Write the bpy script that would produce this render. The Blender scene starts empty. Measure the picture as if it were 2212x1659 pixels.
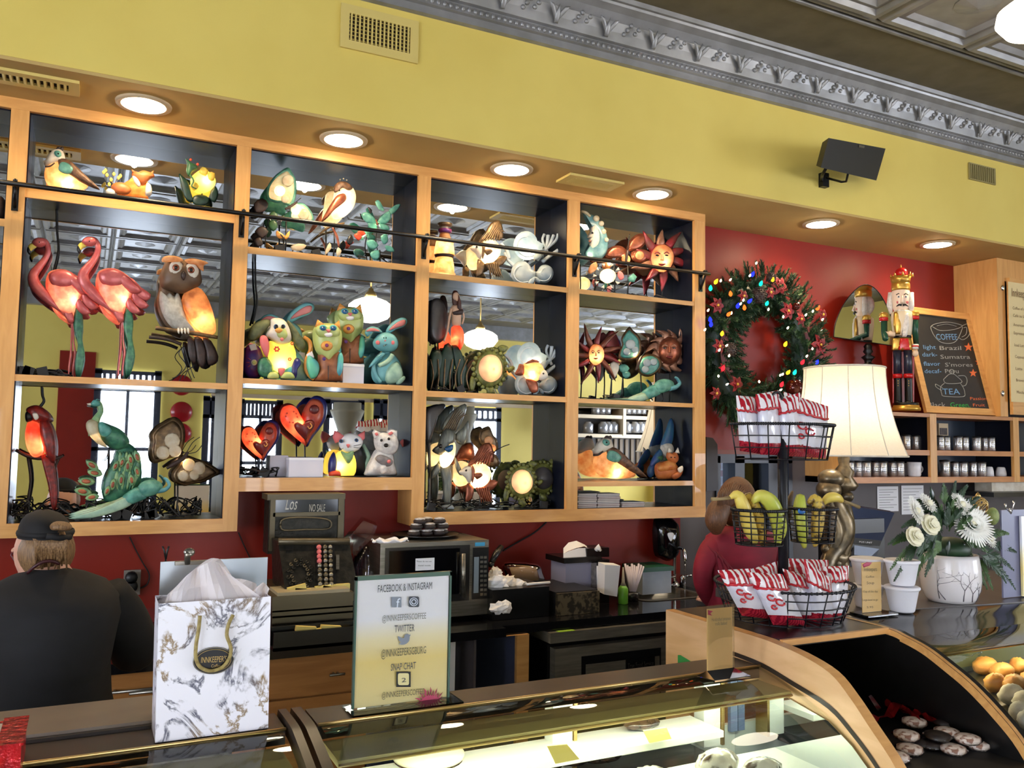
import bpy, math, random
from mathutils import Vector, Matrix
V=Vector; rnd=random.Random(7); PI=math.pi
C=bpy.context.scene.collection
S=bpy.context.scene
# ---------------------------------------------------------------- camera
F=1836.5; YAW,PIT,ROL=[math.radians(a) for a in (26.478,4.145,0.851)]; H=1.68
fw=V((math.sin(YAW)*math.cos(PIT),math.cos(YAW)*math.cos(PIT),math.sin(PIT)))
_r=V((math.cos(YAW),-math.sin(YAW),0)); _u=_r.cross(fw)
rt=_r*math.cos(ROL)+_u*math.sin(ROL); up=-_r*math.sin(ROL)+_u*math.cos(ROL)
cam=bpy.data.cameras.new('camera'); cam.sensor_fit='HORIZONTAL'; cam.sensor_width=36; cam.lens=F*36/2212; cam.clip_start=.02
co=bpy.data.objects.new('camera',cam); C.objects.link(co)
co.matrix_world=Matrix(((rt.x,up.x,-fw.x,0),(rt.y,up.y,-fw.y,0),(rt.z,up.z,-fw.z,H),(0,0,0,1)))
S.camera=co
# ---------------------------------------------------------------- world, exposure
W=bpy.data.worlds.new('world'); S.world=W; W.use_nodes=True
bg=W.node_tree.nodes['Background']; bg.inputs[0].default_value=(.62,.78,1,1); bg.inputs[1].default_value=1.6
S.view_settings.view_transform='Standard'; S.view_settings.look='None'; S.view_settings.gamma=1
S.view_settings.use_curve_mapping=False; S.view_settings.exposure=0.25
EW=1.0
# ---------------------------------------------------------------- helpers
def at(px,py,Y=None,Z=None,X=None,pl=None):
    d=fw*F+rt*(px-1106)-up*(py-829.5)
    if pl: t=(pl[0]-V((0,0,H))).dot(pl[1])/d.dot(pl[1])
    elif Y is not None: t=Y/d.y
    elif Z is not None: t=(Z-H)/d.z
    else: t=X/d.x
    return V((0,0,H))+d*t
def kr(px,Y):
    phi=math.atan((px-1106)/F); return Y*math.cos(phi)**2/(F*math.cos(phi+YAW))
def lin(c):
    c=[x/255 for x in c]
    return tuple(x/12.92 if x<=.04045 else ((x+.055)/1.055)**2.4 for x in c)+(1,)
def M(name,c,rough=.5,metal=0,c2=None,scale=20,wave=0,bump=0,emit=0,trans=0,spec=None,coat=0,stretch=(1,1,1),det=3,lo=.35,hi=.65,dist=0,alpha=None):
    m=bpy.data.materials.new(name); m.use_nodes=True; nt=m.node_tree; N=nt.nodes; L=nt.links
    b=N['Principled BSDF']; out=N['Material Output']
    b.inputs['Base Color'].default_value=lin(c); b.inputs['Roughness'].default_value=rough; b.inputs['Metallic'].default_value=metal
    if spec is not None: b.inputs['Specular IOR Level'].default_value=spec
    if coat: b.inputs['Coat Weight'].default_value=coat
    col=None
    if c2 is not None or bump:
        tc=N.new('ShaderNodeTexCoord'); mp=N.new('ShaderNodeMapping'); mp.inputs['Scale'].default_value=stretch
        L.new(tc.outputs['Object'],mp.inputs[0])
        if wave:
            t=N.new('ShaderNodeTexWave'); t.inputs['Scale'].default_value=scale; t.inputs['Distortion'].default_value=dist; t.inputs['Detail'].default_value=det
            if wave in('X','Y','Z'): t.bands_direction=wave
            elif wave=='D': t.bands_direction='DIAGONAL'
        else:
            t=N.new('ShaderNodeTexNoise'); t.inputs['Scale'].default_value=scale; t.inputs['Detail'].default_value=det; t.inputs['Distortion'].default_value=dist
        L.new(mp.outputs[0],t.inputs['Vector'])
        fac=t.outputs['Fac']
        if c2 is not None:
            r=N.new('ShaderNodeValToRGB'); r.color_ramp.elements[0].position=lo; r.color_ramp.elements[1].position=hi
            r.color_ramp.elements[0].color=lin(c); r.color_ramp.elements[1].color=lin(c2)
            L.new(fac,r.inputs[0]); L.new(r.outputs[0],b.inputs['Base Color']); col=r.outputs[0]
        if bump:
            bp=N.new('ShaderNodeBump'); bp.inputs['Strength'].default_value=bump; bp.inputs['Distance'].default_value=.004
            L.new(fac,bp.inputs['Height']); L.new(bp.outputs[0],b.inputs['Normal'])
    if emit:
        b.inputs['Emission Color'].default_value=lin(c); b.inputs['Emission Strength'].default_value=emit
    if trans:
        tr=N.new('ShaderNodeBsdfTranslucent'); tr.inputs[0].default_value=lin(c)
        if col: L.new(col,tr.inputs[0])
        mx=N.new('ShaderNodeMixShader'); mx.inputs[0].default_value=trans
        L.new(b.outputs[0],mx.inputs[1]); L.new(tr.outputs[0],mx.inputs[2]); L.new(mx.outputs[0],out.inputs[0])
    return m
def glass(name,tint=(1,1,1),ior=1.5,rough=0.0,base=.0):
    m=bpy.data.materials.new(name); m.use_nodes=True; nt=m.node_tree; N=nt.nodes; L=nt.links
    N.remove(N['Principled BSDF']); out=N['Material Output']
    t=N.new('ShaderNodeBsdfTransparent'); t.inputs[0].default_value=(*tint,1)
    g=N.new('ShaderNodeBsdfGlossy'); g.inputs['Roughness'].default_value=rough
    fr=N.new('ShaderNodeFresnel'); fr.inputs[0].default_value=ior
    ad=N.new('ShaderNodeMath'); ad.operation='ADD'; ad.inputs[1].default_value=base; ad.use_clamp=True
    mx=N.new('ShaderNodeMixShader'); L.new(fr.outputs[0],ad.inputs[0]); L.new(ad.outputs[0],mx.inputs[0]); L.new(t.outputs[0],mx.inputs[1]); L.new(g.outputs[0],mx.inputs[2]); L.new(mx.outputs[0],out.inputs[0])
    return m
class G:
    def __init__(s): s.v=[]; s.f=[]; s.sm=[]
    def add(s,vs,fs,sm=True):
        n=len(s.v); s.v+=[V(x) for x in vs]; s.f+=[tuple(i+n for i in f) for f in fs]; s.sm+=[sm]*len(fs); return s
    def box(s,a,b,R=None):
        a=V(a);b=V(b); vs=[V((x,y,z)) for x in(a.x,b.x) for y in(a.y,b.y) for z in(a.z,b.z)]
        if R is not None:
            c=(a+b)/2; vs=[c+R@(v-c) for v in vs]
        return s.add(vs,[(0,1,3,2),(4,6,7,5),(0,4,5,1),(2,3,7,6),(0,2,6,4),(1,5,7,3)],False)
    def hexa(s,p): # 8 corners: 4 front loop, 4 back loop
        return s.add(p,[(0,1,2,3),(7,6,5,4),(0,4,5,1),(1,5,6,2),(2,6,7,3),(3,7,4,0)],False)
    def tube(s,pts,r,n=7,flat=1,caps=True,fdir=None):
        pts=[V(p) for p in pts]; m=len(pts)
        if not hasattr(r,'__len__'): r=[r]*m
        vs=[];prev=None
        for i,p in enumerate(pts):
            t=(pts[min(i+1,m-1)]-pts[max(i-1,0)]); t=t.normalized() if t.length>1e-9 else V((0,0,1))
            a=(fdir or (prev if prev else V((0,1,0)) if abs(t.y)<.9 else V((1,0,0))))
            a=(a-t*a.dot(t)); a=a.normalized() if a.length>1e-6 else t.orthogonal().normalized()
            b=t.cross(a); prev=a
            for k in range(n):
                w=2*PI*k/n; vs.append(p+(a*math.cos(w)*flat+b*math.sin(w))*r[i])
        fs=[(i*n+k,i*n+(k+1)%n,(i+1)*n+(k+1)%n,(i+1)*n+k) for i in range(m-1) for k in range(n)]
        if caps: fs+=[tuple(range(n))[::-1],tuple((m-1)*n+k for k in range(n))]
        return s.add(vs,fs)
    def blob(s,c,rx,ry,rz,R=None,n=12,m=8):
        c=V(c); vs=[V((0,0,-1))]
        for j in range(1,m):
            a=-PI/2+PI*j/m
            vs+=[V((math.cos(a)*math.cos(2*PI*k/n),math.cos(a)*math.sin(2*PI*k/n),math.sin(a))) for k in range(n)]
        vs.append(V((0,0,1)))
        fs=[(0,1+(k+1)%n,1+k) for k in range(n)]
        for j in range(m-2): fs+=[(1+j*n+k,1+j*n+(k+1)%n,1+(j+1)*n+(k+1)%n,1+(j+1)*n+k) for k in range(n)]
        l=len(vs)-1; fs+=[(l-n+k,l-n+(k+1)%n,l) for k in range(n)]
        out=[]
        for v in vs:
            q=V((v.x*rx,v.y*ry,v.z*rz))
            if R is not None: q=R@q
            out.append(c+q)
        return s.add(out,fs)
    def lathe(s,c,prof,n=20,R=None,sm=True):
        c=V(c); vs=[]
        for r,z in prof:
            for k in range(n):
                q=V((r*math.cos(2*PI*k/n),r*math.sin(2*PI*k/n),z)); vs.append(c+(R@q if R is not None else q))
        m=len(prof)
        fs=[(i*n+k,i*n+(k+1)%n,(i+1)*n+(k+1)%n,(i+1)*n+k) for i in range(m-1) for k in range(n)]
        if prof[0][0]>1e-5: fs.append(tuple(range(n))[::-1])
        if prof[-1][0]>1e-5: fs.append(tuple((m-1)*n+k for k in range(n)))
        return s.add(vs,fs,sm)
    def prism(s,o,d,sm=False):
        o=[V(p) for p in o]; n=len(o); d=V(d)
        return s.add(o+[p+d for p in o],[tuple(range(n)),tuple(range(2*n-1,n-1,-1))]+[(i,(i+1)%n+0,(i+1)%n+n,i+n)[::-1] for i in range(n)],sm)
    def sheet(s,rows,sm=True,close=False):
        n=len(rows[0]); vs=[p for r in rows for p in r]
        fs=[(i*n+k,i*n+k+1,(i+1)*n+k+1,(i+1)*n+k) for i in range(len(rows)-1) for k in range(n-1)]
        return s.add(vs,fs,sm)
    def puff(s,o,th,nrm=V((0,-1,0)),back=1.0):
        o=[V(p) for p in o]; n=len(o); c=sum(o,V())/n
        vs=list(o); fs=[]
        def cap(sg):
            base=len(vs); pr=list(range(n))
            for sc,h in((.82,.62),(.5,.9)):
                st=len(vs)
                vs.extend([c+(p-c)*sc+nrm*(th*h*sg) for p in o]); cur=list(range(st,st+n))
                for k in range(n):
                    q=(pr[k],pr[(k+1)%n],cur[(k+1)%n],cur[k]); fs.append(q if sg>0 else q[::-1])
                pr=cur
            vs.append(c+nrm*(th*sg)); l=len(vs)-1
            for k in range(n):
                q=(pr[k],pr[(k+1)%n],l); fs.append(q if sg>0 else q[::-1])
        cap(1); cap(-back)
        return s.add(vs,fs)
def cr(P,k=3,closed=True):
    P=[tuple(p) for p in P]; n=len(P); out=[]
    rng=range(n) if closed else range(n-1)
    for i in rng:
        g=lambda j: P[j%n] if closed else P[min(max(j,0),n-1)]
        a,b,c,d=g(i-1),g(i),g(i+1),g(i+2)
        for q in range(k):
            t=q/k
            out.append(tuple(.5*((2*b[w])+(-a[w]+c[w])*t+(2*a[w]-5*b[w]+4*c[w]-d[w])*t*t+(-a[w]+3*b[w]-3*c[w]+d[w])*t**3) for w in range(len(b))))
    if not closed: out.append(P[-1])
    return out
def base(o):
    q=V((0,0,0))
    while o: q+=V(o.location); o=o.parent
    return q
def mesh(name,g,mats):
    me=bpy.data.meshes.new(name); me.from_pydata(g.v,[],g.f)
    me.polygons.foreach_set('use_smooth',g.sm)
    for m in (mats if isinstance(mats,list) else [mats]): me.materials.append(m)
    me.update(); return me
def mk(name,g,mat,parent=None,label=None,kind=None,origin=None):
    if parent is not None:
        wb=base(parent)
        o0=wb
    else:
        xs=[v.x for v in g.v]; ys=[v.y for v in g.v]; zs=[v.z for v in g.v]
        o0=V(origin) if origin is not None else V(((min(xs)+max(xs))/2,(min(ys)+max(ys))/2,min(zs)))
    g.v=[v-o0 for v in g.v]
    o=bpy.data.objects.new(name,mesh(name,g,mat)); C.objects.link(o)
    if parent is not None: o.parent=parent
    else: o.location=o0
    if label: o['label']=label
    if kind: o['kind']=kind
    return o
def tag(o,label,cat,group=None):
    o['label']=label; o['category']=cat
    if group: o['group']=group
    return o
def thing(name,label,cat,loc,group=None):
    o=bpy.data.objects.new(name,None); C.objects.link(o); o.location=V(loc); o.empty_display_size=.05
    return tag(o,label,cat,group)
def struct(name,g,mat): return mk(name,g,mat,kind='structure')
def dup(root,loc,label=None):
    r=root.copy(); C.objects.link(r); r.location=V(loc)
    if label: r['label']=label
    for ch in list(root.children):
        if ch.type=='LIGHT': continue
        c=ch.copy(); C.objects.link(c); c.parent=r
        for k in list(ch.children):
            d=k.copy(); C.objects.link(d); d.parent=c
    return r
def point(loc,w,col=(1,.72,.4),r=.012,parent=None):
    l=bpy.data.lights.new('bulb_light','POINT'); l.energy=w; l.color=col; l.shadow_soft_size=r
    o=bpy.data.objects.new('bulb_light',l); C.objects.link(o); o.location=V(loc)-(base(parent) if parent else V((0,0,0)))
    if parent: o.parent=parent
    return o
FONT=None
def txt(body,A,B,hgt,mat,parent,name='lettering',nrm=None,ext=.0006,it=0,upv=None):
    cu=bpy.data.curves.new('t','FONT'); cu.body=body; cu.size=1; cu.resolution_u=2; cu.shear=it
    o=bpy.data.objects.new('t',cu); me=bpy.data.meshes.new_from_object(o)
    vs=[v.co.copy() for v in me.vertices]; fs=[tuple(p.vertices) for p in me.polygons]
    bpy.data.objects.remove(o); bpy.data.meshes.remove(me); bpy.data.curves.remove(cu)
    x0=min(v.x for v in vs); x1=max(v.x for v in vs); y1=max(v.y for v in vs)
    A=V(A);B=V(B); u=(B-A); w=u.length; u=u/w
    nrm=V(nrm) if nrm is not None else V((0,-1,0)); nrm.normalize()
    vv=V(upv) if upv is not None else nrm.cross(u); 
    if vv.z<0 and upv is None: vv=-vv
    P=[A+u*((v.x-x0)/(x1-x0)*w)+vv*(v.y/y1*hgt)+nrm*ext for v in vs]
    g=G(); g.add(P,fs,False)
    return mk(name,g,mat,parent)
# ================================================================ materials
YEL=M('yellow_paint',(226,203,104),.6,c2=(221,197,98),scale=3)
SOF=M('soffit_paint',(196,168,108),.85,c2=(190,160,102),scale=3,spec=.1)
RED=M('red_paint',(138,34,22),.42,spec=.3,c2=(130,31,20),scale=4)
RED_SHADE=M('shaded_red_paint',(124,28,24),.5,c2=(116,26,22),scale=4)  # same red paint, darkened in colour for the shade at the counter
GREY=M('grey_paint',(92,86,88),.6,c2=(84,78,80),scale=5)
CREAM=M('cream_paint',(206,184,150),.6,c2=(198,176,142),scale=4)
MAPLE=M('maple_wood',(219,166,100),.38,c2=(202,148,84),scale=5,stretch=(1.2,8,8),det=5,dist=.6,coat=.2)
MAPLEV=M('maple_wood_upright',(219,166,100),.38,c2=(205,151,86),scale=5,stretch=(9,8,1),det=5,dist=.6,coat=.2)
MAPLED=M('oak_drawer_wood',(176,122,66),.4,c2=(158,104,54),scale=5,stretch=(1,6,8),det=5,dist=.6)
DARK=M('dark_laminate',(22,25,38),.28,c2=(17,19,30),scale=6,spec=.18)
BLACK=M('black_laminate',(12,12,13),.3,c2=(18,18,19),scale=30)
BLK=M('black_metal',(16,16,17),.35,metal=.3)
TIN=M('pressed_tin',(158,158,160),.42,metal=.5,c2=(138,138,138),scale=8,bump=.2)
TIND=M('unlit_olive_tin',(112,104,84),.55,metal=.2,c2=(100,92,72),scale=8)  # silver tin given a dark olive colour, as if unlit
MIRR=M('mirror_glass',(214,220,224),.01,metal=1)
GOLD=M('brass_trim',(200,170,110),.3,metal=.9)
STEEL=M('brushed_steel',(150,146,136),.32,metal=.9,c2=(128,124,114),scale=10,stretch=(1,1,14))
CHROME=M('chrome',(220,222,226),.08,metal=1)
WHT=M('white_paper',(236,236,240),.6)
def emis(name,c,s):
    m=bpy.data.materials.new(name); m.use_nodes=True; nt=m.node_tree; nt.nodes.remove(nt.nodes['Principled BSDF'])
    e=nt.nodes.new('ShaderNodeEmission'); e.inputs[0].default_value=lin(c); e.inputs[1].default_value=s
    nt.links.new(e.outputs[0],nt.nodes['Material Output'].inputs[0]); return m
DAY=emis('daylight_pane',(232,240,255),20*EW)
LAMPG=emis('lit_lens',(255,236,200),22)
GLOBE=emis('lit_globe_glass',(255,240,214),9)
WY=3.79; FY=3.24; SZ=2.96; CZ=3.70; FAR=-5.5
# ---------------------------------------------------------------- lights
def spot(loc,w,col=(1,.74,.44),ang=165,r=.015,blend=.9):
    l=bpy.data.lights.new('downlight_beam','SPOT'); l.energy=w; l.color=col; l.spot_size=math.radians(ang); l.spot_blend=blend; l.shadow_soft_size=r
    o=bpy.data.objects.new('downlight_beam',l); C.objects.link(o); o.location=V(loc); return o
# ---------------------------------------------------------------- room shell
zr=1.64; xl=2.93; xw0=3.17; xw1=3.74
struct('wall_back',G().box((-6,WY,1.0),(xl,WY+.12,SZ)).box((xl,WY,zr),(5.6,WY+.12,SZ)),RED)
struct('wall_back_lower',G().box((-6,WY,0),(xl,WY+.12,1.0)),RED_SHADE)
struct('wall_back_grey',G().box((xl,WY,0),(xw0,WY+.12,zr)).box((xw1,WY,0),(9.5,WY+.12,zr)).box((5.6,WY,zr),(9.5,WY+.12,SZ)).box((xw0,WY,0),(xw1,WY+.12,.85)),GREY)
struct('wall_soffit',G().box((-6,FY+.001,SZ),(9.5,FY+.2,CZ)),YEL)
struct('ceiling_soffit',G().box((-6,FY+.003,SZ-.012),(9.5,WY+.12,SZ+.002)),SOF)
struct('wall_left',G().box((-6.12,FAR,0),(-6,WY+.12,CZ)),YEL)
struct('wall_right',G().box((9.5,FAR,0),(9.62,WY+.12,CZ)),YEL)
struct('floor',G().box((-6,FAR,-.1),(9.5,WY+.12,0)),M('dark_tile_floor',(92,70,56),.4,c2=(80,60,48),scale=3))
struct('wall_front',G().box((-6,FAR-.12,0),(9.5,FAR,CZ)),YEL)
# ceiling: flat tin band along the soffit, coloured as unlit, then pressed panels
ce=struct('ceiling',G().box((-6,FAR,CZ),(9.5,FY,CZ+.1)),TIND)
bead=G()
for y in (2.74,2.70): bead.tube([(-6,y,CZ-.004),(9.5,y,CZ-.004)],.012,6)
mk('ceiling_bead',bead,TIN,ce)
tg=G(); T=.61
def fr(g,h0,h1,z0,z1):
    a=[V((sx*h0,sy*h0,z0)) for sx,sy in((-1,-1),(1,-1),(1,1),(-1,1))]; b=[V((sx*h1,sy*h1,z1)) for sx,sy in((-1,-1),(1,-1),(1,1),(-1,1))]
    g.add(a+b,[(i,(i+1)%4,(i+1)%4+4,i+4) for i in range(4)],False)
for a in((.30,.28,0,-.03),(.28,.255,-.03,-.03),(.255,.24,-.03,-.01),(.24,.21,-.01,-.02),(.21,.19,-.02,.0)): fr(tg,a[0],a[1],CZ+a[2]-.002-CZ,CZ+a[3]-.002-CZ)
tg.add([(-.19,-.19,-.002),(.19,-.19,-.002),(.19,.19,-.002),(-.19,.19,-.002)],[(0,1,2,3)],False)
tg.add([(.1*math.cos(k*PI/6),.1*math.sin(k*PI/6),-.004) for k in range(12)]+[(0,0,-.03)],[(k,(k+1)%12,12) for k in range(12)],False)
tm=mesh('tin_panel',tg,TIN)
for i in range(19):
    for j in range(12):
        o=bpy.data.objects.new('tin_panel',tm); C.objects.link(o); o.parent=ce
        o.location=V((-2.6+i*T,2.38-j*T,CZ-.0))-V(ce.location)
# cornice
cb=G(); prof=[(0,-.24),(-.02,-.235),(-.022,-.205),(-.035,-.20),(-.035,-.165),(-.05,-.16),(-.06,-.12),(-.075,-.08),(-.10,-.05),(-.125,-.03),(-.13,-.02),(-.145,-.02),(-.15,0),(0,0)]
x0,x1=-6,9.5
cb.sheet([[V((x,FY+p[0],CZ+p[1])) for p in prof] for x in (x0,x1)],sm=False)
tr=struct('trim_1',cb,TIN)
dg=G()
for k in range(300):
    x=-.2+k*.028
    dg.blob((x,FY-.034,CZ-.183),.010,.010,.014,n=5,m=4)
mk('bead_row',dg,TIN,tr,kind='stuff')
lf=G()
for k in range(-2,40):
    x=.2+k*.262
    for sx in(-1,1):
        o=[V((x+sx*a,FY-.062-b*.55,CZ-.15+b*.9)) for a,b in((0,0),(.016,.02),(.034,.045),(.052,.075),(.028,.07),(.010,.045))]
        lf.puff(o,.006,nrm=V((0,-.7,-.7)))
    lf.puff([V((x+a,FY-.064-b*.5,CZ-.155+b)) for a,b in((-.010,.0),(.010,0),(.013,.035),(0,.075),(-.013,.035))],.008,nrm=V((0,-.7,-.7)))
    for q in range(5): lf.blob((x+.10+q*.015,FY-.062-.008*q%3,CZ-.12+.02*(q%3)),.012,.01,.012,n=5,m=4)
mk('acanthus_relief',lf,TIN,tr,kind='stuff')
# far wall (seen in the mirrors): windows, cornice, discs
VY=2*3.785-FAR
BLUEK=M('dark_window_frame',(34,40,58),.4)
def farwin(n,x0p,x1p,y0p,y1p,cols=2,trans=True,yb=1100):
    a=at(x0p,y0p,Y=VY); b=at(x1p,y1p,Y=VY); X0,X1=a.x,b.x; zt=a.z; zb=at(x0p,yb,Y=VY).z; zm=zt-(zt-b.z)
    root=bpy.data.objects.new('window_%d'%n,None); C.objects.link(root); root['kind']='structure'; root.location=V(((X0+X1)/2,FAR,zb))
    y=FAR+.02
    mk('pane',G().box((X0,FAR+.005,zb),(X1,y,zt)),DAY,root)
    g=G(); t=.045
    for x in (X0,X1): g.box((x-t,y,zb-t),(x+t,y+.05,zt+t))
    for k in range(1,cols): x=X0+(X1-X0)*k/cols; g.box((x-t*.5,y,zb),(x+t*.5,y+.05,zt))
    for z in (zt,zm,zb,(zm+zb)/2): g.box((X0-t,y,z-t*.6),(X1+t,y+.05,z+t*.6))
    mk('window_frame',g,BLUEK,root)
    if trans:
        g=G(); nn=cols*5
        for k in range(nn+1):
            x=X0+(X1-X0)*k/nn; g.box((x-.022,y,zm),(x+.022,y+.04,zt))
        mk('transom_bars',g,BLUEK,root)
farwin(1,213,340,803,845,2,True)
farwin(2,520,602,868,902,2); farwin(3,705,778,868,902,2); farwin(4,962,978,885,910,1); farwin(5,1016,1074,884,908,1); farwin(6,812,830,868,902,1); farwin(7,446,462,862,900,1); farwin(8,-10,18,838,880,1)
# glowing windows added on the unseen side walls to bring in cool daylight
for i,(X,ys) in enumerate(((-5.98,(-4.2,-1.9,.4)),(9.48,(-4.2,-1.9)))):
    for k,yy in enumerate(ys):
        root=bpy.data.objects.new('window_%d'%(9+i*3+k),None); C.objects.link(root); root['kind']='structure'; root.location=V((X,yy,.9))
        sx=1 if X<0 else -1
        mk('pane',G().box((X,yy-.75,.9),(X+.01*sx,yy+.75,2.9)),DAY,root)
        g=G()
        for a in(-.75,0,.75): g.box((X+.01*sx,yy+a-.04,.86),(X+.06*sx,yy+a+.04,2.94))
        for z in(.9,2.3,2.9): g.box((X+.01*sx,yy-.79,z-.03),(X+.06*sx,yy+.79,z+.03))
        mk('window_frame',g,BLUEK,root)
# far cornice and pale rail
struct('trim_2',G().box((-6,FAR,CZ-.22),(9.5,FAR+.14,CZ)),TIN)
a=at(600,858,Y=VY); struct('trim_3',G().box((1.6,FAR,a.z-.03),(9.5,FAR+.03,a.z+.03)),CREAM)
a=at(130,757,Y=VY);b=at(198,960,Y=VY); struct('wall_front_red',G().box((a.x,FAR,0),(b.x,FAR+.02,a.z)),RED)
DISC=M('red_glazed_plate',(150,20,28),.2)
for k,(x,y) in enumerate(((392,832),(392,890),(390,936))):
    p=at(x,y,Y=VY); g=G().lathe((0,0,0),[(.0,.05),(.05,.045),(.08,.03),(.14,.015),(.15,0)],24,R=Matrix.Rotation(-PI/2,3,'X')); g.v=[v+V((p.x,FAR+.002,p.z)) for v in g.v]
    tag(mk('wall_plate',g,DISC),'red round plate on the far yellow wall, %s of three, seen in the mirror'%('top','middle','bottom')[k],'plate','red plates on the far wall')
# columns in the room
for k,(px,w) in enumerate(((750,.11),(1000,.10))):
    p=at(px,900,Y=2*3.785-(-3.2)); struct('column_%d'%(k+1),G().lathe((p.x,-3.2,0),[(.2,0),(.2,.15),(w*1.3,.2),(w*1.15,1.85),(w*1.3,1.9),(w*1.9,2.07),(w*2.0,2.1),(w*1.6,2.12),(w*1.6,2.2)],20),M('stone_column_%d'%k,(150,142,120),.6))
# pendants (one in frame top right, others seen in the mirrors)
def pendant(loc,r,label,seen=True):
    t=thing('pendant_lamp',label,'lamp',loc,'schoolhouse pendant lamps'); x,y,z=loc
    mk('glass_globe',G().lathe((x,y,z),[(.02*r,-.52*r),(.4*r,-.46*r),(.75*r,-.3*r),(.97*r,0),(.92*r,.25*r),(.7*r,.42*r),(.45*r,.52*r),(.25*r,.58*r)],32),GLOBE,t,'white glowing schoolhouse glass')
    mk('fitter',G().lathe((x,y,z+.58*r),[(.27*r,0),(.24*r,.18*r),(.12*r,.3*r),(.1*r,.4*r)],20),GOLD,t)
    mk('stem',G().tube([(x,y,z+.9*r),(x,y,CZ)],.008,8),GOLD,t)
    return t
p=at(2240,42,Y=2.05)
pendant((p.x,p.y,p.z),.155,'glowing white pendant globe hanging at the top right corner')
for (px,py,Yv,lab) in ((800,672,2*3.785-.2,'glowing white pendant behind the viewer, mirrored above the green cats'),(1037,735,2*3.785+1.2,'glowing white pendant mirrored above the turtle lamp')):
    q=at(px,py,Y=Yv); pendant((q.x,2*3.785-Yv,min(q.z,CZ-.35)),.21,lab)
# downlights
DPX=[(-1.4,3.43)]
for k,x in enumerate((-.64,.136,.905,1.69,2.478,3.629,4.602)):
    t=thing('recessed_downlight','round recessed downlight %s'%('beyond the left end of the soffit','above the partridge shelf','above the perched bird shelf','left of the soffit vent','above the red sun face','above the wreath','right end, above the king doll')[k],'light',(x,3.43,SZ-.012),'recessed downlights in the soffit')
    mk('trim_ring',G().lathe((x,3.43,SZ-.02),[(.078,.0),(.098,.0),(.1,.01)],32),CREAM,t)
    mk('lens',G().lathe((x,3.43,SZ-.024),[(.0,0),(.06,.001),(.079,.004),(.08,.01)],32),LAMPG,t)
    spot((x,3.43,SZ-.028),20)
    point((x,3.43,SZ-.04),1.1,(1,.74,.44),.012)
# vents
VENT=M('yellow_vent_paint',(214,192,112),.5); VIN=M('vent_dark_throat',(40,32,18),.8)
def vent(a,b,n,label,axis='Y',mat=VENT,rows=0,fr=.035):
    # a,b opposite inner corners; slats along the long side
    a=V(a);b=V(b); x0,x1=sorted((a.x,b.x))
    if axis=='Y':
        y=a.y; z0,z1=sorted((a.z,b.z)); t=thing('air_vent',label,'vent',((x0+x1)/2,y,z0),None)
        mk('throat',G().box((x0,y-.002,z0),(x1,y-.001,z1)),VIN,t)
        g=G().box((x0-fr,y-.010,z1),(x1+fr,y-.001,z1+fr)).box((x0-fr,y-.010,z0-fr),(x1+fr,y-.001,z0)).box((x0-fr,y-.01,z0),(x0,y-.001,z1)).box((x1,y-.01,z0),(x1+fr,y-.001,z1)); mk('frame',g,mat,t)
        for k in range(n):
            x=x0+(x1-x0)*(k+.5)/n; mk('slat',G().box((x-.003,y-.012,z0),(x+.003,y-.003,z1)),mat,t)
        for k in range(rows):
            z=z0+(z1-z0)*(k+.5)/rows; mk('rear_slat',G().box((x0,y-.004,z-.0015),(x1,y-.002,z+.0015)),mat,t)
    else:
        z=a.z; y0,y1=sorted((a.y,b.y)); t=thing('air_vent',label,'vent',((x0+x1)/2,(y0+y1)/2,z),None)
        mk('throat',G().box((x0,y0,z-.002),(x1,y1,z-.001)),VIN,t)
        g=G().box((x0-fr,y1,z-.012),(x1+fr,y1+fr,z-.001)).box((x0-fr,y0-fr,z-.012),(x1+fr,y0,z-.001)).box((x0-fr,y0,z-.012),(x0,y1,z-.001)).box((x1,y0,z-.012),(x1+fr,y1,z-.001)); mk('frame',g,mat,t)
        for k in range(n):
            x=x0+(x1-x0)*(k+.5)/n; mk('slat',G().box((x-.004,y0,z-.013),(x+.004,y1,z-.003),R=Matrix.Rotation(.35,3,'Y')),mat,t)
vent((.862,FY,3.392),(1.118,FY,3.282),15,'square yellow air vent high on the yellow wall with dark slots','Y',VENT,7)
vent((4.64,FY,3.40),(4.87,FY,3.31),12,'small dull yellow air vent right of the speaker','Y',M('olive_vent_paint',(150,138,88),.5),0,.006)
vent((-.62,3.35,SZ-.012),(-.115,3.41,SZ-.012),24,'long slotted vent in the soffit at top left','Z')
vent((1.985,3.375,SZ-.012),(2.215,3.44,SZ-.012),20,'square vent in the soffit between two downlights','Z')
# speaker
t=thing('wall_speaker','black loudspeaker on a bracket on the yellow wall','speaker',(3.25,FY,2.95))
PL=(V((3.4,3.06,2.95)),V((.35,-1,-.25)).normalized())
cs=[at(x,y,pl=PL) for x,y in((1790,298),(1913,321),(1893,390),(1773,362))]; n=PL[1]*-1
mk('cabinet',G().hexa(cs+[c+n*.06+(sum(cs,V())/4-c)*.2 for c in cs]),M('black_plastic',(20,20,20),.5),t)
mk('logo_plate',G().hexa([at(x,y,pl=(PL[0]+PL[1]*.004,PL[1])) for x,y in((1856,313),(1868,315),(1867,320),(1855,318))]+[at(x,y,pl=PL) for x,y in((1856,313),(1868,315),(1867,320),(1855,318))]),STEEL,t)
mk('bracket',G().tube([at(1785,362,Y=3.07),at(1776,378,Y=3.14),at(1775,392,Y=3.235)],.008).tube([at(1832,374,Y=3.05),at(1828,392,Y=3.1),at(1818,393,Y=3.12),at(1785,384,Y=3.2)],.006).box(at(1768,375,Y=3.24)+V((0,-.03,-.075)),at(1768,375,Y=3.24)+V((.045,0,0))),BLK,t)

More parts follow.
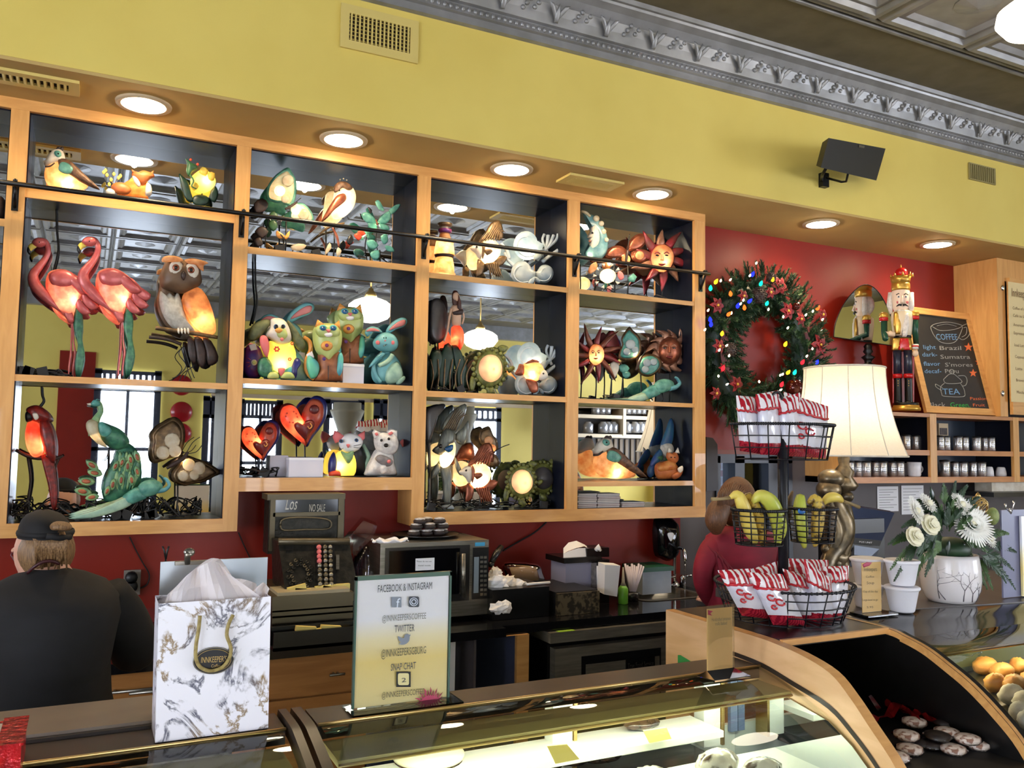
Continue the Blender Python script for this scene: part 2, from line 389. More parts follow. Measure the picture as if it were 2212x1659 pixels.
# shelf unit with jars on the far wall (seen in the mirror of the last bay)
wu=thing('jar_shelf','wooden wall shelf with glass jars mirrored behind the amber partridge lamp','shelf',(0,0,0)); fp=lambda x,y: at(x,y,Y=VY)
a=fp(1190,880); b=fp(1392,1010); wu.location=V(((a.x+b.x)/2,FAR,b.z))
mk('back_board',G().box((a.x,FAR+.005,b.z),(b.x,FAR+.03,a.z)),M('jar_shelf_dark_back',(52,44,38),.6),wu)
for y in(880,902,942,1008): z=fp(1300,y).z; mk('shelf_board',G().box((a.x,FAR+.03,z-.03),(b.x,FAR+.4,z+.03)),CREAM,wu)
for x in(1190,1322,1390): q=fp(x,900); mk('upright',G().box((q.x-.03,FAR+.03,fp(x,942).z),(q.x+.03,FAR+.41,fp(x,880).z)),CREAM,wu)
for k in range(9): q=fp(1290+k*12,975); mk('slat',G().box((q.x-.03,FAR+.03,fp(1300,1005).z),(q.x+.03,FAR+.06,fp(1300,948).z)),M('slat_brown',(110,92,70),.6) if k==0 else bpy.data.materials['slat_brown'],wu)
JM=M('glass_jar_grey',(170,170,172),.15,metal=.6)
for k,(x,y,h) in enumerate([(1337+k*11,899,18) for k in range(4)]+[(x,939,26) for x in(1286,1296,1308,1336,1354,1366,1376,1254)]+[(1270+k*12,899,18) for k in range(3)]):
    q=fp(x,y); q2=fp(x,y-h); r=.075 if h<20 else .09; g=G().lathe((q.x,FAR+.25,q.z+.032),[(r,0),(r*1.05,(q2.z-q.z)*.7),(r*.6,(q2.z-q.z)*.8),(r*.62,(q2.z-q.z)*.9),(0,(q2.z-q.z)*.92)],14)
    tag(mk('glass_jar',g,JM),'glass jar on the mirrored wall shelf, seen behind the partridge lamp','jar','jars on the mirrored wall shelf')
# ================================================================ display cabinet
D=3.6
fx=dict(a=-.0686,b=.1401,c=.1559,d=.3619,e=.3785,f=.5824,g=.6,h=.7996,i=.8193)
X={k:v*D for k,v in fx.items()}
zz=lambda v:H+v*D
BO=zz(-.1005); TOP=SZ-.012
cab=thing('display_cabinet','long maple display cabinet with dark lining and mirrored back above the counter','cabinet',(1.4,WY,BO))
def wood(name,a,b,m=MAPLE): return mk(name,G().box(a,b),m,cab)
f0,f1=D,D+.022
zt1=zz(.3406)
wood('top_rail',(-1.8,f0-.001,zt1),(X['i'],f1,TOP))
st=[('a0',X['a']-.06,X['a'],BO),('bc',X['b'],X['c'],BO),('de',X['d'],X['e'],BO),('fg',X['f'],X['g'],BO),('hi',X['h'],X['i'],BO)]
for n,x0,x1,zb in st: wood('stile',(x0,f0,zb),(x1,f1,zt1+.002),MAPLEV)
wood('bottom_rail',(-1.8,f0-.001,BO),(X['b'],f1,zz(-.0863)))
wood('bottom_rail',(X['c'],f0-.001,zz(-.0562)),(X['d'],f1,zz(-.041)))
wood('bottom_rail',(X['e'],f0-.001,zz(-.1003)),(X['i'],f1,zz(-.0845)))
def shelf(x0,x1,zt,zb):
    s=wood('shelf',(x0,f0+.004,zb),(x1,f0+.016,zt))
    mk('shelf_board',G().box((x0,f0+.018,zb+.002),(x1,3.784,zt-.0005)),DARK,s)
SH={}
for key,xa,xb,l in (('0',-1.8,X['a']-.06,((.2242,.2166),(.0723,.0662))),
    ('1',X['a'],X['b'],((.26,.2496),(.0653,.0585))),('2',X['c'],X['d'],((.2242,.2166),(.0723,.0662))),
    ('3',X['e'],X['f'],((.2177,.2108),(.0672,.0598))),('4',X['g'],X['h'],((.2176,.2113),(.0659,.0599),(-.0474,-.0543)))):
    for i,(t_,b_) in enumerate(l): shelf(xa,xb,zz(t_),zz(b_)); SH[key+'abc'[i]]=zz(t_)
SH['1z']=zz(-.0863)+.001; SH['2z']=zz(-.041)+.001; SH['3z']=SH['4z']=zz(-.0845)+.001
# dark lining: sides, floor, head
g=G()
for x0,x1,zb in ((-1.8,X['a']-.06,BO),(X['a'],X['b'],BO),(X['c'],X['d'],zz(-.0562)),(X['e'],X['f'],BO),(X['g'],X['h'],BO)):
    g.box((x0-.006,f1-.002,zb+.01),(x0+.004,3.784,zt1)); g.box((x1-.004,f1-.002,zb+.01),(x1+.006,3.784,zt1))
    g.box((x0,f1-.002,zt1-.006),(x1,3.784,zt1+.004))
mk('side_lining',g,DARK,cab)
g=G()
for x0,x1,z in ((-1.8,X['b'],zz(-.0863)),(X['c'],X['d'],zz(-.041)),(X['e'],X['h'],zz(-.0845))): g.box((x0,f1-.002,z-.012),(x1,3.784,z))
mk('floor_board',g,DARK,cab)
for a_,b_ in (((X['i']-.018,f1,BO),(X['i'],3.789,TOP)),((X['d']+.001,f1,BO),(X['d']+.018,3.789,zz(-.0562))),((X['b']+.04,f1,BO),(X['c']-.001,3.789,zz(-.0562)))):
    mk('side_panel',G().box(a_,b_),MAPLEV,cab)
for x0,x1,zb in ((-1.8,X['a']-.06,BO),(X['a'],X['b'],BO),(X['c'],X['d'],zz(-.0562)),(X['e'],X['f'],BO),(X['g'],X['h'],BO)):
    mk('mirror',G().box((x0,3.784,zb+.005),(x1,3.788,zt1)),MIRR,cab)
# ladder rail
rail=thing('ladder_rail','thin black metal rail running along the front of the display cabinet','rail',(1.3,3.54,2.60))
mk('rod',G().tube([(-1.8,3.545,2.608),(2.935,3.545,2.608)],.009,10),BLK,rail)
for x in(X['a']-.03,(X['b']+X['c'])/2,(X['d']+X['e'])/2,(X['f']+X['g'])/2,(X['h']+X['i'])/2):
    mk('bracket',G().box((x-.011,f0-.008,2.52),(x+.011,f0-.0005,2.625)).tube([(x,f0-.004,2.60),(x,3.56,2.625),(x,3.545,2.62)],.008,6).tube([(x,f0-.004,2.53),(x,3.57,2.575),(x,3.555,2.60)],.006,6),BLK,rail)
# ================================================================ lamp figurines on the shelves
def shl(name,c,c2=None,tr=.5,rough=.3,scale=30,bump=.3): return M(name,c,rough,c2=c2 or tuple(int(x*.72) for x in c),scale=scale,trans=tr,bump=bump)
m_pearl=shl('capiz_shell',(248,240,220),(226,206,170),.6)
m_amber=shl('amber_shell',(246,206,156),(216,150,96),.55)
m_copper=M('copper_metal',(160,92,66),.35,metal=.6,c2=(120,66,48),scale=40)
m_bronze=M('bronze_metal',(124,98,66),.4,metal=.5,c2=(84,66,46),scale=50,bump=.4)
m_teal=M('teal_patina',(92,160,148),.4,c2=(60,120,110),scale=40)
m_tealt=shl('teal_shell',(150,214,196),(96,160,150),.5)
m_green=M('leaf_green_metal',(58,104,62),.45,c2=(36,74,46),scale=40)
m_dkgreen=M('dark_green_metal',(24,54,42),.45,c2=(16,40,32),scale=40)
m_brown=M('brown_feather_metal',(120,86,60),.5,c2=(72,48,34),scale=60,bump=.5)
m_dkbrown=M('dark_brown_metal',(62,42,36),.5,c2=(40,28,24),scale=50,bump=.3)
m_black=M('black_wire',(14,14,15),.4)
m_blk2=M('black_rubber',(10,10,11),.5)
m_pink=M('flamingo_pink',(214,112,108),.32,c2=(190,84,84),scale=30,bump=.3,metal=.15)
m_pinkt=shl('glowing_pink_shell',(240,170,150),(210,110,100),.4)
m_owlg=M('owl_grey_breast',(186,182,170),.55,c2=(160,154,142),scale=60,bump=.3)
m_owlb=M('owl_brown',(120,92,66),.5,c2=(90,66,46),scale=16,bump=.3)
m_owlw=shl('owl_amber_wing',(226,168,112),(150,98,66),.5,scale=18)
m_bone=M('bone_white',(226,220,206),.5,c2=(206,196,178),scale=20)
m_eye=M('glossy_dark_eye',(20,14,12),.15)
m_redf=M('scarlet_feather',(140,34,24),.45,c2=(92,22,20),scale=60,bump=.5)
m_redt=shl('glowing_scarlet_shell',(238,128,96),(186,58,44),.42,scale=14)
m_dkred=M('dark_red_relief',(120,30,26),.35,c2=(84,22,22),scale=25,bump=.4)
m_navy=M('navy_enamel',(46,48,120),.35,c2=(34,36,90),scale=20)
m_peag=M('peacock_green',(70,130,96),.4,c2=(40,92,74),scale=50,bump=.4)
m_peal=M('peacock_pale_feather',(150,180,120),.45,c2=(100,144,104),scale=40)
m_peao=M('peacock_eye_orange',(176,98,60),.4,c2=(130,64,40),scale=40)
m_blueg=M('blue_green_enamel',(96,160,170),.35,c2=(70,130,140),scale=30)
m_bun=M('bunny_blue',(120,182,184),.45,c2=(92,152,158),scale=14)
m_bunp=M('bunny_pink',(206,128,124),.5,c2=(180,104,104),scale=14)
m_rose=M('rose_spot',(216,110,110),.5)
m_scroll=M('scrolled_pale_green',(164,196,170),.45,c2=(130,166,150),scale=24,bump=.5)
m_catg=M('cat_lime_glaze',(196,204,128),.35,c2=(166,184,110),scale=10)
m_catt=shl('glowing_yellow_glaze',(240,226,120),(220,200,90),.5,scale=8)
m_catb=M('cat_brown_legs',(168,106,70),.5,c2=(136,82,54),scale=30,bump=.4)
m_orng=M('orange_glaze',(222,160,76),.35,c2=(204,134,60),scale=18)
m_aqua=M('aqua_green_wing',(96,186,150),.35,c2=(86,160,196),scale=7,lo=.4,hi=.6)
m_beye=M('blue_eye',(32,84,130),.15)
m_white=M('white_glaze',(240,238,236),.35,c2=(222,220,220),scale=12)
m_fur=M('white_fur',(228,224,218),.7,c2=(196,192,188),scale=50,bump=.8)
m_greyf=M('grey_fur',(140,134,134),.7,c2=(110,106,108),scale=50,bump=.6)
m_olive=M('olive_ear',(108,112,72),.6,c2=(78,84,54),scale=40,bump=.6)
m_redp=M('red_petal_paint',(214,70,40),.4)
m_coral=M('pale_coral',(196,204,206),.45,c2=(160,172,180),scale=20)
m_naut=shl('nautilus_blue_white',(206,214,212),(140,160,176),.4,scale=9)
m_fishg=M('pewter_grey',(128,130,118),.4,metal=.3,c2=(92,96,92),scale=30,stretch=(4,1,.6),bump=.4)
m_turt=M('turtle_olive',(120,124,58),.4,c2=(72,76,36),scale=50,bump=.5)
m_turs=shl('turtle_shell_amber',(240,210,176),(176,134,128),.5,scale=9)
m_turd=M('dark_turtle_shell',(64,62,64),.3,c2=(96,92,92),scale=9)
m_mer=M('mermaid_skin',(206,168,140),.5)
m_hair=M('auburn_hair',(84,40,24),.5,c2=(56,28,18),scale=30)
m_fox=M('fox_orange',(200,116,56),.5,c2=(168,86,42),scale=20)
m_foxt=shl('glowing_fox_amber',(250,190,110),(226,140,70),.5)
m_yell=M('small_yellow_blossom',(232,206,90),.5)
m_moon=shl('moon_blue',(150,192,196),(96,146,160),.3,scale=20)
m_sunr=M('crimson_ray',(150,40,50),.35,metal=.3,c2=(104,60,54),scale=14)
m_sunb=M('brown_ray',(138,76,52),.35,metal=.3,c2=(96,50,38),scale=18)
m_sunp=M('pale_copper_ray',(178,132,106),.35,metal=.4,c2=(130,86,66),scale=24)
m_face=shl('amber_sun_face',(236,186,140),(170,104,70),.4,scale=12)
m_blueb=M('blue_feather',(40,62,120),.4,c2=(40,90,110),scale=20,stretch=(3,1,.5))
m_box=M('white_carton',(214,212,222),.6)
m_price=M('price_tag',(222,214,218),.6)
m_purp=M('purple_blue_paint',(70,50,130),.35,c2=(130,40,80),scale=14)
SY=3.70
class Fig:
    def __init__(s,name,label,cat,shelfkey,px,Y=SY,group=None):
        s.Y=Y; s.z0=SH[shelfkey]; s.x0=at(px,900,Y=Y).x
        p=at(px,900,Y=Y)
        s.r=thing(name,label,cat,(p.x,Y,s.z0),group)
        a=at(px,850,Y=Y); b=at(px+10,850,Y=Y); c=at(px,860,Y=Y)
        s.kx=(b.x-a.x)/10; s.kz=(a.z-c.z)/10; s.last=None
    def p(s,x,y,o=0):
        q=at(x,y,Y=s.Y-o)
        if q.z<s.z0+.003: q.z=s.z0+.003
        return q
    def sub(s,name,g,mat,label=None):
        s.last=mk(name,g,mat,s.r,label); return s
    def B(s,name,mat,px,py,rx,ry,o=0,rot=0,d=.75,lab=None,n=12,m=8,child=None):
        g=G(); lst=px if isinstance(px,list) else [(px,py,rx,ry,o,rot)]
        for (x,y,a,b,oo,r) in lst: g.blob(s.p(x,y,oo),a*s.kx,min(a*s.kx,b*s.kz)*d,b*s.kz,R=Matrix.Rotation(math.radians(r),3,'Y'),n=n,m=m)
        return s.sub(name,g,mat,lab)
    def U(s,name,mat,o,th=.012,off=0,sm=3,back=1,lab=None):
        pts=cr(o,sm) if sm else o
        return s.sub(name,G().puff([s.p(x,y,off) for x,y in pts],th,back=back),mat,lab)
    def UU(s,name,mat,os,th=.008,off=0,sm=2,lab=None):
        for o in os: s.sub(name,G().puff([s.p(x,y,off) for x,y in (cr(o,sm) if sm else o)],th),mat,lab)
        return s
    def T(s,name,mat,pts,off=0,sm=4,flat=1,n=8,lab=None):
        P=cr(pts,sm,False) if sm else pts
        return s.sub(name,G().tube([s.p(x,y,off) for x,y,r in P],[r*s.kx for x,y,r in P],n,flat),mat,lab)
    def D(s,name,mat,discs,off=.014,th=.004,n=12,lab=None): # list of discs, one part each
        for (x,y,r) in discs: s.sub(name,G().puff([s.p(x+r*math.cos(2*PI*k/n),y+r*math.sin(2*PI*k/n),off) for k in range(n)],th),mat,lab)
        return s
    def st(s,px,py,w=10,mat=None,r=.0035): # wire stand
        a=s.p(px,py,-.01); z=s.z0; g=G().tube([a,V((a.x+.004,a.y,(a.z*.4+z*.6))),V((a.x,a.y,z+.004))],r,6)
        hw=w*s.kx
        g.tube([V((a.x-hw,a.y-.03,z+.004)),V((a.x,a.y,z+.006)),V((a.x+hw,a.y-.03,z+.004))],r,6).tube([V((a.x,a.y,z+.005)),V((a.x,a.y+.035,z+.004))],r,6)
        return s.sub('wire_stand',g,mat or m_black)
    def L(s,px,py,w=.5,o=.016,col=(1,.74,.42)):
        point(s.p(px,py,o),w,col,parent=s.r); return s
LP=.62
# ---- templates
def partridge(lab,k,ox,oy,sc,glow):
    q=lambda x,y:(ox+(x-100)*sc,oy+(y-412)*sc)
    f=Fig('partridge_lamp',lab,'lamp',k,q(150,0)[0])
    U=lambda L_:[q(*p) for p in L_]
    f.U('body',glow,U([(96,372),(104,350),(120,345),(140,352),(160,366),(176,380),(190,396),(186,408),(160,412),(130,411),(108,404),(98,390)]),.035*sc)
    f.U('wing',m_brown,U([(126,344),(146,344),(162,356),(180,374),(200,392),(216,410),(196,404),(172,392),(146,376),(130,364)]),.02*sc,.028)
    f.U('head',m_bone,U([(98,346),(104,334),(112,326),(122,322),(134,324),(140,338),(140,350),(128,352),(112,358),(100,360),(95,354)]),.03*sc,.006)
    f.T('neck_collar',m_dkbrown,[(*q(97,360),2.2*sc),(*q(108,359),2*sc),(*q(118,352),1.6*sc)],.035)
    f.U('eye_patch',m_tealt,U([(117,328),(123,325),(131,328),(133,336),(126,340),(119,336)]),.008,.034)
    f.B('eye',m_eye,*q(126,332),1.8*sc,1.8*sc,.045)
    f.U('teal_wing_band',m_tealt,U([(130,352),(140,350),(152,356),(160,366),(150,376),(136,374),(126,366)]),.008,.044)
    f.UU('crest',m_dkbrown,[U([(120,324),(124,317),(132,318),(128,324)]),U([(126,324),(134,316),(138,322),(132,328)])],.006,.01)
    f.U('beak',m_bone,U([(97,345),(92,350),(99,353)]),.006,.006,0)
    f.L(*q(146,396),LP*sc); return f
def flower_discs(f,name,mat,c,r,n,pr,off=.02):
    f.D(name,mat,[(c[0]+r*math.cos(2*PI*k/n),c[1]+r*math.sin(2*PI*k/n),pr) for k in range(n)],off); return f
# ---- column 1, top shelf
partridge('small amber partridge lamp with a teal eye patch, leftmost on the top shelf','1a',100,412,1,m_amber)
f=Fig('fox_lamp','curled orange fox lamp beside yellow blossoms, middle of the top left shelf','lamp','1a',290)
f.U('body',m_foxt,[(246,410),(262,398),(280,388),(292,376),(306,378),(318,392),(328,410),(324,424),(300,424),(262,424)],.035)
f.U('head',m_fox,[(284,378),(288,370),(298,372),(308,368),(318,370),(330,374),(334,382),(326,386),(314,396),(306,400),(298,396),(290,386)],.02,.03)
f.UU('ear',m_fox,[[(286,374),(284,366),(294,371)],[(322,374),(332,368),(330,380)]],.006,.035,1)
f.U('muzzle',m_bone,[(286,380),(296,384),(304,398),(300,404),(290,394)],.008,.05)
f.U('tail',m_fox,[(246,414),(240,402),(252,394),(270,396),(284,408),(276,420),(258,420)],.02,.03)
f.U('tail_tip',m_bone,[(228,412),(236,407),(248,412),(248,421),(234,421)],.014,.03)
f.U('chest',m_bone,[(316,396),(326,400),(328,420),(314,422)],.02,.03)
f.T('twig',m_bronze,[(252,410,1),(242,392,.8),(230,372,.7)],.01); f.T('twig',m_bronze,[(248,404,1),(252,388,.8),(262,378,.6)],.01)
f.UU('blossom',m_yell,[[(x-4,y),(x,y-5),(x+4,y),(x,y+5)] for x,y in((224,372),(228,368),(231,378),(240,388),(246,376),(256,384),(260,380),(236,398))],.004,.018,2)
f.L(300,392,LP*.8)
f=Fig('frog_lamp','green frog lamp climbing a glowing yellow flower, right end of the top left shelf','lamp','1a',430)
f.U('flower',m_catt,[(412,386),(422,374),(436,366),(450,370),(462,380),(466,394),(458,408),(444,416),(428,418),(414,408)],.03)
f.UU('petal',m_catt,[[(430,372),(438,360),(450,368),(444,382)],[(450,372),(464,374),(462,390),(450,388)],[(420,392),(410,402),(420,412),(430,402)]],.01,.025)
f.U('frog_body',m_green,[(400,342),(406,346),(414,352),(424,356),(426,366),(416,372),(408,382),(402,370),(404,356)],.016,.035)
f.B('eye',m_redp,412,345,3,3,.055); f.B('eye',m_redp,427,355,3.2,3.2,.055)
f.T('leg',m_green,[(410,378,2.2),(418,390,2),(414,402,1.6),(424,408,1.4)],.045)
f.UU('leaf',m_dkgreen,[[(386,376),(394,380),(406,392),(412,414),(418,436),(404,434),(394,412)],[(418,424),(436,420),(452,428),(448,442),(430,446),(416,438)],[(454,414),(466,402),(472,420),(464,438),(454,430)]],.008,.01)
f.st(436,410,20); f.L(444,392,LP*.8)
# ---- column 1, middle
def flamingo(lab,dx,dy,sc,glow=True,leglen=1):
    f=Fig('flamingo_lamp',lab,'lamp','1b',250+dx,Y=SY+(0 if dx>-50 else .03),group='pink flamingo lamps')
    q=lambda x,y:(x+dx,y+dy)
    U=lambda L_:[q(*p) for p in L_]
    f.T('neck',m_pink,[(*q(x,y),r) for x,y,r in((190,516,5),(204,519,7),(212,535,6.5),(206,556,7),(192,575,9),(180,592,11),(183,612,13),(198,630,13),(216,648,10),(236,664,6),(252,676,3))],.02,flat=.8)
    f.U('head',m_pink,U([(176,522),(182,514),(192,511),(206,514),(210,524),(200,532),(188,532),(180,528)]),.022,.024)
    f.U('beak',m_yell,U([(180,523),(172,525),(167,534),(172,546),(178,538),(188,531)]),.010,.022)
    f.U('beak_tip',m_black,U([(169,530),(166,540),(172,549),(176,540)]),.008,.024)
    f.B('eye',m_eye,*q(193,521),1.4,1.4,.045)
    f.U('body',m_pinkt if glow else m_pink,U([(212,588),(228,580),(248,580),(266,588),(284,602),(300,618),(294,640),(272,664),(262,690),(246,686),(226,668),(212,640),(206,612)]),.045)
    for i,w in enumerate([[(214,590),(238,580),(262,586),(276,602),(262,618),(238,620),(218,610)],[(250,594),(272,594),(292,612),(306,630),(284,634),(262,616)]]): f.U('wing_feathers',m_pink,U(w),.018,.035)
    f.UU('tail_feather',m_pink,[U(w) for w in([(284,600),(304,620),(326,636),(318,650),(296,640)],[(278,612),(300,640),(322,660),(306,668),(286,650)],[(270,630),(290,656),(304,674),(288,678),(272,662)],[(240,660),(262,668),(268,692),(256,696)])],.01,.02)
    for dx2 in(0,9): f.T('leg',m_pink,[(*q(264+dx2*.3,686),2.6),(*q(262+dx2*.5,730),1.6),(*q(261+dx2,760),2.4),(*q(257+dx2,790),1.6),(*q(256+dx2,812),1.8)],.0)
    f.U('leaf',m_peag,U([(276,650),(288,690),(286,730),(292,770),(282,808),(272,812),(270,780),(276,740),(266,700)]),.012,.012)
    f.L(*q(262,644),LP); return f
flamingo('pink flamingo lamp with long green leaf, right one of the two flamingos',0,0,1)
flamingo('pink flamingo lamp standing at the left behind the other flamingo',-108,2,1)
f=Fig('owl_lamp','large brown owl lamp with round eyes perched on a metal branch','lamp','1b',400)
f.U('body_side',m_owlb,[(348,590),(344,620),(338,650),(344,680),(360,706),(380,716),(400,716),(380,640)],.03,-.01)  # owl's brown body behind the breast
f.U('breast',m_owlg,[(346,630),(352,632),(358,636),(366,632),(376,640),(384,632),(392,650),(400,680),(412,706),(424,720),(404,722),(384,716),(364,700),(350,676),(344,650)],.035,.012)
f.U('wing',m_owlw,[(394,640),(406,626),(424,620),(440,630),(454,656),(464,690),(466,716),(454,724),(438,720),(420,706),(404,684),(394,660)],.032,.02)
f.U('head',m_owlb,[(352,576),(362,562),(384,560),(410,564),(430,572),(434,590),(436,610),(424,622),(404,632),(386,634),(366,628),(348,620),(346,596)],.045,.02)
for a in([(350,566),(352,556),(364,552),(384,554),(396,562),(384,566),(366,566)],[(398,562),(414,558),(436,562),(450,568),(440,574),(440,586),(432,582),(424,572),(408,570)]): f.U('brow',m_amber,a,.012,.06)
for x,y in((381,580),(414,585)):
    f.B('eye_disc',m_bone,x,y,16,17,.055,d=.35); f.B('iris',m_copper,x-1,y-2,7.5,7.5,.075,d=.4); f.B('pupil',m_eye,x-1,y-2,4,4,.083,d=.5)
f.U('beak',m_dkbrown,[(392,588),(398,586),(402,594),(397,606),(391,598)],.012,.065)
f.T('branch',m_bronze,[(336,708,5),(360,712,5),(392,716,5),(430,722,5),(470,729,4)],.04); f.T('branch',m_dkbrown,[(322,728,4),(350,731,4),(372,736,4),(392,744,4)],.0)
f.UU('claw',m_bone,[[(x,708),(x+4,712),(x+3,722),(x-1,716)] for x in(384,391,398,405)],.006,.055)
f.UU('tail_feather',m_dkbrown,[[(406,728),(418,732),(424,760),(422,786),(412,780),(406,756)],[(420,728),(436,732),(446,764),(440,796),(428,786),(422,756)],[(438,730),(456,736),(472,770),(466,786),(450,788),(444,758)]],.012,.02)
f.T('wire_leg',m_black,[(400,745,1.2),(386,764,1),(402,790,1),(384,812,1.2),(372,817,1)],.0); f.T('wire_leg',m_black,[(420,790,1.2),(406,800,1),(398,817,1)],.02); f.T('wire_leg',m_black,[(396,742,1),(412,796,1),(420,817,1)],-.03)
f.L(434,690,LP)
# plug and cords
def cords(key,x0,x1,n,lab,amp=14,Y=3.72,plugs=2,seed=1):
    R=random.Random(seed); z=SH[key]; a=at(x0,900,Y=Y).x; b=at(x1,900,Y=Y).x
    t=thing('cord_tangle',lab,'cords',((a+b)/2,Y,z)); k=amp*.0018
    for i in range(n):
        p=[];x=R.uniform(a,b);y=Y+R.uniform(-.04,.03); zz_=z+.006
        for j in range(7):
            p.append((min(max(x,a),b),y,zz_)); x+=R.uniform(-.07,.07); y=min(max(y+R.uniform(-.03,.03),3.64),3.76); zz_=z+.005+R.random()*k*1.6
        mk('cord',G().tube([V(c) for c in cr(p,4,False)],.0028,5),m_blk2,t)
    for i in range(plugs):
        x=R.uniform(a,b); mk('plug',G().box((x-.018,3.66,z+.001),(x+.018,3.68,z+.035),R=Matrix.Rotation(R.uniform(-.5,.5),3,'Y')),m_blk2,t)
cords('1b',36,150,7,'black cord and plug pile beside the left flamingo',10,plugs=3,seed=3)
cords('1z',40,440,26,'heap of black lamp cords under the peacock lamps',26,plugs=6,seed=5)
cords('2z',520,600,7,'black cords lying under the heart lamps',12,plugs=1,seed=6)
cords('2a',545,830,12,'black cords on the shelf below the glowing butterflies',10,plugs=2,seed=8)
cords('3z',925,1200,14,'black cords under the turtle and fish lamps',12,plugs=2,seed=9)
cords('4a',1262,1420,9,'black cords under the moon face lamp',9,plugs=1,seed=10)
cords('4b',1262,1400,9,'black cords under the green bird lamp',9,plugs=1,seed=12)
cords('3b',930,1020,6,'black cords at the foot of the mermaid',9,plugs=1,seed=13)
# hanging cords
for i,(x,y0,y1,k,lab) in enumerate(((122,437,585,'1b','black cord hanging down behind the left flamingo'),(551,552,700,'2b','black cord hanging behind the blue bunny'),(90,835,880,'1z','black cord dangling above the red parrot'))):
    P=[(x,y0),(x+1,y0+(y1-y0)*.4),(x+4,y0+(y1-y0)*.7),(x-6,y1)]
    tag(mk('lamp_cord',G().tube([at(a,b,Y=3.755) for a,b in cr(P,5,False)],.0045,6),m_blk2),lab,'cord')
# ---- column 1, bottom
f=Fig('parrot_lamp','scarlet parrot lamp with a glowing breast, leftmost in the bottom left bay','lamp','1z',90)
f.U('head',m_redf,[(56,886),(64,878),(78,875),(92,880),(106,892),(112,905),(104,912),(84,912),(66,906)],.035,.02)
f.U('beak',m_black,[(56,890),(68,890),(74,900),(70,908),(58,912),(54,902)],.018,.03)
f.U('face_patch',m_bone,[(70,894),(80,892),(84,902),(76,908)],.006,.052)
f.U('breast',m_redt,[(60,912),(76,908),(86,920),(90,940),(94,974),(84,986),(70,986),(58,966),(54,938)],.04,.01)
f.U('wing',m_redf,[(88,908),(104,908),(116,930),(122,966),(118,1000),(104,990),(92,960),(86,930)],.03,.03)
f.U('tail',m_redf,[(90,984),(112,986),(122,1030),(124,1076),(120,1100),(112,1096),(104,1050),(94,1010)],.014,.02)
f.T('perch',m_dkbrown,[(34,972,4),(70,988,5),(120,990,4),(136,984,3)],.0); f.B('claw',m_dkred,104,984,6,5,.03)
f.T('perch_post',m_dkbrown,[(60,988,3),(66,1040,3),(56,1100,3),(52,1124,4)],-.01); f.T('perch_post',m_dkbrown,[(130,984,2),(110,1040,2),(118,1124,3)],-.02)
f.L(82,962,LP)
f=Fig('peacock_lamp','large green peacock lamp with an eyed tail sweeping down','lamp','1z',240)
f.T('neck',m_peal,[(206,868,5),(214,872,6),(218,888,6),(210,902,8),(202,920,12),(206,938,15)],.02)
f.U('head',m_teal,[(196,872),(202,864),(214,866),(218,876),(208,878),(198,876)],.012,.025)
f.U('beak',m_bone,[(187,872),(197,870),(198,876),(190,875)],.005,.025,1)
f.T('crest',m_teal,[(206,866,1),(210,862,.8),(216,864,.6)],.025)
f.U('breast',m_pearl,[(186,914),(196,906),(210,910),(214,930),(220,950),(232,966),(216,962),(198,946),(188,930)],.03,.03)
f.U('body',m_peag,[(208,922),(220,912),(240,918),(258,926),(272,938),(280,954),(272,968),(250,972),(228,960),(212,942)],.04,.01)
f.U('wing',m_teal,[(212,916),(224,912),(242,930),(232,944),(216,940)],.012,.045)
for i in range(14):
    x0=252+(i%7)*7; f.U('train_feather',(m_peag,m_peal)[i%2],[(x0,974+(i//7)*40),(x0+5,990+(i//7)*40),(x0+2-(i%7)*2,1024+(i//7)*36),(x0-6,1000+(i//7)*38)],.004,.018,2)
for w in([(256,962),(280,958),(300,980),(306,1010),(304,1040),(286,1064),(262,1084),(240,1090),(224,1080),(220,1050),(230,1020),(248,990)],): f.U('tail_train',m_peag,w,.02,.0)
for (x,y,l,a) in((296,986,26,70),(282,992,24,80),(276,1006,24,95),(264,998,22,110),(250,1006,22,115),(262,1036,24,95),(244,1046,24,105),(284,1036,24,80),(296,1018,22,75),(232,1060,22,115),(200,1006,30,215),(206,1022,30,190),(188,1040,34,185),(180,1062,34,190),(200,1074,28,170)):
    ca,sa=math.cos(math.radians(a)),math.sin(math.radians(a))
    R_=lambda u,v:(x+u*ca-v*sa,y+u*sa+v*ca)
    f.U('eyed_feather',m_peal,[R_(-l*.55,0),R_(-l*.2,-l*.26),R_(l*.3,-l*.22),R_(l*.6,0),R_(l*.3,l*.22),R_(-l*.2,l*.26)],.006,.024,2)
    mk('feather_eye',G().puff([f.p(*R_(.06*l+l*.3*math.cos(t*PI/4),l*.15*math.sin(t*PI/4)),.033) for t in range(8)],.004),m_peao,f.last)
f.T('leg',m_black,[(238,968,1.4),(232,990,1.2),(222,996,1)],.0); f.st(236,975,30)
f.L(206,936,LP*.45)
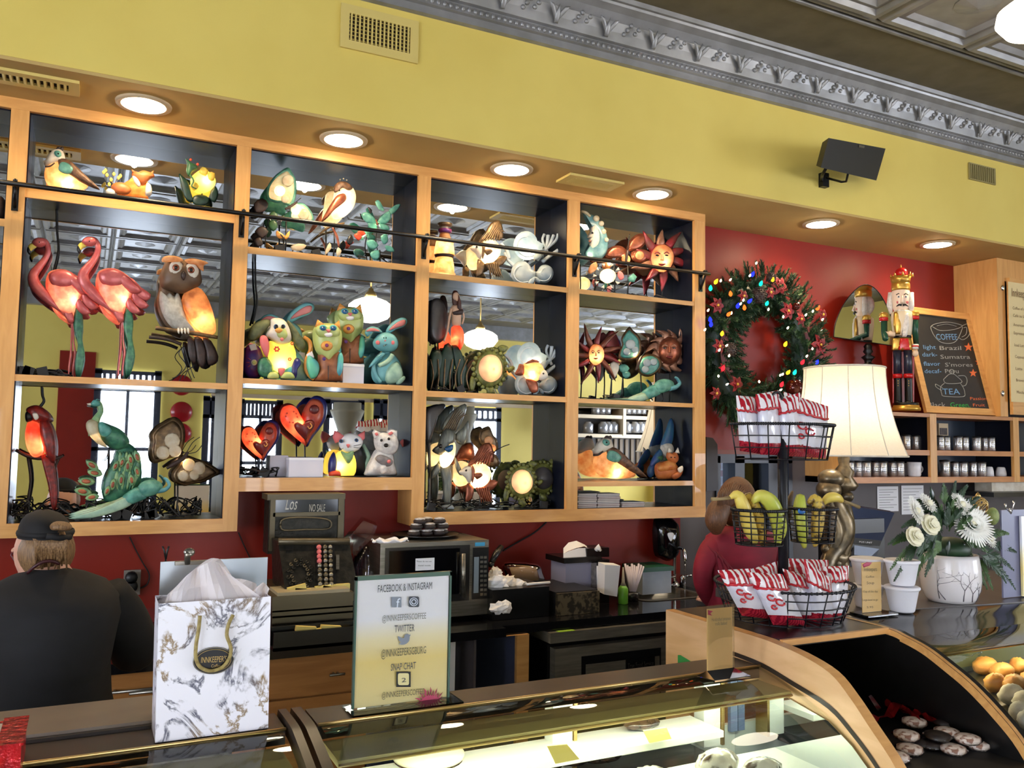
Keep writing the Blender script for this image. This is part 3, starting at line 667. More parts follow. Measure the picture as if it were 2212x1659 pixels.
def lyingbird(lab,k,dx,dy,sc,Y=SY-.03):
    q=lambda x,y:(dx+(x-300)*sc,dy+(y-1060)*sc); U=lambda L_:[q(*p) for p in L_]
    f=Fig('peahen_lamp',lab,'lamp',k,dx,Y=Y)
    f.U('body',m_tealt,U([(296,1056),(306,1042),(324,1036),(344,1040),(352,1052),(340,1066),(316,1074),(300,1070)]),.03*sc,.01)
    f.T('neck',m_blueg,[(*q(340,1060),7*sc),(*q(356,1058),5*sc),(*q(366,1048),4*sc),(*q(360,1036),3.4*sc),(*q(354,1032),2.4*sc)],.015)
    f.U('rump',m_teal,U([(262,1076),(280,1060),(300,1052),(318,1072),(300,1084),(270,1092)]),.02*sc,.015)
    for i in range(9):
        a=i/8; f.U('tail_feather',(m_peal,m_greyf,m_scroll)[i%3],U([(284-a*10,1064+a*10),(250-a*4,1080+a*6),(200,1094+a*10),(160-i%3*6,1108+a*12),(196,1116+a*4),(250,1100+a*6),(284,1084+a*6)]),.006,.012+.002*i,2)
    f.st(*q(320,1072),14); return f
lyingbird('blue and green peahen figure lying with a long pale tail under the peacock','1z',300,1060,1)
# butterflies
def butterfly(lab,k,wings,body,ant,Y,disc,edge,gl,stand,light,group=None,m3=None,top=None):
    f=Fig('butterfly_lamp',lab,'lamp',k,body[0][0],Y=Y,group=group)
    for w in wings:
        f.U('wing',edge,w,.010,.0)
        cx=sum(p[0] for p in w)/len(w); cy=sum(p[1] for p in w)/len(w)
        f.U('wing_inlay',m3 or m_teal,[(cx+(x-cx)*.82,cy+(y-cy)*.82) for x,y in w],.006,.010)
    f.D('shell_disc',gl,disc,.020)
    f.T('body',m_dkbrown,[(x,y,r) for x,y,r in body],.025)
    for a in ant: f.T('antenna',m_black,[(*p,.9) for p in a],.03)
    if stand: f.st(*stand)
    for l in light: f.L(*l)
    return f
butterfly('large mother-of-pearl butterfly lamp with dark edges at the right of the bottom left bay','1z',
 [[(376,900),(392,910),(400,930),(398,960),(386,984),(366,990),(346,998),(330,1000),(324,980),(328,955),(326,938),(340,920),(356,910)],[(400,984),(424,990),(450,1000),(478,1020),(462,1030),(440,1042),(414,1046),(398,1050),(376,1042),(370,1024),(384,1004)]],
 [(360,1012,3),(376,1002,5),(396,990,5),(406,976,3)],[[(404,976),(416,956),(432,944)],[(406,980),(424,976),(436,962)]],SY+.01,
 [(372,952,17),(352,978,15),(378,974,14),(408,1004,14),(430,1012,15),(396,1028,12),(420,1026,11)],m_bronze,m_pearl,(384,1020,16),[(398,996,LP*.6)],m3=m_bronze)
# ---- column 2, top
butterfly('large cream glowing butterfly lamp on the top shelf of the second column','2a',
 [[(620,362),(630,370),(640,392),(640,420),(630,446),(612,440),(592,438),(576,430),(576,408),(584,392),(598,376)],[(634,442),(652,438),(668,450),(678,470),(672,484),(650,476),(624,470)]],
 [(616,452,2.4),(628,446,3),(642,436,2)],[[(640,436),(650,428)]],SY,
 [(622,390,13),(604,412,12),(616,430,9),(640,452,12),(656,464,12)],m_tealt,m_pearl,(618,470,18),[(606,414,LP*.7),(640,458,LP*.7)],m3=m_pearl)
f=Fig('orange_moth_figure','small orange moth figure clinging under the large glowing butterfly','figurine','2a',610,Y=3.66)
f.UU('wing',m_orng,[[(598,498),(610,505),(616,512),(604,516),(596,508)],[(614,512),(626,498),(624,512),(616,518)]],.006,0)
f.T('body',m_dkbrown,[(606,506,1.5),(616,518,1.5)],.008); f.st(612,516,10)
f=Fig('leaf_figure','green and brown metal leaf spray at the left of the second column top shelf','figurine','2a',590,Y=3.72)
f.UU('leaf',m_green,[[(582,462),(592,456),(602,468),(596,480),(584,474)],[(582,478),(594,474),(600,490),(590,500),(580,490)]],.006,0)
f.UU('leaf',m_dkbrown,[[(548,440),(566,428),(580,440),(572,456),(552,460)],[(550,500),(566,488),(580,500),(566,516)],[(548,520),(562,512),(568,528),(556,534)]],.006,-.01)
f.T('stem',m_black,[(580,470,1),(576,500,1),(572,534,1.2)],-.01)
f=Fig('songbird_lamp','small glowing songbird lamp with a red-brown wing, centre of the second top shelf','lamp','2a',735)
f.U('body',m_pearl,[(724,400),(736,392),(752,396),(764,408),(769,424),(766,442),(756,458),(740,470),(724,474),(716,466),(716,448),(720,424)],.035)
f.U('head',m_brown,[(722,416),(722,402),(734,392),(750,394),(762,406),(752,412),(740,406),(730,414)],.016,.028)
f.U('wing',m_copper,[(744,418),(748,430),(738,442),(722,454),(708,470),(694,480),(702,462),(716,438),(728,422)],.012,.04)
f.B('eye',m_eye,733,411,2,2,.04); f.T('crest',m_black,[(738,394,.7),(736,388,.7)],.01); f.B('crest_bead',m_pearl,[(735,388,1.6,1.6,0,0),(742,386,1.6,1.6,0,0),(749,389,1.6,1.6,0,0)],0,0,0)
f.T('branch',m_bronze,[(690,506,2),(712,490,3),(744,482,2)],.0); f.UU('leaf',m_pearl,[[(712,524),(716,536),(702,552),(704,538)],[(730,534),(738,542),(730,556),(726,546)],[(628,532),(645,526),(662,530),(650,542),(632,540)]],.005,.02)
f.T('red_ribbon',m_copper,[(718,492,2.4),(728,512,3),(732,534,2)],.02); f.st(722,482,16)
f.L(738,450,LP*.7); f.L(744,420,.1)
f=Fig('butterfly_cluster_lamp','cluster of small green butterflies glowing at the right of the second top shelf','lamp','2a',815)
f.UU('wing',m_tealt,[[(780,464),(792,458),(806,468),(814,480),(804,486),(790,480)],[(814,480),(830,462),(842,456),(844,472),(832,484)],[(794,482),(812,484),(814,498),(800,494)],[(818,484),(836,486),(842,496),(826,498)]],.008,.02)
f.UU('wing',m_tealt,[[(810,436),(818,432),(826,444),(830,456),(818,452)],[(840,454),(856,442),(866,442),(856,456),(844,464)]],.006,-.01)
f.UU('wing',m_teal,[[(792,520),(806,518),(818,530),(806,540),(794,532)],[(822,510),(836,506),(838,522),(828,528)],[(832,530),(848,534),(852,544),(836,542)],[(802,544),(818,540),(820,556),(808,562),(800,552)]],.006,.02)
f.UU('red_wing',m_redp,[[(764,508),(776,502),(782,512),(774,520)],[(772,500),(784,498),(790,506),(780,510)]],.005,.012)
f.UU('dark_wing',m_black,[[(748,520),(758,506),(764,518),(756,530)],[(794,446),(804,454),(800,462)]],.005,-.02)
f.T('body',m_copper,[(812,474,1.4),(816,486,2)],.03)
f.T('stem',m_black,[(816,490,1.2),(812,520,1.2),(820,562,1.2)],0); f.st(820,540,22); f.L(810,486,LP*.5,.012)
# ---- column 2, middle
def bunny(lab,dx,dy,sc,Y):
    q=lambda x,y:(dx+(x-835)*sc,dy+(y-830)*sc); U=lambda L_:[q(*p) for p in L_]
    f=Fig('bunny_lamp',lab,'lamp','2b',dx,Y=Y,group='blue bunny lamps')
    f.U('body',m_bun,U([(812,772),(826,760),(846,762),(862,778),(870,800),(872,818),(862,829),(836,830),(812,828),(802,812),(804,788)]),.04)
    f.U('haunch',m_scroll,U([(838,790),(856,780),(868,796),(870,814),(858,828),(836,828),(830,808)]),.025,.03)
    f.T('arm',m_bun,[(*q(822,770),5*sc),(*q(808,786),4.5*sc),(*q(810,806),4*sc),(*q(822,826),3.6*sc)],.03)
    f.T('arm',m_scroll,[(*q(848,766),5*sc),(*q(838,780),5*sc),(*q(818,790),4*sc)],.045)
    f.U('shoulder_wrap',m_blueg,U([(806,778),(822,762),(834,762),(820,776),(808,788),(796,794)]),.012,.04)
    f.U('head',m_bun,U([(812,728),(822,720),(838,718),(852,724),(860,738),(858,752),(846,760),(826,760),(810,752),(805,740)]),.04,.02)
    f.U('ear',m_bun,U([(833,718),(838,706),(850,694),(866,686),(878,688),(880,697),(872,706),(856,712),(842,720)]),.012,.02); f.U('inner_ear',m_bunp,U([(840,714),(850,702),(866,692),(876,692),(874,702),(858,708)]),.006,.032)
    f.U('ear',m_bun,U([(826,718),(818,709),(804,705),(792,710),(788,720),(794,728),(802,718),(816,718)]),.012,.02); f.U('inner_ear',m_bunp,U([(822,716),(812,710),(800,709),(790,716),(800,716),(812,716)]),.005,.032)
    for x in(816,848): f.B('cheek',m_rose,*q(x,740),4.6*sc,4.6*sc,.056,d=.3)
    for x in(829,834): f.B('eye',m_eye,*q(x,730),.9*sc,2*sc,.062)
    f.B('nose',m_rose,*q(832,736),2*sc,1.6*sc,.064); f.T('mouth',m_eye,[(*q(828,748),.7*sc),(*q(833,745),.7*sc),(*q(836,744),.6*sc)],.062)
    f.U('foot',m_scroll,U([(858,820),(872,812),(876,818),(866,829),(856,830)]),.012,.04); f.T('neck',m_bun,[(*q(834,764),8*sc),(*q(834,754),7*sc)],.0)
    return f
bunny('small blue bunny lamp with pink ears at the right end of the second column',835,830,1,SY-.02)
bunny('taller blue bunny lamp peeking over the spotted dog',621,838,1.28,SY+.035)
f=Fig('dog_lamp','yellow painted dog lamp with red flowers and drooping olive ears','lamp','2b',605,Y=SY-.03)
f.U('body',m_catt,[(582,736),(604,742),(628,736),(636,750),(640,772),(638,790),(628,800),(606,806),(588,796),(580,776),(578,754)],.045)
f.U('head',m_bone,[(584,692),(592,687),(608,688),(620,698),(628,716),(630,734),(620,744),(604,744),(588,736),(574,724),(582,708)],.04,.02)
f.U('muzzle',m_catg,[(598,708),(608,704),(618,712),(622,726),(614,734),(600,730),(594,720)],.022,.045); f.U('nose',m_orng,[(594,712),(602,708),(611,713),(604,720),(597,718)],.010,.064)
f.B('tongue',m_rose,609,733,4,4,.062)
for x in(597,611): f.B('eye_ring',m_beye,x,706,6,6,.054,d=.4); f.B('pupil',m_eye,x,706,4,4.4,.062,d=.5)
f.U('ear',m_olive,[(580,690),(584,700),(572,716),(560,730),(545,738),(535,732),(538,714),(548,700),(564,692)],.022,.02)
f.U('ear',m_olive,[(620,692),(632,700),(646,720),(660,742),(656,756),(644,756),(634,740),(626,716)],.022,.02)
f.U('paw_arm',m_rose,[(562,728),(570,724),(578,730),(582,750),(578,772),(570,764),(562,744)],.014,.045)
f.U('leg',m_peag,[(560,776),(576,772),(590,790),(586,812),(566,815),(556,800)],.02,.03); f.U('leg',m_navy,[(634,776),(646,774),(650,786),(642,800),(640,816),(628,816),(628,796)],.02,.025)
f.U('leg',m_aqua,[(612,800),(628,790),(640,796),(634,808),(616,812)],.018,.02)
f.U('foot',m_catg,[(578,812),(584,804),(598,804),(602,817),(580,818)],.02,.045); f.U('foot',m_catg,[(606,817),(612,805),(628,804),(636,812),(634,818)],.02,.045)
f.U('bib',m_rose,[(600,796),(616,796),(610,812),(605,812)],.012,.045)
for (cx,cy,r) in((598,754,4.4),(631,742,2.6),(626,776,2.8)):
    for k in range(6): f.B('flower_petal',m_redp,cx+r*math.cos(k*PI/3),cy+r*math.sin(k*PI/3),r*.55,r*.55,.052,d=.4,n=8,m=5)
f.L(608,786,LP*1.1,.02)
def cat(lab,dx,dy,sc,Y,z=None,tail=True):
    q=lambda x,y:(dx+(x-706)*sc,dy+(y-824)*sc); U=lambda L_:[q(*p) for p in L_]
    f=Fig('cat_lamp',lab,'lamp','2b',dx,Y=Y,group='green and brown cat lamps')
    f.U('legs',m_catb,U([(688,760),(706,768),(730,758),(736,776),(738,800),(740,818),(734,824),(684,824),(680,814),(688,800),(686,780)]),.04)
    f.U('body',m_catg,U([(676,712),(690,700),(708,698),(728,702),(738,716),(739,736),(734,756),(722,768),(708,784),(700,776),(684,762),(676,740)]),.05,.01)
    for a in([(680,706),(686,690),(700,700),(692,710)],[(718,704),(732,692),(736,714),(728,710)]): f.U('ear',m_orng,U(a),.018,.03,1)
    f.U('face_mask',m_catg,U([(680,712),(692,702),(722,702),(734,712),(732,726),(712,730),(690,728)]),.02,.05)
    for x in(698,720): f.B('eye_ring',m_aqua,*q(x,708),8*sc,6.4*sc,.068,d=.3); f.B('eye',m_beye,*q(x,709),6*sc,5*sc,.074,d=.4); f.B('glint',m_white,*q(x-1.5,707),1.4*sc,1.2*sc,.086,n=6,m=4)
    f.U('nose',m_rose,U([(704,712),(714,712),(710,719)]),.008,.072); f.U('muzzle',m_white,U([(700,722),(708,718),(718,720),(716,727),(706,728)]),.010,.068)
    f.U('chest_disc',m_orng,[q(706+13*math.cos(k*PI/6),747+11*math.sin(k*PI/6)) for k in range(12)],.010,.058,0); f.B('disc_centre',m_purp,*q(706,746),4*sc,4*sc,.070,d=.4)
    f.B('bib_dot',m_purp,*q(700,775),4*sc,4*sc,.05,d=.4)
    f.U('wing',m_aqua,U([(666,768),(676,772),(688,784),(690,800),(684,814),(672,818),(664,800),(662,782)]),.016,.02); f.U('wing',m_aqua,U([(732,764),(738,762),(742,776),(740,800),(734,812),(726,806),(728,784)]),.016,.03)
    if tail: f.T('tail',m_orng,[(*q(656,728),4*sc),(*q(668,738),5*sc),(*q(671,756),5*sc),(*q(662,780),5*sc),(*q(664,804),5*sc),(*q(678,820),4*sc)],.0)
    f.T('leg_gap',m_dkbrown,[(*q(709,790),1.1*sc),(*q(709,822),1.1*sc)],.045)
    return f
f=cat('lime green cat lamp with brown legs standing in front of its twin',706,824,1,SY-.045)
g_=cat('lime green cat lamp raised on a white box behind the other cat',753,786,.98,SY+.045,tail=False)
t=thing('gift_box','white carton raising the rear cat lamp','box',(at(762,810,Y=SY).x,SY+.02,SH['2b'])); a=at(741,812,Y=3.66);b=at(787,787,Y=3.66)
mk('carton',G().box((a.x,3.662,SH['2b']),(b.x,3.76,b.z)),m_box,t); mk('lid_edge',G().box((a.x-.001,3.661,b.z-.012),(b.x+.001,3.761,b.z-.002)),WHT,t)
a=at(640,820,Y=3.72);b=at(659,762,Y=3.72); tag(mk('carton_box',G().box((a.x,3.72,SH['2b']),(b.x,3.77,b.z)),m_box),'tall pale carton standing behind the yellow dog','box')
f=Fig('painted_fish_figure','dark purple figure with swirling flower paint at the far left of the second column','figurine','2b',546,Y=3.72)
f.U('body',m_purp,[(532,748),(548,744),(562,752),(570,776),(574,800),(562,815),(538,816),(526,800),(527,768)],.03)
for r,mt in((12,m_rose),(8,m_bone),(5,m_catg)): f.B('flower_ring',mt,549,783,r*.8,r*.8,.024+(12-r)*.0016,d=.3)
for k in range(10): a=k*PI/5; f.T('petal_ray',m_redp,[(549+10*math.cos(a),783+10*math.sin(a),.8),(549+17*math.cos(a),783+17*math.sin(a),.5)],.026,sm=0)
f.U('price_tag',m_price,[(537,745),(552,742),(556,755),(542,758)],.002,.035,0)
f=Fig('shelf_price_tag','white price tag on the tail of the front green cat','tag','2b',669,Y=3.64); f.U('tag',m_price,[(661,766),(674,758),(679,772),(668,780)],.002,0,0); f.T('string',m_black,[(670,762,.5),(674,750,.5)],0)
# ---- column 2, bottom
def heart(lab,cx,cy,w,Y,glow):
    f=Fig('heart_lamp',lab,'lamp','2z',cx,Y=Y,group='red heart lamps')
    q=lambda u,v:(cx+u*w,cy+v*w)
    L_=[q(*p) for p in((-.02,-.12),(-.18,-.42),(-.42,-.52),(-.66,-.42),(-.74,-.12),(-.62,.2),(-.3,.52),(.12,.86),(.10,.82),(.12,.5),(.2,.2))]
    R_=[q(*p) for p in((-.02,-.10),(.10,-.46),(.34,-.72),(.62,-.66),(.74,-.4),(.7,-.04),(.5,.3),(.3,.56),(.12,.86),(.02,.5))]
    f.U('heart_rim',m_navy,[(x+(x-cx)*.12+2,y+(y-cy)*.1-2) for x,y in R_],.02,-.01); f.U('dark_rim',m_dkred,[(x-3,y-4) for x,y in L_],.02,-.012)
    f.U('lobe',glow,L_,.045,.0); f.U('lobe',glow,R_,.045,.004)
    f.U('small_heart',m_dkred,[q(*p) for p in((.02,.14),(.12,.02),(.3,-.02),(.42,.06),(.4,.26),(.22,.5),(.14,.66),(-.06,.5),(-.22,.3),(-.26,.14),(-.14,.06))],.02,.05)
    f.D('roundel',m_dkred,[(*q(.42,-.36),.17*w)],.044,.008)
    for k in range(7): a=k*1.9; f.B('raised_dot',m_redt,*q(-.35+.2*math.cos(a),-.12+.2*math.sin(a)),.035*w,.035*w,.046,d=.5,n=8,m=5)
    f.T('scroll_line',m_orng,[(*q(.28,.1),.018*w),(*q(.34,.2),.018*w),(*q(.26,.28),.018*w),(*q(.2,.2),.014*w)],.072)
    f.st(cx+.1*w,cy+.6*w,14); f.L(*q(-.1,.12),LP*1.2,.03,col=(1,.62,.32)); return f
heart('big red heart lamp with a blue rim, upper one of the pair',652,908,64,SY-.01,m_redt)
heart('smaller red heart lamp at the left end of the bottom second shelf',560,950,52,SY+.0,m_redt)
t=thing('gift_box','wide white carton under the big heart lamp','box',(at(660,1010,Y=3.66).x,3.68,SH['2z'])); a=at(624,1030,Y=3.65);b=at(699,989,Y=3.65)
mk('carton',G().box((a.x,3.652,SH['2z']),(b.x,3.72,b.z)),m_box,t); mk('lid_edge',G().box((a.x-.001,3.651,b.z-.01),(b.x+.001,3.721,b.z-.001)),WHT,t)
a=at(582,1018,Y=3.74);b=at(622,984,Y=3.74); tag(mk('carton_box',G().box((a.x,3.735,SH['2z']),(b.x,3.775,b.z)),m_box),'small pale carton half hidden behind the white carton','box')
f=Fig('white_cat_lamp','white faced cat lamp with blue eyes and a glowing patchwork body','lamp','2z',735)
f.U('back',m_black,[(752,960),(770,950),(784,968),(790,1000),(786,1030),(752,1030),(748,990)],.03,-.02)
f.U('body',m_catt,[(728,978),(744,972),(762,978),(770,1000),(764,1028),(730,1030),(718,1020),(720,996)],.04,.0)
f.U('side_patch',m_navy,[(714,985),(722,976),(728,1000),(722,1026),(710,1026),(709,1000)],.025,.02); f.U('leg_patch',m_redp,[(712,1018),(732,1016),(736,1030),(712,1031)],.025,.03)
f.U('bib',m_peal,[(736,974),(750,978),(764,974),(762,990),(752,1002),(742,990)],.015,.045)
f.U('head',m_white,[(732,950),(744,938),(762,936),(780,944),(784,956),(776,970),(762,977),(746,977),(734,966)],.035,.02)
f.U('ear',m_rose,[(722,930),(730,932),(744,942),(734,954),(724,958),(718,944)],.014,.025,1); f.U('ear',m_rose,[(772,940),(788,930),(788,948),(780,954)],.014,.025,1)
for x,y in((737,953),(770,951)): f.B('eye',m_beye,x,y,4.6,4,.052,d=.4); f.B('pupil',m_eye,x,y,2,2.6,.06)
f.U('nose',m_rose,[(748,960),(756,960),(752,968)],.008,.056)
for a in(((764,963),(780,960)),((764,966),(778,968)),((742,968),(730,972))): f.T('whisker',m_eye,[(*a[0],.5),(*a[1],.4)],.054,sm=0)
f.T('tail',m_scroll,[(784,960,4),(796,986,5),(790,1004,5),(788,1024,4)],-.01)
f.L(734,1006,LP,.02)
f=Fig('white_dog_lamp','shaggy white terrier lamp holding a grey mouse','lamp','2z',825,Y=SY-.02)
f.U('body',m_fur,[(812,970),(832,972),(848,980),(852,1004),(854,1030),(792,1030),(790,1012),(800,990)],.045)
f.U('head',m_fur,[(808,940),(818,932),(832,932),(850,934),(860,950),(860,968),(852,980),(836,984),(816,976),(808,960)],.045,.02)
f.U('ear',m_fur,[(804,934),(808,927),(822,934),(822,946),(808,948)],.016,.035,1); f.U('ear',m_fur,[(834,932),(844,926),(858,930),(858,946),(846,944)],.016,.035,1)
f.U('inner_ear',m_rose,[(809,936),(815,934),(818,940),(812,942)],.006,.055,1); f.U('inner_ear',m_rose,[(838,936),(846,932),(850,936),(842,941)],.006,.055,1)
f.B('eye',m_eye,824,951,3,3,.066); f.B('eye',m_eye,840,948,3,3,.066); f.B('nose',m_eye,834,962,5,4.4,.07)
f.U('mouse',m_greyf,[(810,990),(820,982),(836,986),(848,994),(846,1004),(834,1008),(818,1000)],.02,.045); f.B('mouse_nose',m_rose,840,997,4,4,.07)
f.U('paw',m_fur,[(820,1006),(832,1004),(836,1018),(824,1024)],.02,.045); f.L(822,1018,.1)
f=Fig('rose_decor','pink silk rose behind the terrier against the dark side','flower','2z',872,Y=3.72)
f.UU('petal',m_rose,[[(864,954),(872,948),(876,956),(868,962)],[(872,950),(882,952),(882,962),(874,960)],[(868,958),(880,960),(876,968),(868,964)]],.008,0); f.T('stem',m_green,[(874,966,1),(872,1030,1.2)],-.01)
# ---- column 3, top
f=Fig('lighthouse_lamp','amber lighthouse shaped lamp at the left end of the third top shelf','lamp','3a',960)
mt=[m_bronze,m_pearl,m_purp,m_amber,m_purp,m_amber]
for nm,m_,pr in (('roof',m_bronze,[(.5,479),(15,483),(15,487),(12,490)]),('lantern',m_pearl,[(8,489),(8,498)]),('gallery',m_purp,[(14,496),(14,502),(10,504)]),('upper_tower',m_amber,[(9,503),(12,512),(16,520)]),('tower',m_amber,[(17,520),(20,540),(21,552)]),('band',m_dkbrown,[(20,551),(19,556),(17,558)]),('base_tower',m_amber,[(17,557),(20,572),(21,588),(24,592)])):
    c=f.p(960,540); f.sub(nm,G().lathe((c.x,c.y,0),[(r*f.kx,f.p(960,y).z) for r,y in pr[::-1]],18),m_)
f.L(960,540,LP,.0); f.L(960,575,LP*.5,.0)
def angelfish(lab,k,dx,dy,sc,Y,body,fin,glow,eye=m_eye):
    q=lambda x,y:(dx+(x-1050)*sc,dy+(y-560)*sc); U=lambda L_:[q(*p) for p in L_]
    f=Fig('angelfish_lamp',lab,'lamp',k,dx,Y=Y)
    f.U('face',body,U([(1013,545),(1020,538),(1028,532),(1038,533),(1044,545),(1042,560),(1034,568),(1026,556)]),.02,.01)
    f.U('body',glow,U([(1032,540),(1044,526),(1058,524),(1072,532),(1080,548),(1074,566),(1062,576),(1046,578),(1036,566)]),.035,.0)
    f.UU('dorsal_fin',fin,[U([(1036,528),(1046,510),(1058,490),(1076,484),(1084,500),(1084,524),(1066,522),(1048,524)]),U([(1030,534),(1040,518),(1056,500),(1050,524)])],.010,.008,2)
    for i in range(7): f.T('fin_ray',fin,[(*q(1040+i*6,528),1.6*sc),(*q(1056+i*4,508),1.2*sc),(*q(1066+i*4,486+i*4),.6*sc)],.018)
    f.UU('ventral_fin',fin,[U([(1030,568),(1044,576),(1040,600),(1026,606),(1028,588)]),U([(1046,578),(1066,574),(1080,590),(1078,606),(1062,600)]),U([(1064,570),(1080,560),(1094,564),(1084,580),(1068,584)])],.008,.005,2)
    for i in range(6): f.T('fin_ray',fin,[(*q(1050+i*5,576),1.5*sc),(*q(1056+i*4,592),1.2*sc),(*q(1060+i*5,608),.5*sc)],.014)
    f.U('gill_stripe',fin,U([(1040,530),(1046,540),(1044,560),(1040,568),(1040,548)]),.008,.03,2)
    f.U('side_fin',fin,U([(1044,548),(1058,546),(1062,552),(1050,560)]),.006,.038,2)
    f.B('eye',eye,*q(1028,541),2.2*sc,2.2*sc,.032); f.st(*q(1056,590),16)
    f.L(*q(1052,562),LP*sc,.012); return f
angelfish('pale feathery angelfish lamp in the middle of the third top shelf','3a',1052,552,1,SY,m_bone,m_bronze,m_pearl)
def shells(lab,k,dx,dy,sc,Y,mm,coral,lite):
    q=lambda x,y:(dx+(x-1150)*sc,dy+(y-555)*sc); U=lambda L_:[q(*p) for p in L_]
    f=Fig('nautilus_lamp',lab,'lamp',k,dx,Y=Y,group='nautilus shell lamps')
    for (cx,cy,r,o,fl) in((1138,528,36,.0,1),(1128,588,30,.03,1),(1176,590,23,.015,-1)):
        if cy<560 or True:
            f.U('nautilus_shell',mm,[q(cx+fl*r*math.cos(a)*(1-.06*a),cy+r*math.sin(a)*(1-.04*a)) for a in [t*2*PI/22 for t in range(22)]],.035*sc,o,1)
            f.T('shell_spiral',m_coral,[(*q(cx+fl*(r*.8*(1-t/14))*math.cos(t*.6+1),cy+(r*.8*(1-t/14))*math.sin(t*.6+1)),(1.1-t*.06)*sc) for t in range(13)],o+.03*sc,sm=2)
            f.U('shell_mouth',mm,[q(cx+fl*(r*.55),cy+r*.5),q(cx+fl*r*.95,cy+r*.3),q(cx+fl*r*.8,cy+r*.8),q(cx+fl*r*.4,cy+r*.9)],.01,o+.025*sc,2)
    for pts in ([(1160,560,5),(1172,545,4.4),(1186,530,3.6),(1196,508,3.4)],[(1182,535,3.6),(1200,520,3.2),(1206,506,3.6)],[(1176,545,3.6),(1182,524,3.2),(1184,508,4)],[(1172,565,4),(1192,550,3.6),(1208,540,4.4)],[(1184,548,3),(1172,520,2.6),(1176,506,3)],[(1100,560,4),(1094,540,3.4),(1082,526,3)],[(1110,575,4),(1096,560,3),(1090,545,2.4)]):
        f.T('coral_branch',coral,[(*q(x,y),r*sc) for x,y,r in pts],-.01)
    f.L(*q(1140,548),lite,.012,col=(1,.85,.62)); return f
shells('cream nautilus shell lamp with coral at the right of the third top shelf','3a',1150,555,1,SY,m_naut,m_coral,LP)
# ---- column 3, middle
shells('blue nautilus shell lamp with branching coral on the middle shelf','3b',1158,795,1,SY+.015,m_naut,m_coral,LP*.8)
f=Fig('small_fish_lamp','small glowing amber fish lamp in front of the blue nautilus shells','lamp','3b',1150,Y=3.64)
f.U('body',m_amber,[(1130,788),(1140,782),(1156,780),(1170,788),(1176,802),(1170,816),(1156,824),(1140,820),(1130,808)],.03)
f.U('tail',m_copper,[(1134,790),(1122,786),(1118,796),(1112,808),(1124,812),(1134,806)],.01,.0); f.UU('fin',m_copper,[[(1136,818),(1160,824),(1162,846),(1148,848),(1140,834)],[(1134,786),(1150,776),(1166,782),(1148,786)]],.008,.01)
f.U('face',m_bone,[(1164,804),(1176,798),(1184,812),(1172,822),(1162,818)],.016,.015); f.B('eye',m_eye,1174,807,2,2,.035); f.st(1150,822,14); f.L(1148,808,LP*.7)
def turtle(lab,k,dx,dy,sc,Y,shell,lite):
    q=lambda x,y:(dx+(x-1062)*sc,dy+(y-800)*sc); U=lambda L_:[q(*p) for p in L_]
    f=Fig('turtle_lamp',lab,'lamp',k,dx,Y=Y)
    rim=[(1030,780),(1040,764),(1056,752),(1074,750),(1090,762),(1098,782),(1098,806),(1090,826),(1070,840),(1048,840),(1032,826),(1026,802)]
    f.U('shell_rim',m_turt,U(rim),.02,.0)
    c=(1062,797)
    for k2 in range(22):
        a=k2*2*PI/22; f.B('rim_scute',m_turt,*q(c[0]+36*math.cos(a),c[1]+43*math.sin(a)),4.6*sc,4.6*sc,.014,d=.7,n=7,m=5)
    f.U('shell_dome',shell,U([(1036,786),(1046,770),(1062,764),(1078,770),(1088,788),(1088,808),(1078,822),(1062,828),(1046,822),(1036,806)]),.04,.006)
    f.U('flipper',m_turt,U([(1078,752),(1088,745),(1102,750),(1096,760),(1086,762)]),.01,.01); f.U('flipper',m_turt,U([(1100,796),(1112,790),(1116,796),(1104,806)]),.01,.01)
    f.U('flipper',m_turt,U([(1022,812),(1018,836),(1024,848),(1030,836),(1032,820)]),.01,.01); f.U('head',m_turt,U([(1056,838),(1068,838),(1074,852),(1064,860),(1056,852)]),.014,.012)
    f.st(*q(1062,830),20)
    if lite: f.L(*q(1066,798),lite,.018)
    return f
turtle('green sea turtle lamp with a glowing amber shell beside the mermaid','3b',1058,800,1,SY,m_turs,LP)
f=Fig('mermaid_lamp','mermaid lamp with auburn hair and a glowing orange tail','lamp','3b',980)
f.U('torso',m_mer,[(974,664),(984,658),(996,664),(996,684),(994,704),(978,704),(976,684)],.018,.0)
f.B('head',m_mer,985,641,7.5,10,.0); f.U('hair',m_hair,[(976,638),(980,628),(988,629),(992,640),(994,656),(992,674),(984,668),(978,660)],.012,-.006); f.U('hair_lock',m_hair,[(990,636),(996,654),(996,672),(988,668),(989,650)],.008,.012)
f.B('face',m_mer,987,643,5,8,.006); f.U('top',m_dkbrown,[(978,674),(988,670),(1000,668),(1000,678),(988,682),(980,680)],.012,.012)
f.T('arm',m_mer,[(975,666,2.6),(970,690,2.4),(966,716,2),(959,738,1.8)],.008); f.T('arm',m_mer,[(996,666,2.6),(1002,684,2),(998,700,1.8)],.0)
f.U('tail',m_redt,[(976,706),(994,704),(1002,720),(1002,740),(994,756),(988,746),(974,744),(974,724)],.022,.0)
f.UU('dark_tail_fin',m_dkgreen,[[(976,744),(992,752),(1000,770),(1012,800),(1006,838),(990,842),(984,800)],[(960,745),(976,748),(982,790),(970,830),(950,840),(944,800)],[(934,760),(950,756),(958,780),(946,812),(930,826),(928,790)]],.012,-.005)
for i in range(7): f.T('seaweed',m_bronze,[(930+i*14,844,1.5),(936+i*12,810,1.5),(930+i*16,776,1)],.01)
f.st(976,800,18); f.L(984,732,LP*.6,.01,col=(1,.6,.3))
f=Fig('dark_turtle_plaque','dark grey turtle shaped metal plaque behind the mermaid','figurine','3b',945,Y=3.755)
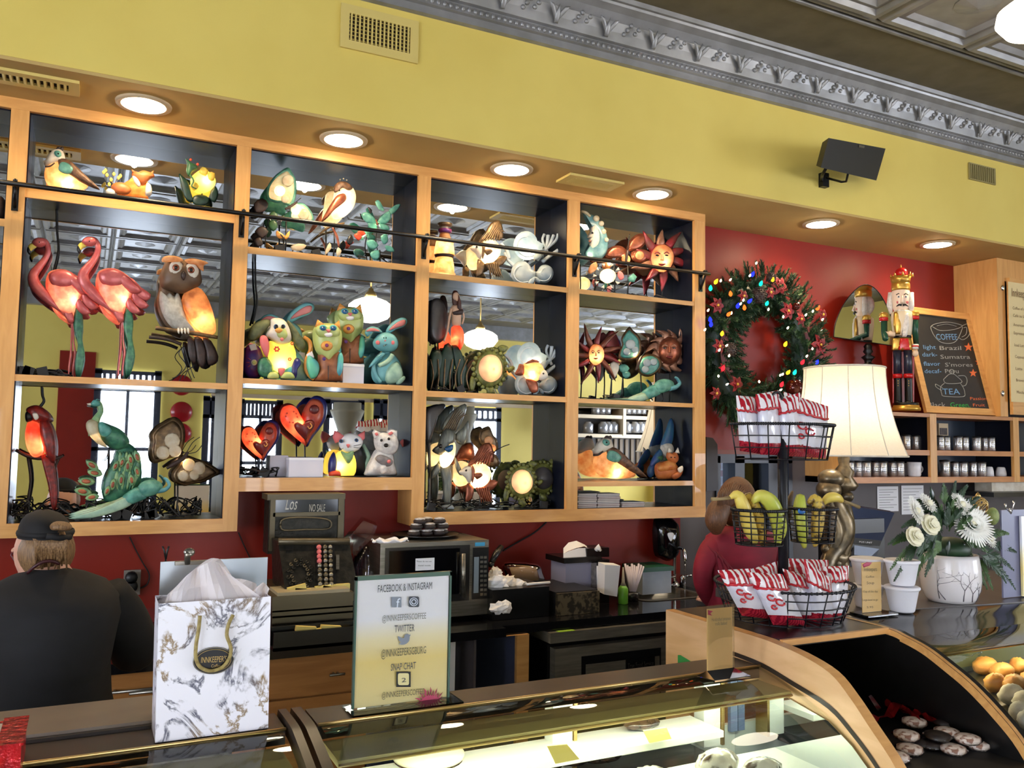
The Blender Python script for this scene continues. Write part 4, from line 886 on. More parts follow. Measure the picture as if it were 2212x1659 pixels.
f.U('plate',m_turd,[(932,652),(944,644),(956,650),(964,668),(968,700),(962,730),(944,742),(930,726),(929,690)],.008,0); f.st(946,735,8)
# ---- column 3, bottom
f=Fig('seahorse_fish_lamp','tall grey finned fish lamp with a glowing cream belly, left of the third bottom bay','lamp','3z',960)
f.U('face',m_fishg,[(933,973),(944,964),(950,944),(960,928),(972,926),(984,936),(982,954),(970,962),(958,980),(946,982)],.022,.01)
f.UU('fin',m_fishg,[[(952,928),(966,900),(984,882),(1004,872),(1008,882),(1000,906),(990,926),(978,938)],[(984,938),(1000,924),(1012,908),(1010,940),(1002,960),(986,956)]],.012,-.004)
for i in range(6): f.T('fin_ray',m_bronze,[(958+i*5,930,1.4),(974+i*4,904,1.2),(988+i*4,880+i*3,.8)],.008)
f.U('body',m_pearl,[(956,960),(968,956),(982,956),(984,970),(980,990),(970,1006),(956,1012),(950,998),(952,980)],.032,.0)
f.U('blue_patch',m_beye,[(960,970),(970,962),(979,961),(978,972),(968,978)],.008,.034,2); f.B('eye',m_eye,952,964,3.4,5,.034)
f.UU('lower_fin',m_fishg,[[(950,1008),(970,1006),(976,1040),(974,1080),(968,1096),(958,1080),(956,1040)],[(946,1000),(952,1012),(940,1030),(930,1034),(934,1014)],[(982,986),(990,1000),(1000,1024),(992,1026),(984,1010)]],.012,.0)
f.U('foot_base',m_coral,[(954,1092),(976,1090),(980,1102),(958,1104)],.02,.0); f.L(964,996,LP*.9)
angelfish('brown feathery angelfish lamp in front of the turtle lamps','3z',1030,1036,1.05,SY-.02,m_bone,m_copper,m_pearl)
butterfly('brown and teal butterfly lamp standing behind the brown angelfish','3z',
 [[(1036,930),(1048,922),(1058,922),(1066,940),(1074,950),(1076,970),(1064,976),(1046,966),(1034,950)],[(1062,976),(1078,992),(1076,1006),(1058,1010),(1046,994),(1052,980)]],
 [(1046,1004,2),(1058,990,3),(1068,976,2)],[[(1068,976),(1084,966),(1100,960)]],SY+.035,
 [(1056,952,10),(1064,968,8),(1060,992,8)],m_bronze,m_amber,(1060,1000,12),[(1060,974,LP*.4)],m3=m_bronze)
turtle('green sea turtle lamp with a glowing shell on the bottom shelf','3z',1126,1044,.88,SY,m_turs,LP*1.1)
turtle('unlit green turtle lamp with a dark shell at the right of the bottom shelf','3z',1172,1036,.82,SY+.05,m_turd,0)
f=Fig('seaweed_figure','dark metal seaweed and fish tail shape at the left edge of the third bottom bay','figurine','3z',928,Y=3.75)
f.U('tail',m_turd,[(920,890),(940,876),(958,872),(962,880),(948,894),(940,920),(930,950),(921,960)],.01,0); f.T('stem',m_turd,[(926,950,4),(928,1010,3),(926,1098,4)],0)
# ---- column 4, top
f=Fig('moon_lamp','blue crescent moon face lamp with white shells, left of the fourth top shelf','lamp','4a',1285)
f.U('crescent',m_moon,[(1258,458),(1268,461),(1284,466),(1300,484),(1310,504),(1314,530),(1308,550),(1292,562),(1270,556),(1262,546),(1276,540),(1286,524),(1288,504),(1282,488),(1272,474)],.02,.0)
f.U('face',m_bone,[(1284,484),(1292,494),(1296,512),(1292,530),(1280,538),(1273,530),(1274,524),(1270,520),(1274,514),(1268,512),(1275,500),(1276,492)],.016,.012)
f.B('eye',m_eye,1280,503,2.4,2,.028); f.B('lips',m_copper,1274,521,2.6,1.8,.026)
f.D('shell_disc',m_pearl,[(1288,472,7),(1299,483,6),(1304,500,6),(1310,518,5)],.016)
f.T('bead_tip',m_pearl,[(1256,456,2),(1266,460,3),(1274,468,3)],.01); f.L(1274,552,LP*.35); f.st(1285,560,14)
butterfly('orange butterfly lamp glowing between the moon and the red sun','4a',
 [[(1354,540),(1360,520),(1376,506),(1394,506),(1398,520),(1390,532),(1372,542)],[(1306,552),(1316,536),(1334,530),(1350,536),(1356,550),(1340,556),(1316,558)],[(1364,544),(1384,538),(1402,544),(1400,560),(1384,568),(1366,562)]],
 [(1352,566,2),(1354,552,3),(1356,538,2)],[[(1356,540),(1358,520),(1360,506)]],SY+.01,
 [(1352,560,10),(1382,552,10)],m_copper,m_amber,(1356,566,14),[(1354,556,LP*.7)],m3=m_copper)
f=Fig('flower_lamp','small round glowing flower lamp low on the fourth top shelf','lamp','4a',1312,Y=3.66)
f.U('globe',m_pearl,[(1296,592),(1302,584),(1314,580),(1326,586),(1330,598),(1324,608),(1310,612),(1298,604)],.025)
f.UU('petal',m_bone,[[(1290+22*math.cos(a)*1.0+22,596+20*math.sin(a)),(1312+30*math.cos(a+.15),596+27*math.sin(a+.15)),(1312+32*math.cos(a-.1),596+29*math.sin(a-.1))] for a in [k*PI/5 for k in range(10)]],.005,-.004,1)
f.UU('pink_shell',m_rose,[[(1336,586),(1344,588),(1348,600),(1340,606),(1334,596)],[(1312,620),(1320,618),(1320,630),(1312,632)]],.006,0); f.U('star_flower',m_tealt,[(1356,600),(1368,590),(1376,598),(1370,610),(1358,608)],.008,.0,1)
f.T('stem',m_black,[(1312,612,1),(1330,626,1),(1366,604,1)],-.01); f.UU('leaf',m_amber,[[(1276,572),(1288,566),(1290,580),(1276,592),(1270,586)]],.005,0); f.st(1312,612,14); f.L(1312,598,LP*.6)
def sun(lab,k,cx,cy,R_,r,Y,n,ray,glow,wav,lite,ph=0,tall=1.25):
    f=Fig('sun_face_lamp',lab,'lamp',k,cx,Y=Y)
    for i in range(n):
        a=ph+i*2*PI/n; L0=r*.9; L1=R_*(1 if i%2==0 else .86); w=.30*r*(1 if wav else 1.15)
        def P_(u,v): 
            aa=a+ (wav*.25*math.sin(u*4) if wav else .18*u)
            rr=L0+(L1-L0)*u; return (cx+rr*math.cos(aa)-v*w*math.sin(aa),cy+(rr*math.sin(aa)+v*w*math.cos(aa))*1.02)
        f.U('ray',ray[i%len(ray)],[P_(0,-.8),P_(.35,-1),P_(.7,-.5),P_(1,0),P_(.7,.5),P_(.35,1),P_(0,.8)],.012,-.004,2)
    f.U('face_rim',ray[0],[(cx+r*1.12*math.cos(t*PI/9),cy+r*tall*math.sin(t*PI/9)*1.1) for t in range(18)],.016,.0,1)
    f.U('face',glow,[(cx+r*.95*math.cos(t*PI/9),cy+r*tall*.98*math.sin(t*PI/9)) for t in range(18)],.042,.006,1)
    for sx in(-1,1): f.B('eye',m_eye,cx+sx*r*.4,cy-r*.25,r*.16,r*.08,.046,d=.5); f.T('brow',ray[0],[(cx+sx*r*.15,cy-r*.38,r*.04),(cx+sx*r*.4,cy-r*.52,r*.06),(cx+sx*r*.62,cy-r*.38,r*.04)],.044)
    f.T('nose',glow,[(cx,cy-r*.35,r*.06),(cx+.5,cy,r*.1),(cx,cy+r*.16,r*.13)],.05); f.T('mouth',m_dkred,[(cx-r*.28,cy+r*.48,r*.04),(cx,cy+r*.56,r*.09),(cx+r*.28,cy+r*.48,r*.04)],.044)
    f.st(cx,cy+r,14); 
    if lite: f.L(cx,cy+r*.45,lite,.02)
    return f
sun('red rayed sun face lamp glowing at the right of the fourth top shelf','4a',1430,558,72,25,SY,10,[m_sunr,m_sunp,m_sunr],m_face,0,LP,.15)
sun('brown sun face lamp with tall pointed rays, left of the fourth middle shelf','4b',1287,766,72,16,SY,11,[m_sunb,m_sunr],m_face,0,LP*.7,-.4,1.5)
sun('unlit copper sun face with curling rays, right of the fourth middle shelf','4b',1446,758,54,25,SY+.01,12,[m_sunp],m_copper,1,0,.1)
butterfly('mother-of-pearl butterfly lamp between the two sun faces','4b',
 [[(1358,706),(1366,712),(1382,728),(1386,750),(1382,768),(1362,780),(1340,778),(1336,766),(1344,744),(1342,730)],[(1384,772),(1404,764),(1424,772),(1430,790),(1418,806),(1400,814),(1382,808),(1376,790)]],
 [(1374,800,2),(1380,784,3),(1386,770,2)],[[(1386,770),(1396,756)]],SY-.01,
 [(1362,744,11),(1354,760,8),(1372,756,8),(1398,784,9),(1412,782,8),(1394,798,8)],m_bronze,m_naut,(1384,806,16),[(1376,768,LP*.6)],m3=m_teal)
f=Fig('maroon_butterfly','dark maroon butterfly right of the brown sun face','figurine','4b',1322,Y=3.74)
f.U('wing',m_sunr,[(1304,740),(1312,722),(1324,714),(1336,732),(1340,756),(1330,764),(1312,756)],.008,0); f.U('wing',m_dkred,[(1306,758),(1326,764),(1336,776),(1320,784),(1306,776)],.008,0); f.st(1320,776,10)
lyingbird('pale green peahen lamp lying with tail feathers low on the fourth middle shelf','4b',1414,838,.82,SY-.03)
f=Fig('teal_leaf_figure','teal and white leaf spray beside the brown sun face','figurine','4b',1352,Y=3.72)
f.UU('leaf',m_teal,[[(1338,790),(1350,786),(1360,796),(1350,806),(1340,802)],[(1344,806),(1358,802),(1362,812),(1350,818)]],.006,0); f.U('curled_leaf',m_bone,[(1316,790),(1330,780),(1338,792),(1330,814),(1322,820)],.006,.0); f.T('stem',m_black,[(1346,806,1),(1342,858,1.2)],-.01)
# ---- column 4, bottom
partridge('partridge lamp with an amber glowing belly, left of the fourth bottom bay','4c',1285,1034,.98,m_amber)
f=Fig('fox_lamp','sitting fox lamp glowing from its curled body beside the blue bird','lamp','4c',1442)
f.U('body',m_fox,[(1414,1010),(1420,1000),(1440,996),(1460,1002),(1466,1018),(1460,1032),(1436,1036),(1418,1032)],.035)
f.U('glow_opening',m_foxt,[(1420,1010),(1430,1000),(1446,994),(1460,1000),(1460,1014),(1440,1018),(1424,1018)],.022,.024)
f.U('head',m_fox,[(1442,976),(1450,980),(1458,976),(1464,984),(1464,996),(1456,1002),(1446,998),(1440,988)],.022,.02); f.UU('ear',m_bone,[[(1443,978),(1444,966),(1452,976)],[(1458,978),(1464,966),(1468,980)]],.008,.03,1)
f.U('tail',m_fox,[(1450,1026),(1466,1016),(1474,1008),(1474,1018),(1468,1030),(1456,1036)],.018,.03); f.U('tail_tip',m_bone,[(1464,1012),(1474,1006),(1475,1016),(1468,1022)],.010,.045); f.B('eye',m_eye,1450,988,1.4,1.4,.045); f.B('eye',m_eye,1458,988,1.4,1.4,.045)
f.L(1436,1012,LP*.9)
f=Fig('bluejay_lamp','tall blue long-tailed bird standing head down against the mirror','figurine','4c',1430,Y=3.735)
f.U('tail',m_blueb,[(1446,906),(1452,904),(1456,920),(1454,950),(1446,966),(1434,974),(1426,966),(1432,946),(1440,924)],.014,0)
f.U('belly',m_owlg,[(1426,966),(1436,956),(1450,958),(1456,972),(1446,990),(1432,984)],.018,.004); f.U('wing',m_blueb,[(1424,970),(1432,980),(1420,1002),(1404,1010),(1408,992)],.014,.006)
f.U('head',m_blueb,[(1402,1006),(1414,1004),(1414,1022),(1406,1032),(1398,1024)],.016,.004); f.UU('leaf',m_green,[[(1420,988),(1432,984),(1430,996)],[(1434,992),(1444,988),(1442,998)]],.004,.02); f.st(1412,1024,10)
# books
pm=M('book_page_edge',(206,200,192),.7,c2=(180,174,168),scale=60,stretch=(.3,.3,8))
covers=[M('book_cover_%d'%i,c,.5) for i,c in enumerate(((92,88,92),(120,70,60),(70,84,110),(150,146,140)))]
def pile(x0,x1,ytop,n,labs,g):
    a=at(x0,1090,Y=3.64).x; b=at(x1,1090,Y=3.64).x; z0=SH['4z']; zt=at((x0+x1)/2,ytop,Y=3.64).z; h=(zt-z0)/n
    for i in range(n):
        dx=rnd.uniform(-.004,.004); z=z0+i*h; bk=thing('book',labs%(['bottom one','second from the bottom','third from the bottom','fourth from the bottom','fourth from the top','third from the top','second from the top','top one'][i] if n==8 else ['bottom one','middle one','top one'][i]),'book',((a+b)/2,3.69,z),g)
        mk('page_block',G().box((a+dx+.002,3.642,z+.0015),(b+dx-.001,3.74,z+h-.0015)),pm,bk); mk('cover',G().box((a+dx,3.640,z+.0002),(b+dx,3.742,z+.0015)).box((a+dx,3.640,z+h-.0015),(b+dx,3.742,z+h-.0002)),covers[i%4],bk)
pile(1249,1290,1066,8,'thin pale book in the left pile under the partridge lamp, %s','books in the left pile')
pile(1292,1340,1066,8,'thin pale book in the middle pile on the cabinet floor, %s','books in the middle pile')
pile(1343,1392,1084,3,'thin pale book in the low right pile, %s','books in the right pile')
# ---- column 0 sliver
f=Fig('dark_figure_lamp','dark metal lamp figure cut by the left edge of the picture','lamp','0a',2); f.U('body',m_dkbrown,[(-24,440),(-6,424),(8,428),(14,446),(10,474),(-20,480)],.03); f.st(-4,470,10)
# ================================================================ right side: window, wreath, mug cabinet, board
# window in the back wall
w=bpy.data.objects.new('window_20',None); C.objects.link(w); w['kind']='structure'; w.location=V((3.45,WY,.85))
WF=M('dark_blue_window_frame',(30,36,52),.4)
for x0,x1 in ((xw0,xw0+.03),(xw1-.03,xw1),(3.305,3.375),(3.555,3.63)): mk('mullion',G().box((x0,WY-.015,.85),(x1,WY+.09,zr)),WF,w)
mk('window_frame',G().box((xw0,WY-.015,zr-.04),(xw1,WY+.09,zr+.01)),WF,w); mk('sill',G().box((xw0-.02,WY-.05,.83),(xw1+.02,WY+.1,.86)),WF,w)
mk('pane',G().box((xw0,WY+.04,.85),(xw1,WY+.045,zr)),glass('window_glass',(.92,.96,1)),w)
struct('wall_outside_brick',G().box((2,6.6,-.1),(9,6.7,4.2)),M('outside_brick',(206,190,190),.8,c2=(226,214,214),scale=8))
bk=bpy.data.materials['outside_brick']; nt=bk.node_tree; b=nt.nodes.new('ShaderNodeTexBrick'); b.inputs['Scale'].default_value=1; b.inputs['Brick Width'].default_value=.22; b.inputs['Row Height'].default_value=.075; b.inputs['Mortar Size'].default_value=.008
b.inputs['Color1'].default_value=lin((196,160,160)); b.inputs['Color2'].default_value=lin((214,190,196)); b.inputs['Mortar'].default_value=lin((226,226,230))
tc=nt.nodes.new('ShaderNodeTexCoord'); mp=nt.nodes.new('ShaderNodeMapping'); mp.inputs['Rotation'].default_value=(PI/2,0,0); nt.links.new(tc.outputs['Object'],mp.inputs[0]); nt.links.new(mp.outputs[0],b.inputs['Vector']); nt.links.new(b.outputs[0],nt.nodes['Principled BSDF'].inputs['Base Color'])
struct('ground_outside',G().box((-2,WY+.12,-.2),(12,9,-.1)),M('pavement',(150,150,150),.8))
struct('trim_4',G().box((xl,WY-.012,zr),(xw1+.3,WY,zr+.035)),M('red_brown_trim',(120,60,50),.5))
# dark rounded side unit left of the window
t=thing('water_filter','dark grey cabinet with rounded top standing left of the back window','cabinet',(3.08,3.7,.86))
P_=[at(1526,1060,Y=3.72),at(1526,944,Y=3.72),at(1540,946,Y=3.72),at(1550,960,Y=3.72),at(1552,1060,Y=3.72)]
mk('housing',G().prism(P_,(0,.05,0)),M('charcoal_plastic',(44,40,46),.5),t)
# ---- wreath
wr=thing('christmas_wreath','big green christmas wreath with coloured lights and poinsettias on the red wall','wreath',(0,0,0))
wc=at(1640,757,Y=3.72); wr.location=wc; RW,RH,rt_=.33,.345,.135
NEED=M('pine_needles',(40,72,40),.6,c2=(24,50,32),scale=20); NEED2=M('pine_needles_light',(74,104,60),.6,c2=(50,80,46),scale=20)
g=G()
n=40
rows=[[wc+V(((RW+.06*math.cos(b))*math.cos(a),-.05*math.sin(b)*.6+.02,(RH+.06*math.cos(b))*math.sin(a))) for b in [2*PI*k/8 for k in range(9)]] for a in [2*PI*i/n for i in range(n+1)]]
g.sheet(rows); mk('wreath_ring',g,m_dkgreen,wr)
R=random.Random(11)
def sprig(g,c,d,L_,nn,w):
    d=d.normalized(); s1=d.orthogonal().normalized(); s2=d.cross(s1)
    for i in range(nn):
        t=i/nn; a=R.uniform(0,2*PI); r_=(s1*math.cos(a)+s2*math.sin(a)); p0=c+d*(L_*t); p1=p0+(r_*.8+d*.75).normalized()*w*(1.1-t*.5); q=d.cross(r_)*.003
        g.add([p0-q,p0+q,p1],[(0,1,2)],False)
    g.tube([c,c+d*L_],.003,4,caps=False)
for mi,(mt,cnt) in enumerate(((NEED,520),(NEED2,130))):
    g=G()
    for i in range(cnt):
        a=R.uniform(0,2*PI); b=R.uniform(-.3,PI+.3); rr=.07
        c=wc+V(((RW+rr*math.cos(b))*math.cos(a),-rr*math.sin(b)-.01,(RH+rr*math.cos(b))*math.sin(a)))
        rad=V((math.cos(a),0,math.sin(a))); tan=V((-math.sin(a),0,math.cos(a)))
        d=rad*math.cos(b)*.9+V((0,-1,0))*abs(math.sin(b))*.6+tan*R.uniform(-.1,.7)
        if c.y+d.normalized().y*.09<3.0: continue
        sprig(g,c,d,R.uniform(.07,.12),44,.034)
    for v in g.v:
        if v.y>3.775: v.y=3.775
        if v.x<X['i']+.006: v.x=X['i']+.006+ (3.775-v.y)*.0
    mk('pine_foliage',g,mt,wr,kind='stuff')
PET=M('poinsettia_velvet',(150,20,30),.5,c2=(110,12,22),scale=20)
def poins(px,py,r,o=.14):
    c=at(px,py,Y=3.72-o)
    for lay,(rr,n_) in enumerate(((r,6),(r*.6,5))):
        for k in range(n_):
            a=k*2*PI/n_+lay*.5; u=V((math.cos(a),0,math.sin(a))); v=V((-math.sin(a),0,math.cos(a)))
            o_=[c+u*rr*x+v*rr*y*.32+V((0,-.006*lay-.012*math.sin(x*PI),0)) for x,y in((.08,0),(.4,-1),(.75,-.6),(1,0),(.75,.6),(.4,1))]
            mk('poinsettia_petal',G().puff(o_,.002),PET,wr)
    mk('poinsettia_centre',G().blob(c+V((0,-.014,0)),.008,.006,.008,n=7,m=5),M('amber_bead',(220,170,60),.4) if 'amber_bead' not in bpy.data.materials else bpy.data.materials['amber_bead'],wr)
for p in ((1548,660,.05),(1682,618,.062),(1700,672,.058),(1662,632,.04),(1770,745,.07),(1728,690,.04),(1552,748,.045),(1590,830,.05),(1545,850,.04),(1560,795,.03),(1604,640,.04),(1775,680,.04)): poins(*p)
def cone(px,py,r):
    c=at(px,py,Y=3.57); t_=mk('pine_cone',G().blob(c,r*.8,r*.7,r),m_dkbrown,wr); g=G()
    for j in range(7):
        z=-1+2*(j+.5)/7; q=math.sqrt(1-z*z)
        for k in range(9):
            a=2*PI*(k+.5*(j%2))/9; g.blob(c+V((q*r*.85*math.cos(a),q*r*.75*math.sin(a),z*r)),r*.17,r*.17,r*.11,n=5,m=4)
    mk('cone_scales',g,m_dkbrown,t_,kind='stuff')
cone(1640,638,.045); cone(1578,756,.04); cone(1666,600,.03)
for i,(px,py,r) in enumerate(((1716,838,.05),(1720,662,.022))):
    mk('glass_ornament',G().blob(at(px,py,Y=3.56),r,r,r,n=16,m=12),M('dark_red_glass_%d'%i,(70,22,16),.08,metal=.4),wr)
cols={'w':(255,232,190),'y':(255,190,30),'g':(20,190,150),'b':(30,40,255),'o':(255,90,30),'r':(255,30,40)}
LM={k:emis('fairy_bulb_'+k,c,3.2 if k!='w' else 7) for k,c in cols.items()}
for (x,y,k) in ((1547,608,'y'),(1557,606,'w'),(1535,622,'g'),(1578,604,'w'),(1620,595,'w'),(1626,592,'b'),(1634,568,'w'),(1644,612,'g'),(1669,604,'y'),(1578,634,'o'),(1606,648,'w'),(1594,660,'b'),(1600,656,'w'),(1620,650,'b'),(1608,664,'o'),(1530,670,'w'),(1534,690,'b'),(1536,700,'b'),(1523,712,'w'),(1657,655,'g'),(1660,668,'w'),(1692,684,'w'),(1724,656,'w'),(1741,680,'w'),(1756,672,'w'),(1767,665,'o'),(1777,690,'w'),(1702,708,'w'),(1776,714,'w'),(1697,743,'y'),(1755,753,'w'),(1743,769,'w'),(1734,782,'r'),(1765,782,'b'),(1717,804,'g'),(1703,804,'y'),(1691,808,'w'),(1686,810,'w'),(1726,824,'w'),(1689,830,'r'),(1687,842,'w'),(1554,756,'w'),(1575,768,'w'),(1570,746,'w'),(1560,720,'y'),(1552,812,'w'),(1571,830,'w'),(1575,678,'o'),(1580,676,'w'),(1562,795,'r'),(1715,846,'o'),(1640,824,'w')):
    p=at(x,y,Y=3.555); r=.011 if k!='w' else .006; d=V((R.uniform(-.6,.6),-.5,R.uniform(.4,1))).normalized()
    mk('fairy_bulb',G().tube([p-d*r*1.4,p-d*r*.5,p+d*r*.6,p+d*r*1.5],[r*.5,r*.95,r*.7,r*.15],8),LM[k],wr)
# ---- right cabinets
CY=3.5; cz=lambda px,py: at(px,py,Y=CY).z
cb_=thing('mug_cabinet','open maple wall cabinet holding silver canisters and white mugs','cabinet',(4.9,WY,0)); zb=cz(1900,1044); cb_.location.z=zb
cxp=lambda px,py=980: at(px,py,Y=CY).x
XL=cxp(1822,1020); XR=6.6; zt_=cz(2000,893); zb2=cz(1900,1031); zm1,zm0=cz(2100,974),cz(2100,985); zt0=cz(2100,905)
CWD=M('orange_maple',(196,134,76),.4,c2=(178,116,60),scale=5,stretch=(1.2,8,8),det=5,dist=.6)
def cw(n,a,b,m=None): return mk(n,G().box(a,b),m or CWD,cb_)
cw('top_rail',(XL,CY,zt0),(XR,CY+.02,zt_)); cw('bottom_rail',(XL,CY,zb),(XR,CY+.02,zb2)); cw('shelf',(XL+.02,CY+.004,zm0),(XR,3.78,zm1)); cw('top_panel',(XL,CY+.02,zt_-.02),(XR,3.789,zt_)); cw('floor_panel',(XL,CY+.02,zb),(XR,3.789,zb2))
cw('end_panel',(XL-.0,CY+.001,zb),(XL+.018,3.789,zt_-.001),MAPLEV)
for a,b in((2010,2024),(2190,2202)): cw('divider',(cxp(a),CY-.001,zb),(cxp(b),CY+.02,zt_),MAPLEV); xm=(cxp(a)+cxp(b))/2; cw('partition',(xm-.009,CY+.02,zb2),(xm+.009,3.78,zt0),DARK)
mk('back_panel',G().box((XL+.02,3.781,zb2),(XR,3.788,zt0)),M('slate_lining',(44,54,70),.3),cb_)
CAN=M('canister_steel',(206,206,210),.25,metal=.85); CANL=M('canister_black_lid',(20,20,22),.3); CLAB=M('dark_label_ink',(40,40,48),.6)
def canister(px,zs,i,lab,Y=3.60,h=.094,r=.0265,g_=None):
    x=at(px,980,Y=Y).x; t=thing('steel_canister',lab,'canister',(x,Y,zs),g_)
    mk('body',G().lathe((x,Y,zs),[(r*.9,0),(r,.005),(r,h*.86),(r*.93,h*.9)],18),CAN,t); mk('lid',G().lathe((x,Y,zs),[(r*.98,h*.9),(r*1.02,h*.92),(r*1.0,h*.97),(r*.5,h),(0,h)],18),CANL,t)
    g=G()
    for k in range(3):
        zq=zs+h*(.55-.11*k); w=.6-.12*(k%2)
        g.sheet([[V((x+r*1.02*math.sin(a),Y-r*1.02*math.cos(a),zq+dz)) for a in [(-w+2*w*j/6)-.4 for j in range(7)]] for dz in(0,.003)])
    mk('label_print',g,CLAB,t,kind='stuff')
up1=[1958,1979,2031,2044,2070,2084,2110,2128,2141,2165]; lo1=[1835,1852,1871,1890,1906,1927,1943,2061,2080,2100,2120]
for i,px in enumerate(up1): canister(px,zm1,i,'steel canister with black lid on the upper shelf, %s from the left'%('first','second','third','fourth','fifth','sixth','seventh','eighth','ninth','last')[i],Y=3.58+.03*(i%2),g_='canisters on the upper shelf')
for i,px in enumerate(lo1): canister(px,zb2,i,'steel canister with black lid on the lower shelf, %s from the left'%('first','second','third','fourth','fifth','sixth','seventh','eighth','ninth','tenth','last')[i],Y=3.58+.03*(i%2),g_='canisters on the lower shelf')
canister(2040,zb2,0,'taller silver canister at the left of the lower right bay',Y=3.57,h=.104,r=.031)
canister(1828,zb2,0,'steel canister half cut by the cabinet end panel',Y=3.62)
WCH=M('white_china',(232,232,236),.25)
def mug(px,zs,lab,Y=3.58,r=.034,h=.075,inv=False,handle=True,cat='mug'):
    x=at(px,1010,Y=Y).x; t=thing('china_mug',lab,cat,(x,Y,zs))
    pr=[(r*.75,0),(r*.95,.008),(r,h*.6),(r*1.05,h),(r*.97,h),(r*.9,h*.5),(r*.8,.012),(0,.01)] if not inv else [(r*1.05,0),(r*.98,h*.5),(r*.8,h*.9),(r*.6,h),(0,h)]
    mk('cup_body',G().lathe((x,Y,zs),pr,24),WCH,t)
    if handle: mk('handle',G().tube([V((x+r*math.cos(.3)*1.0+ .022*math.sin(a*PI)*1.1,Y-.01,zs+h*(.82-.6*a))) for a in [k/8 for k in range(9)]],.0045,7),WCH,t)
mug(1975,zb2,'white mug with a handle at the right of the lower left bay',r=.040,h=.088); mug(1950,zb2,'white jug half hidden behind the white mug',Y=3.68,r=.03,h=.08)
mug(2137,zb2,'upturned white cup between canister and right cup',inv=True,handle=False,r=.026,h=.062,cat='cup'); mug(2162,zb2,'upturned white cup at the right end of the lower shelf',inv=True,handle=False,r=.032,h=.060,cat='cup')
a=at(2010,1028,Y=3.55); 
# spoon on canister shelf
# small framed card at the back of the upper right bay
t=thing('label_card','small brown card with dark print at the left of the upper right bay','card',(cxp(2035),3.7,zm1)); a=at(2029,960,Y=3.72);b=at(2048,915,Y=3.72)
mk('card',G().box((a.x,3.72,zm1),(b.x,3.735,b.z)),CREAM,t); mk('print',G().box((a.x+.006,3.718,b.z-.075),(b.x-.012,3.72,b.z-.03)),m_dkbrown,t)
# tall cabinet with the menu door
XT=5.24; tc_=thing('menu_cabinet','tall maple cabinet at the right edge with a menu sheet on its door','cabinet',(5.9,WY,zt_))
mk('side_panel',G().box((XT,CY,zt_+.001),(XT+.02,3.789,SZ-.014)),MAPLEV,tc_); mk('face_frame',G().box((XT,CY-.02,zt_+.001),(XT+.075,CY,SZ-.014)).box((XT+.075,CY-.02,SZ-.16),(7,CY,SZ-.014)),MAPLEV,tc_)
a=at(2163,598,Y=CY-.03); zd=a.z; dr=mk('door',G().box((XT+.09,CY-.045,zt_+.015),(6.6,CY-.022,zd)),MAPLE,tc_)
for y in(622,850): p=at(2166,y,Y=CY-.05); mk('hinge',G().blob(p,.014,.010,.02),CHROME,tc_)
p0=at(2178,608,Y=CY-.05); p1=at(2190,868,Y=CY-.05)
PAP=M('cream_menu_paper',(226,204,150),.6); mk('menu_sheet',G().box((p0.x,CY-.049,p1.z),(6.4,CY-.046,p0.z)),PAP,tc_)
MI=M('brown_menu_ink',(120,92,58),.6)
for (s,y,h,wd) in (('Innkeepers',640,20,60),('Coffee of the Day',668,7,64),('Cafe au Lait',684,7,48),('Americano',704,7,40),('Espresso',722,7,34),('Iced Latte',748,7,38),('Cappuccino',773,7,44),('Latte',799,7,22),('Brewed Tea',824,7,44),('Mocha',850,7,26)):
    A_=at(2186+(y-640)*.05,y,Y=CY-.051); B_=A_+V((wd*.0031,0,0)); txt(s,A_,B_,h*.0027,MI,tc_)
# ---- chalkboard
PB=V((0,3.585,0)); nb=V((0,-1,.245)).normalized(); zbb=zt_+.002
def atb(x,y,o=0):
    pl=(V((0,3.53,zbb))+nb*o,nb); return at(x,y,pl=pl)
BLC=atb(1997,892); BRC=atb(2148,893); TLC=atb(1985,674); TRC=atb(2123,679)
ub=(BRC-BLC); wb_=ub.length; ub=V((1,0,0)); vb=nb.cross(ub); vb=-vb if vb.z<0 else vb
Hb=(TRC-BRC).dot(vb); Wb=BRC.x-BLC.x
bd=thing('chalkboard','framed chalkboard listing coffee and tea flavours, leaning on the mug cabinet','sign',BLC+ub*Wb/2)
q3=lambda u,v,o=0: BLC+ub*(u*Wb)+vb*(v*Hb)+nb*o
def slab(u0,v0,u1,v1,o0,o1): return G().hexa([q3(u0,v0,o1),q3(u1,v0,o1),q3(u1,v1,o1),q3(u0,v1,o1),q3(u0,v0,o0),q3(u1,v0,o0),q3(u1,v1,o0),q3(u0,v1,o0)])
mk('slate',slab(.05,.05,.95,.95,0,.006),M('chalkboard_slate',(38,36,32),.7,c2=(30,28,26),scale=6),bd)
for a in((0,0,1,.06),(0,.94,1,1),(0,.06,.075,.94),(.925,.06,1,.94)): mk('frame',slab(*a,-.004,.018),MAPLE,bd)
CHW=M('grey_chalk',(150,150,146),.9); CHB=M('blue_chalk',(110,150,190),.9); CHO=M('orange_chalk',(220,110,60),.9); CHG=M('green_chalk',(50,160,70),.9)
pb=lambda x,y: atb(x,y,.0075)
def bt(s,x0,y0,x1,y1,h,m): txt(s,pb(x0,y0),pb(x1,y1),h*.0027,m,bd,nrm=nb,it=.1,name='chalk_lettering')
bt('COFFEE',2024,734,2070,734,15,CHB); bt('light',1995,754,2022,754,10,CHB); bt('Brazil',2030,756,2078,756,10,CHW); bt('dark-',1993,770,2025,770,10,CHB); bt('Sumatra',2032,775,2096,775,10,CHW)
bt('flavor',1996,790,2032,790,10,CHB); bt("S'mores",2042,792,2102,792,10,CHW); bt('decaf-',1998,806,2034,806,10,CHB); bt('Peru',2042,806,2072,806,10,CHW); bt('TEA',2038,852,2074,852,14,CHB)
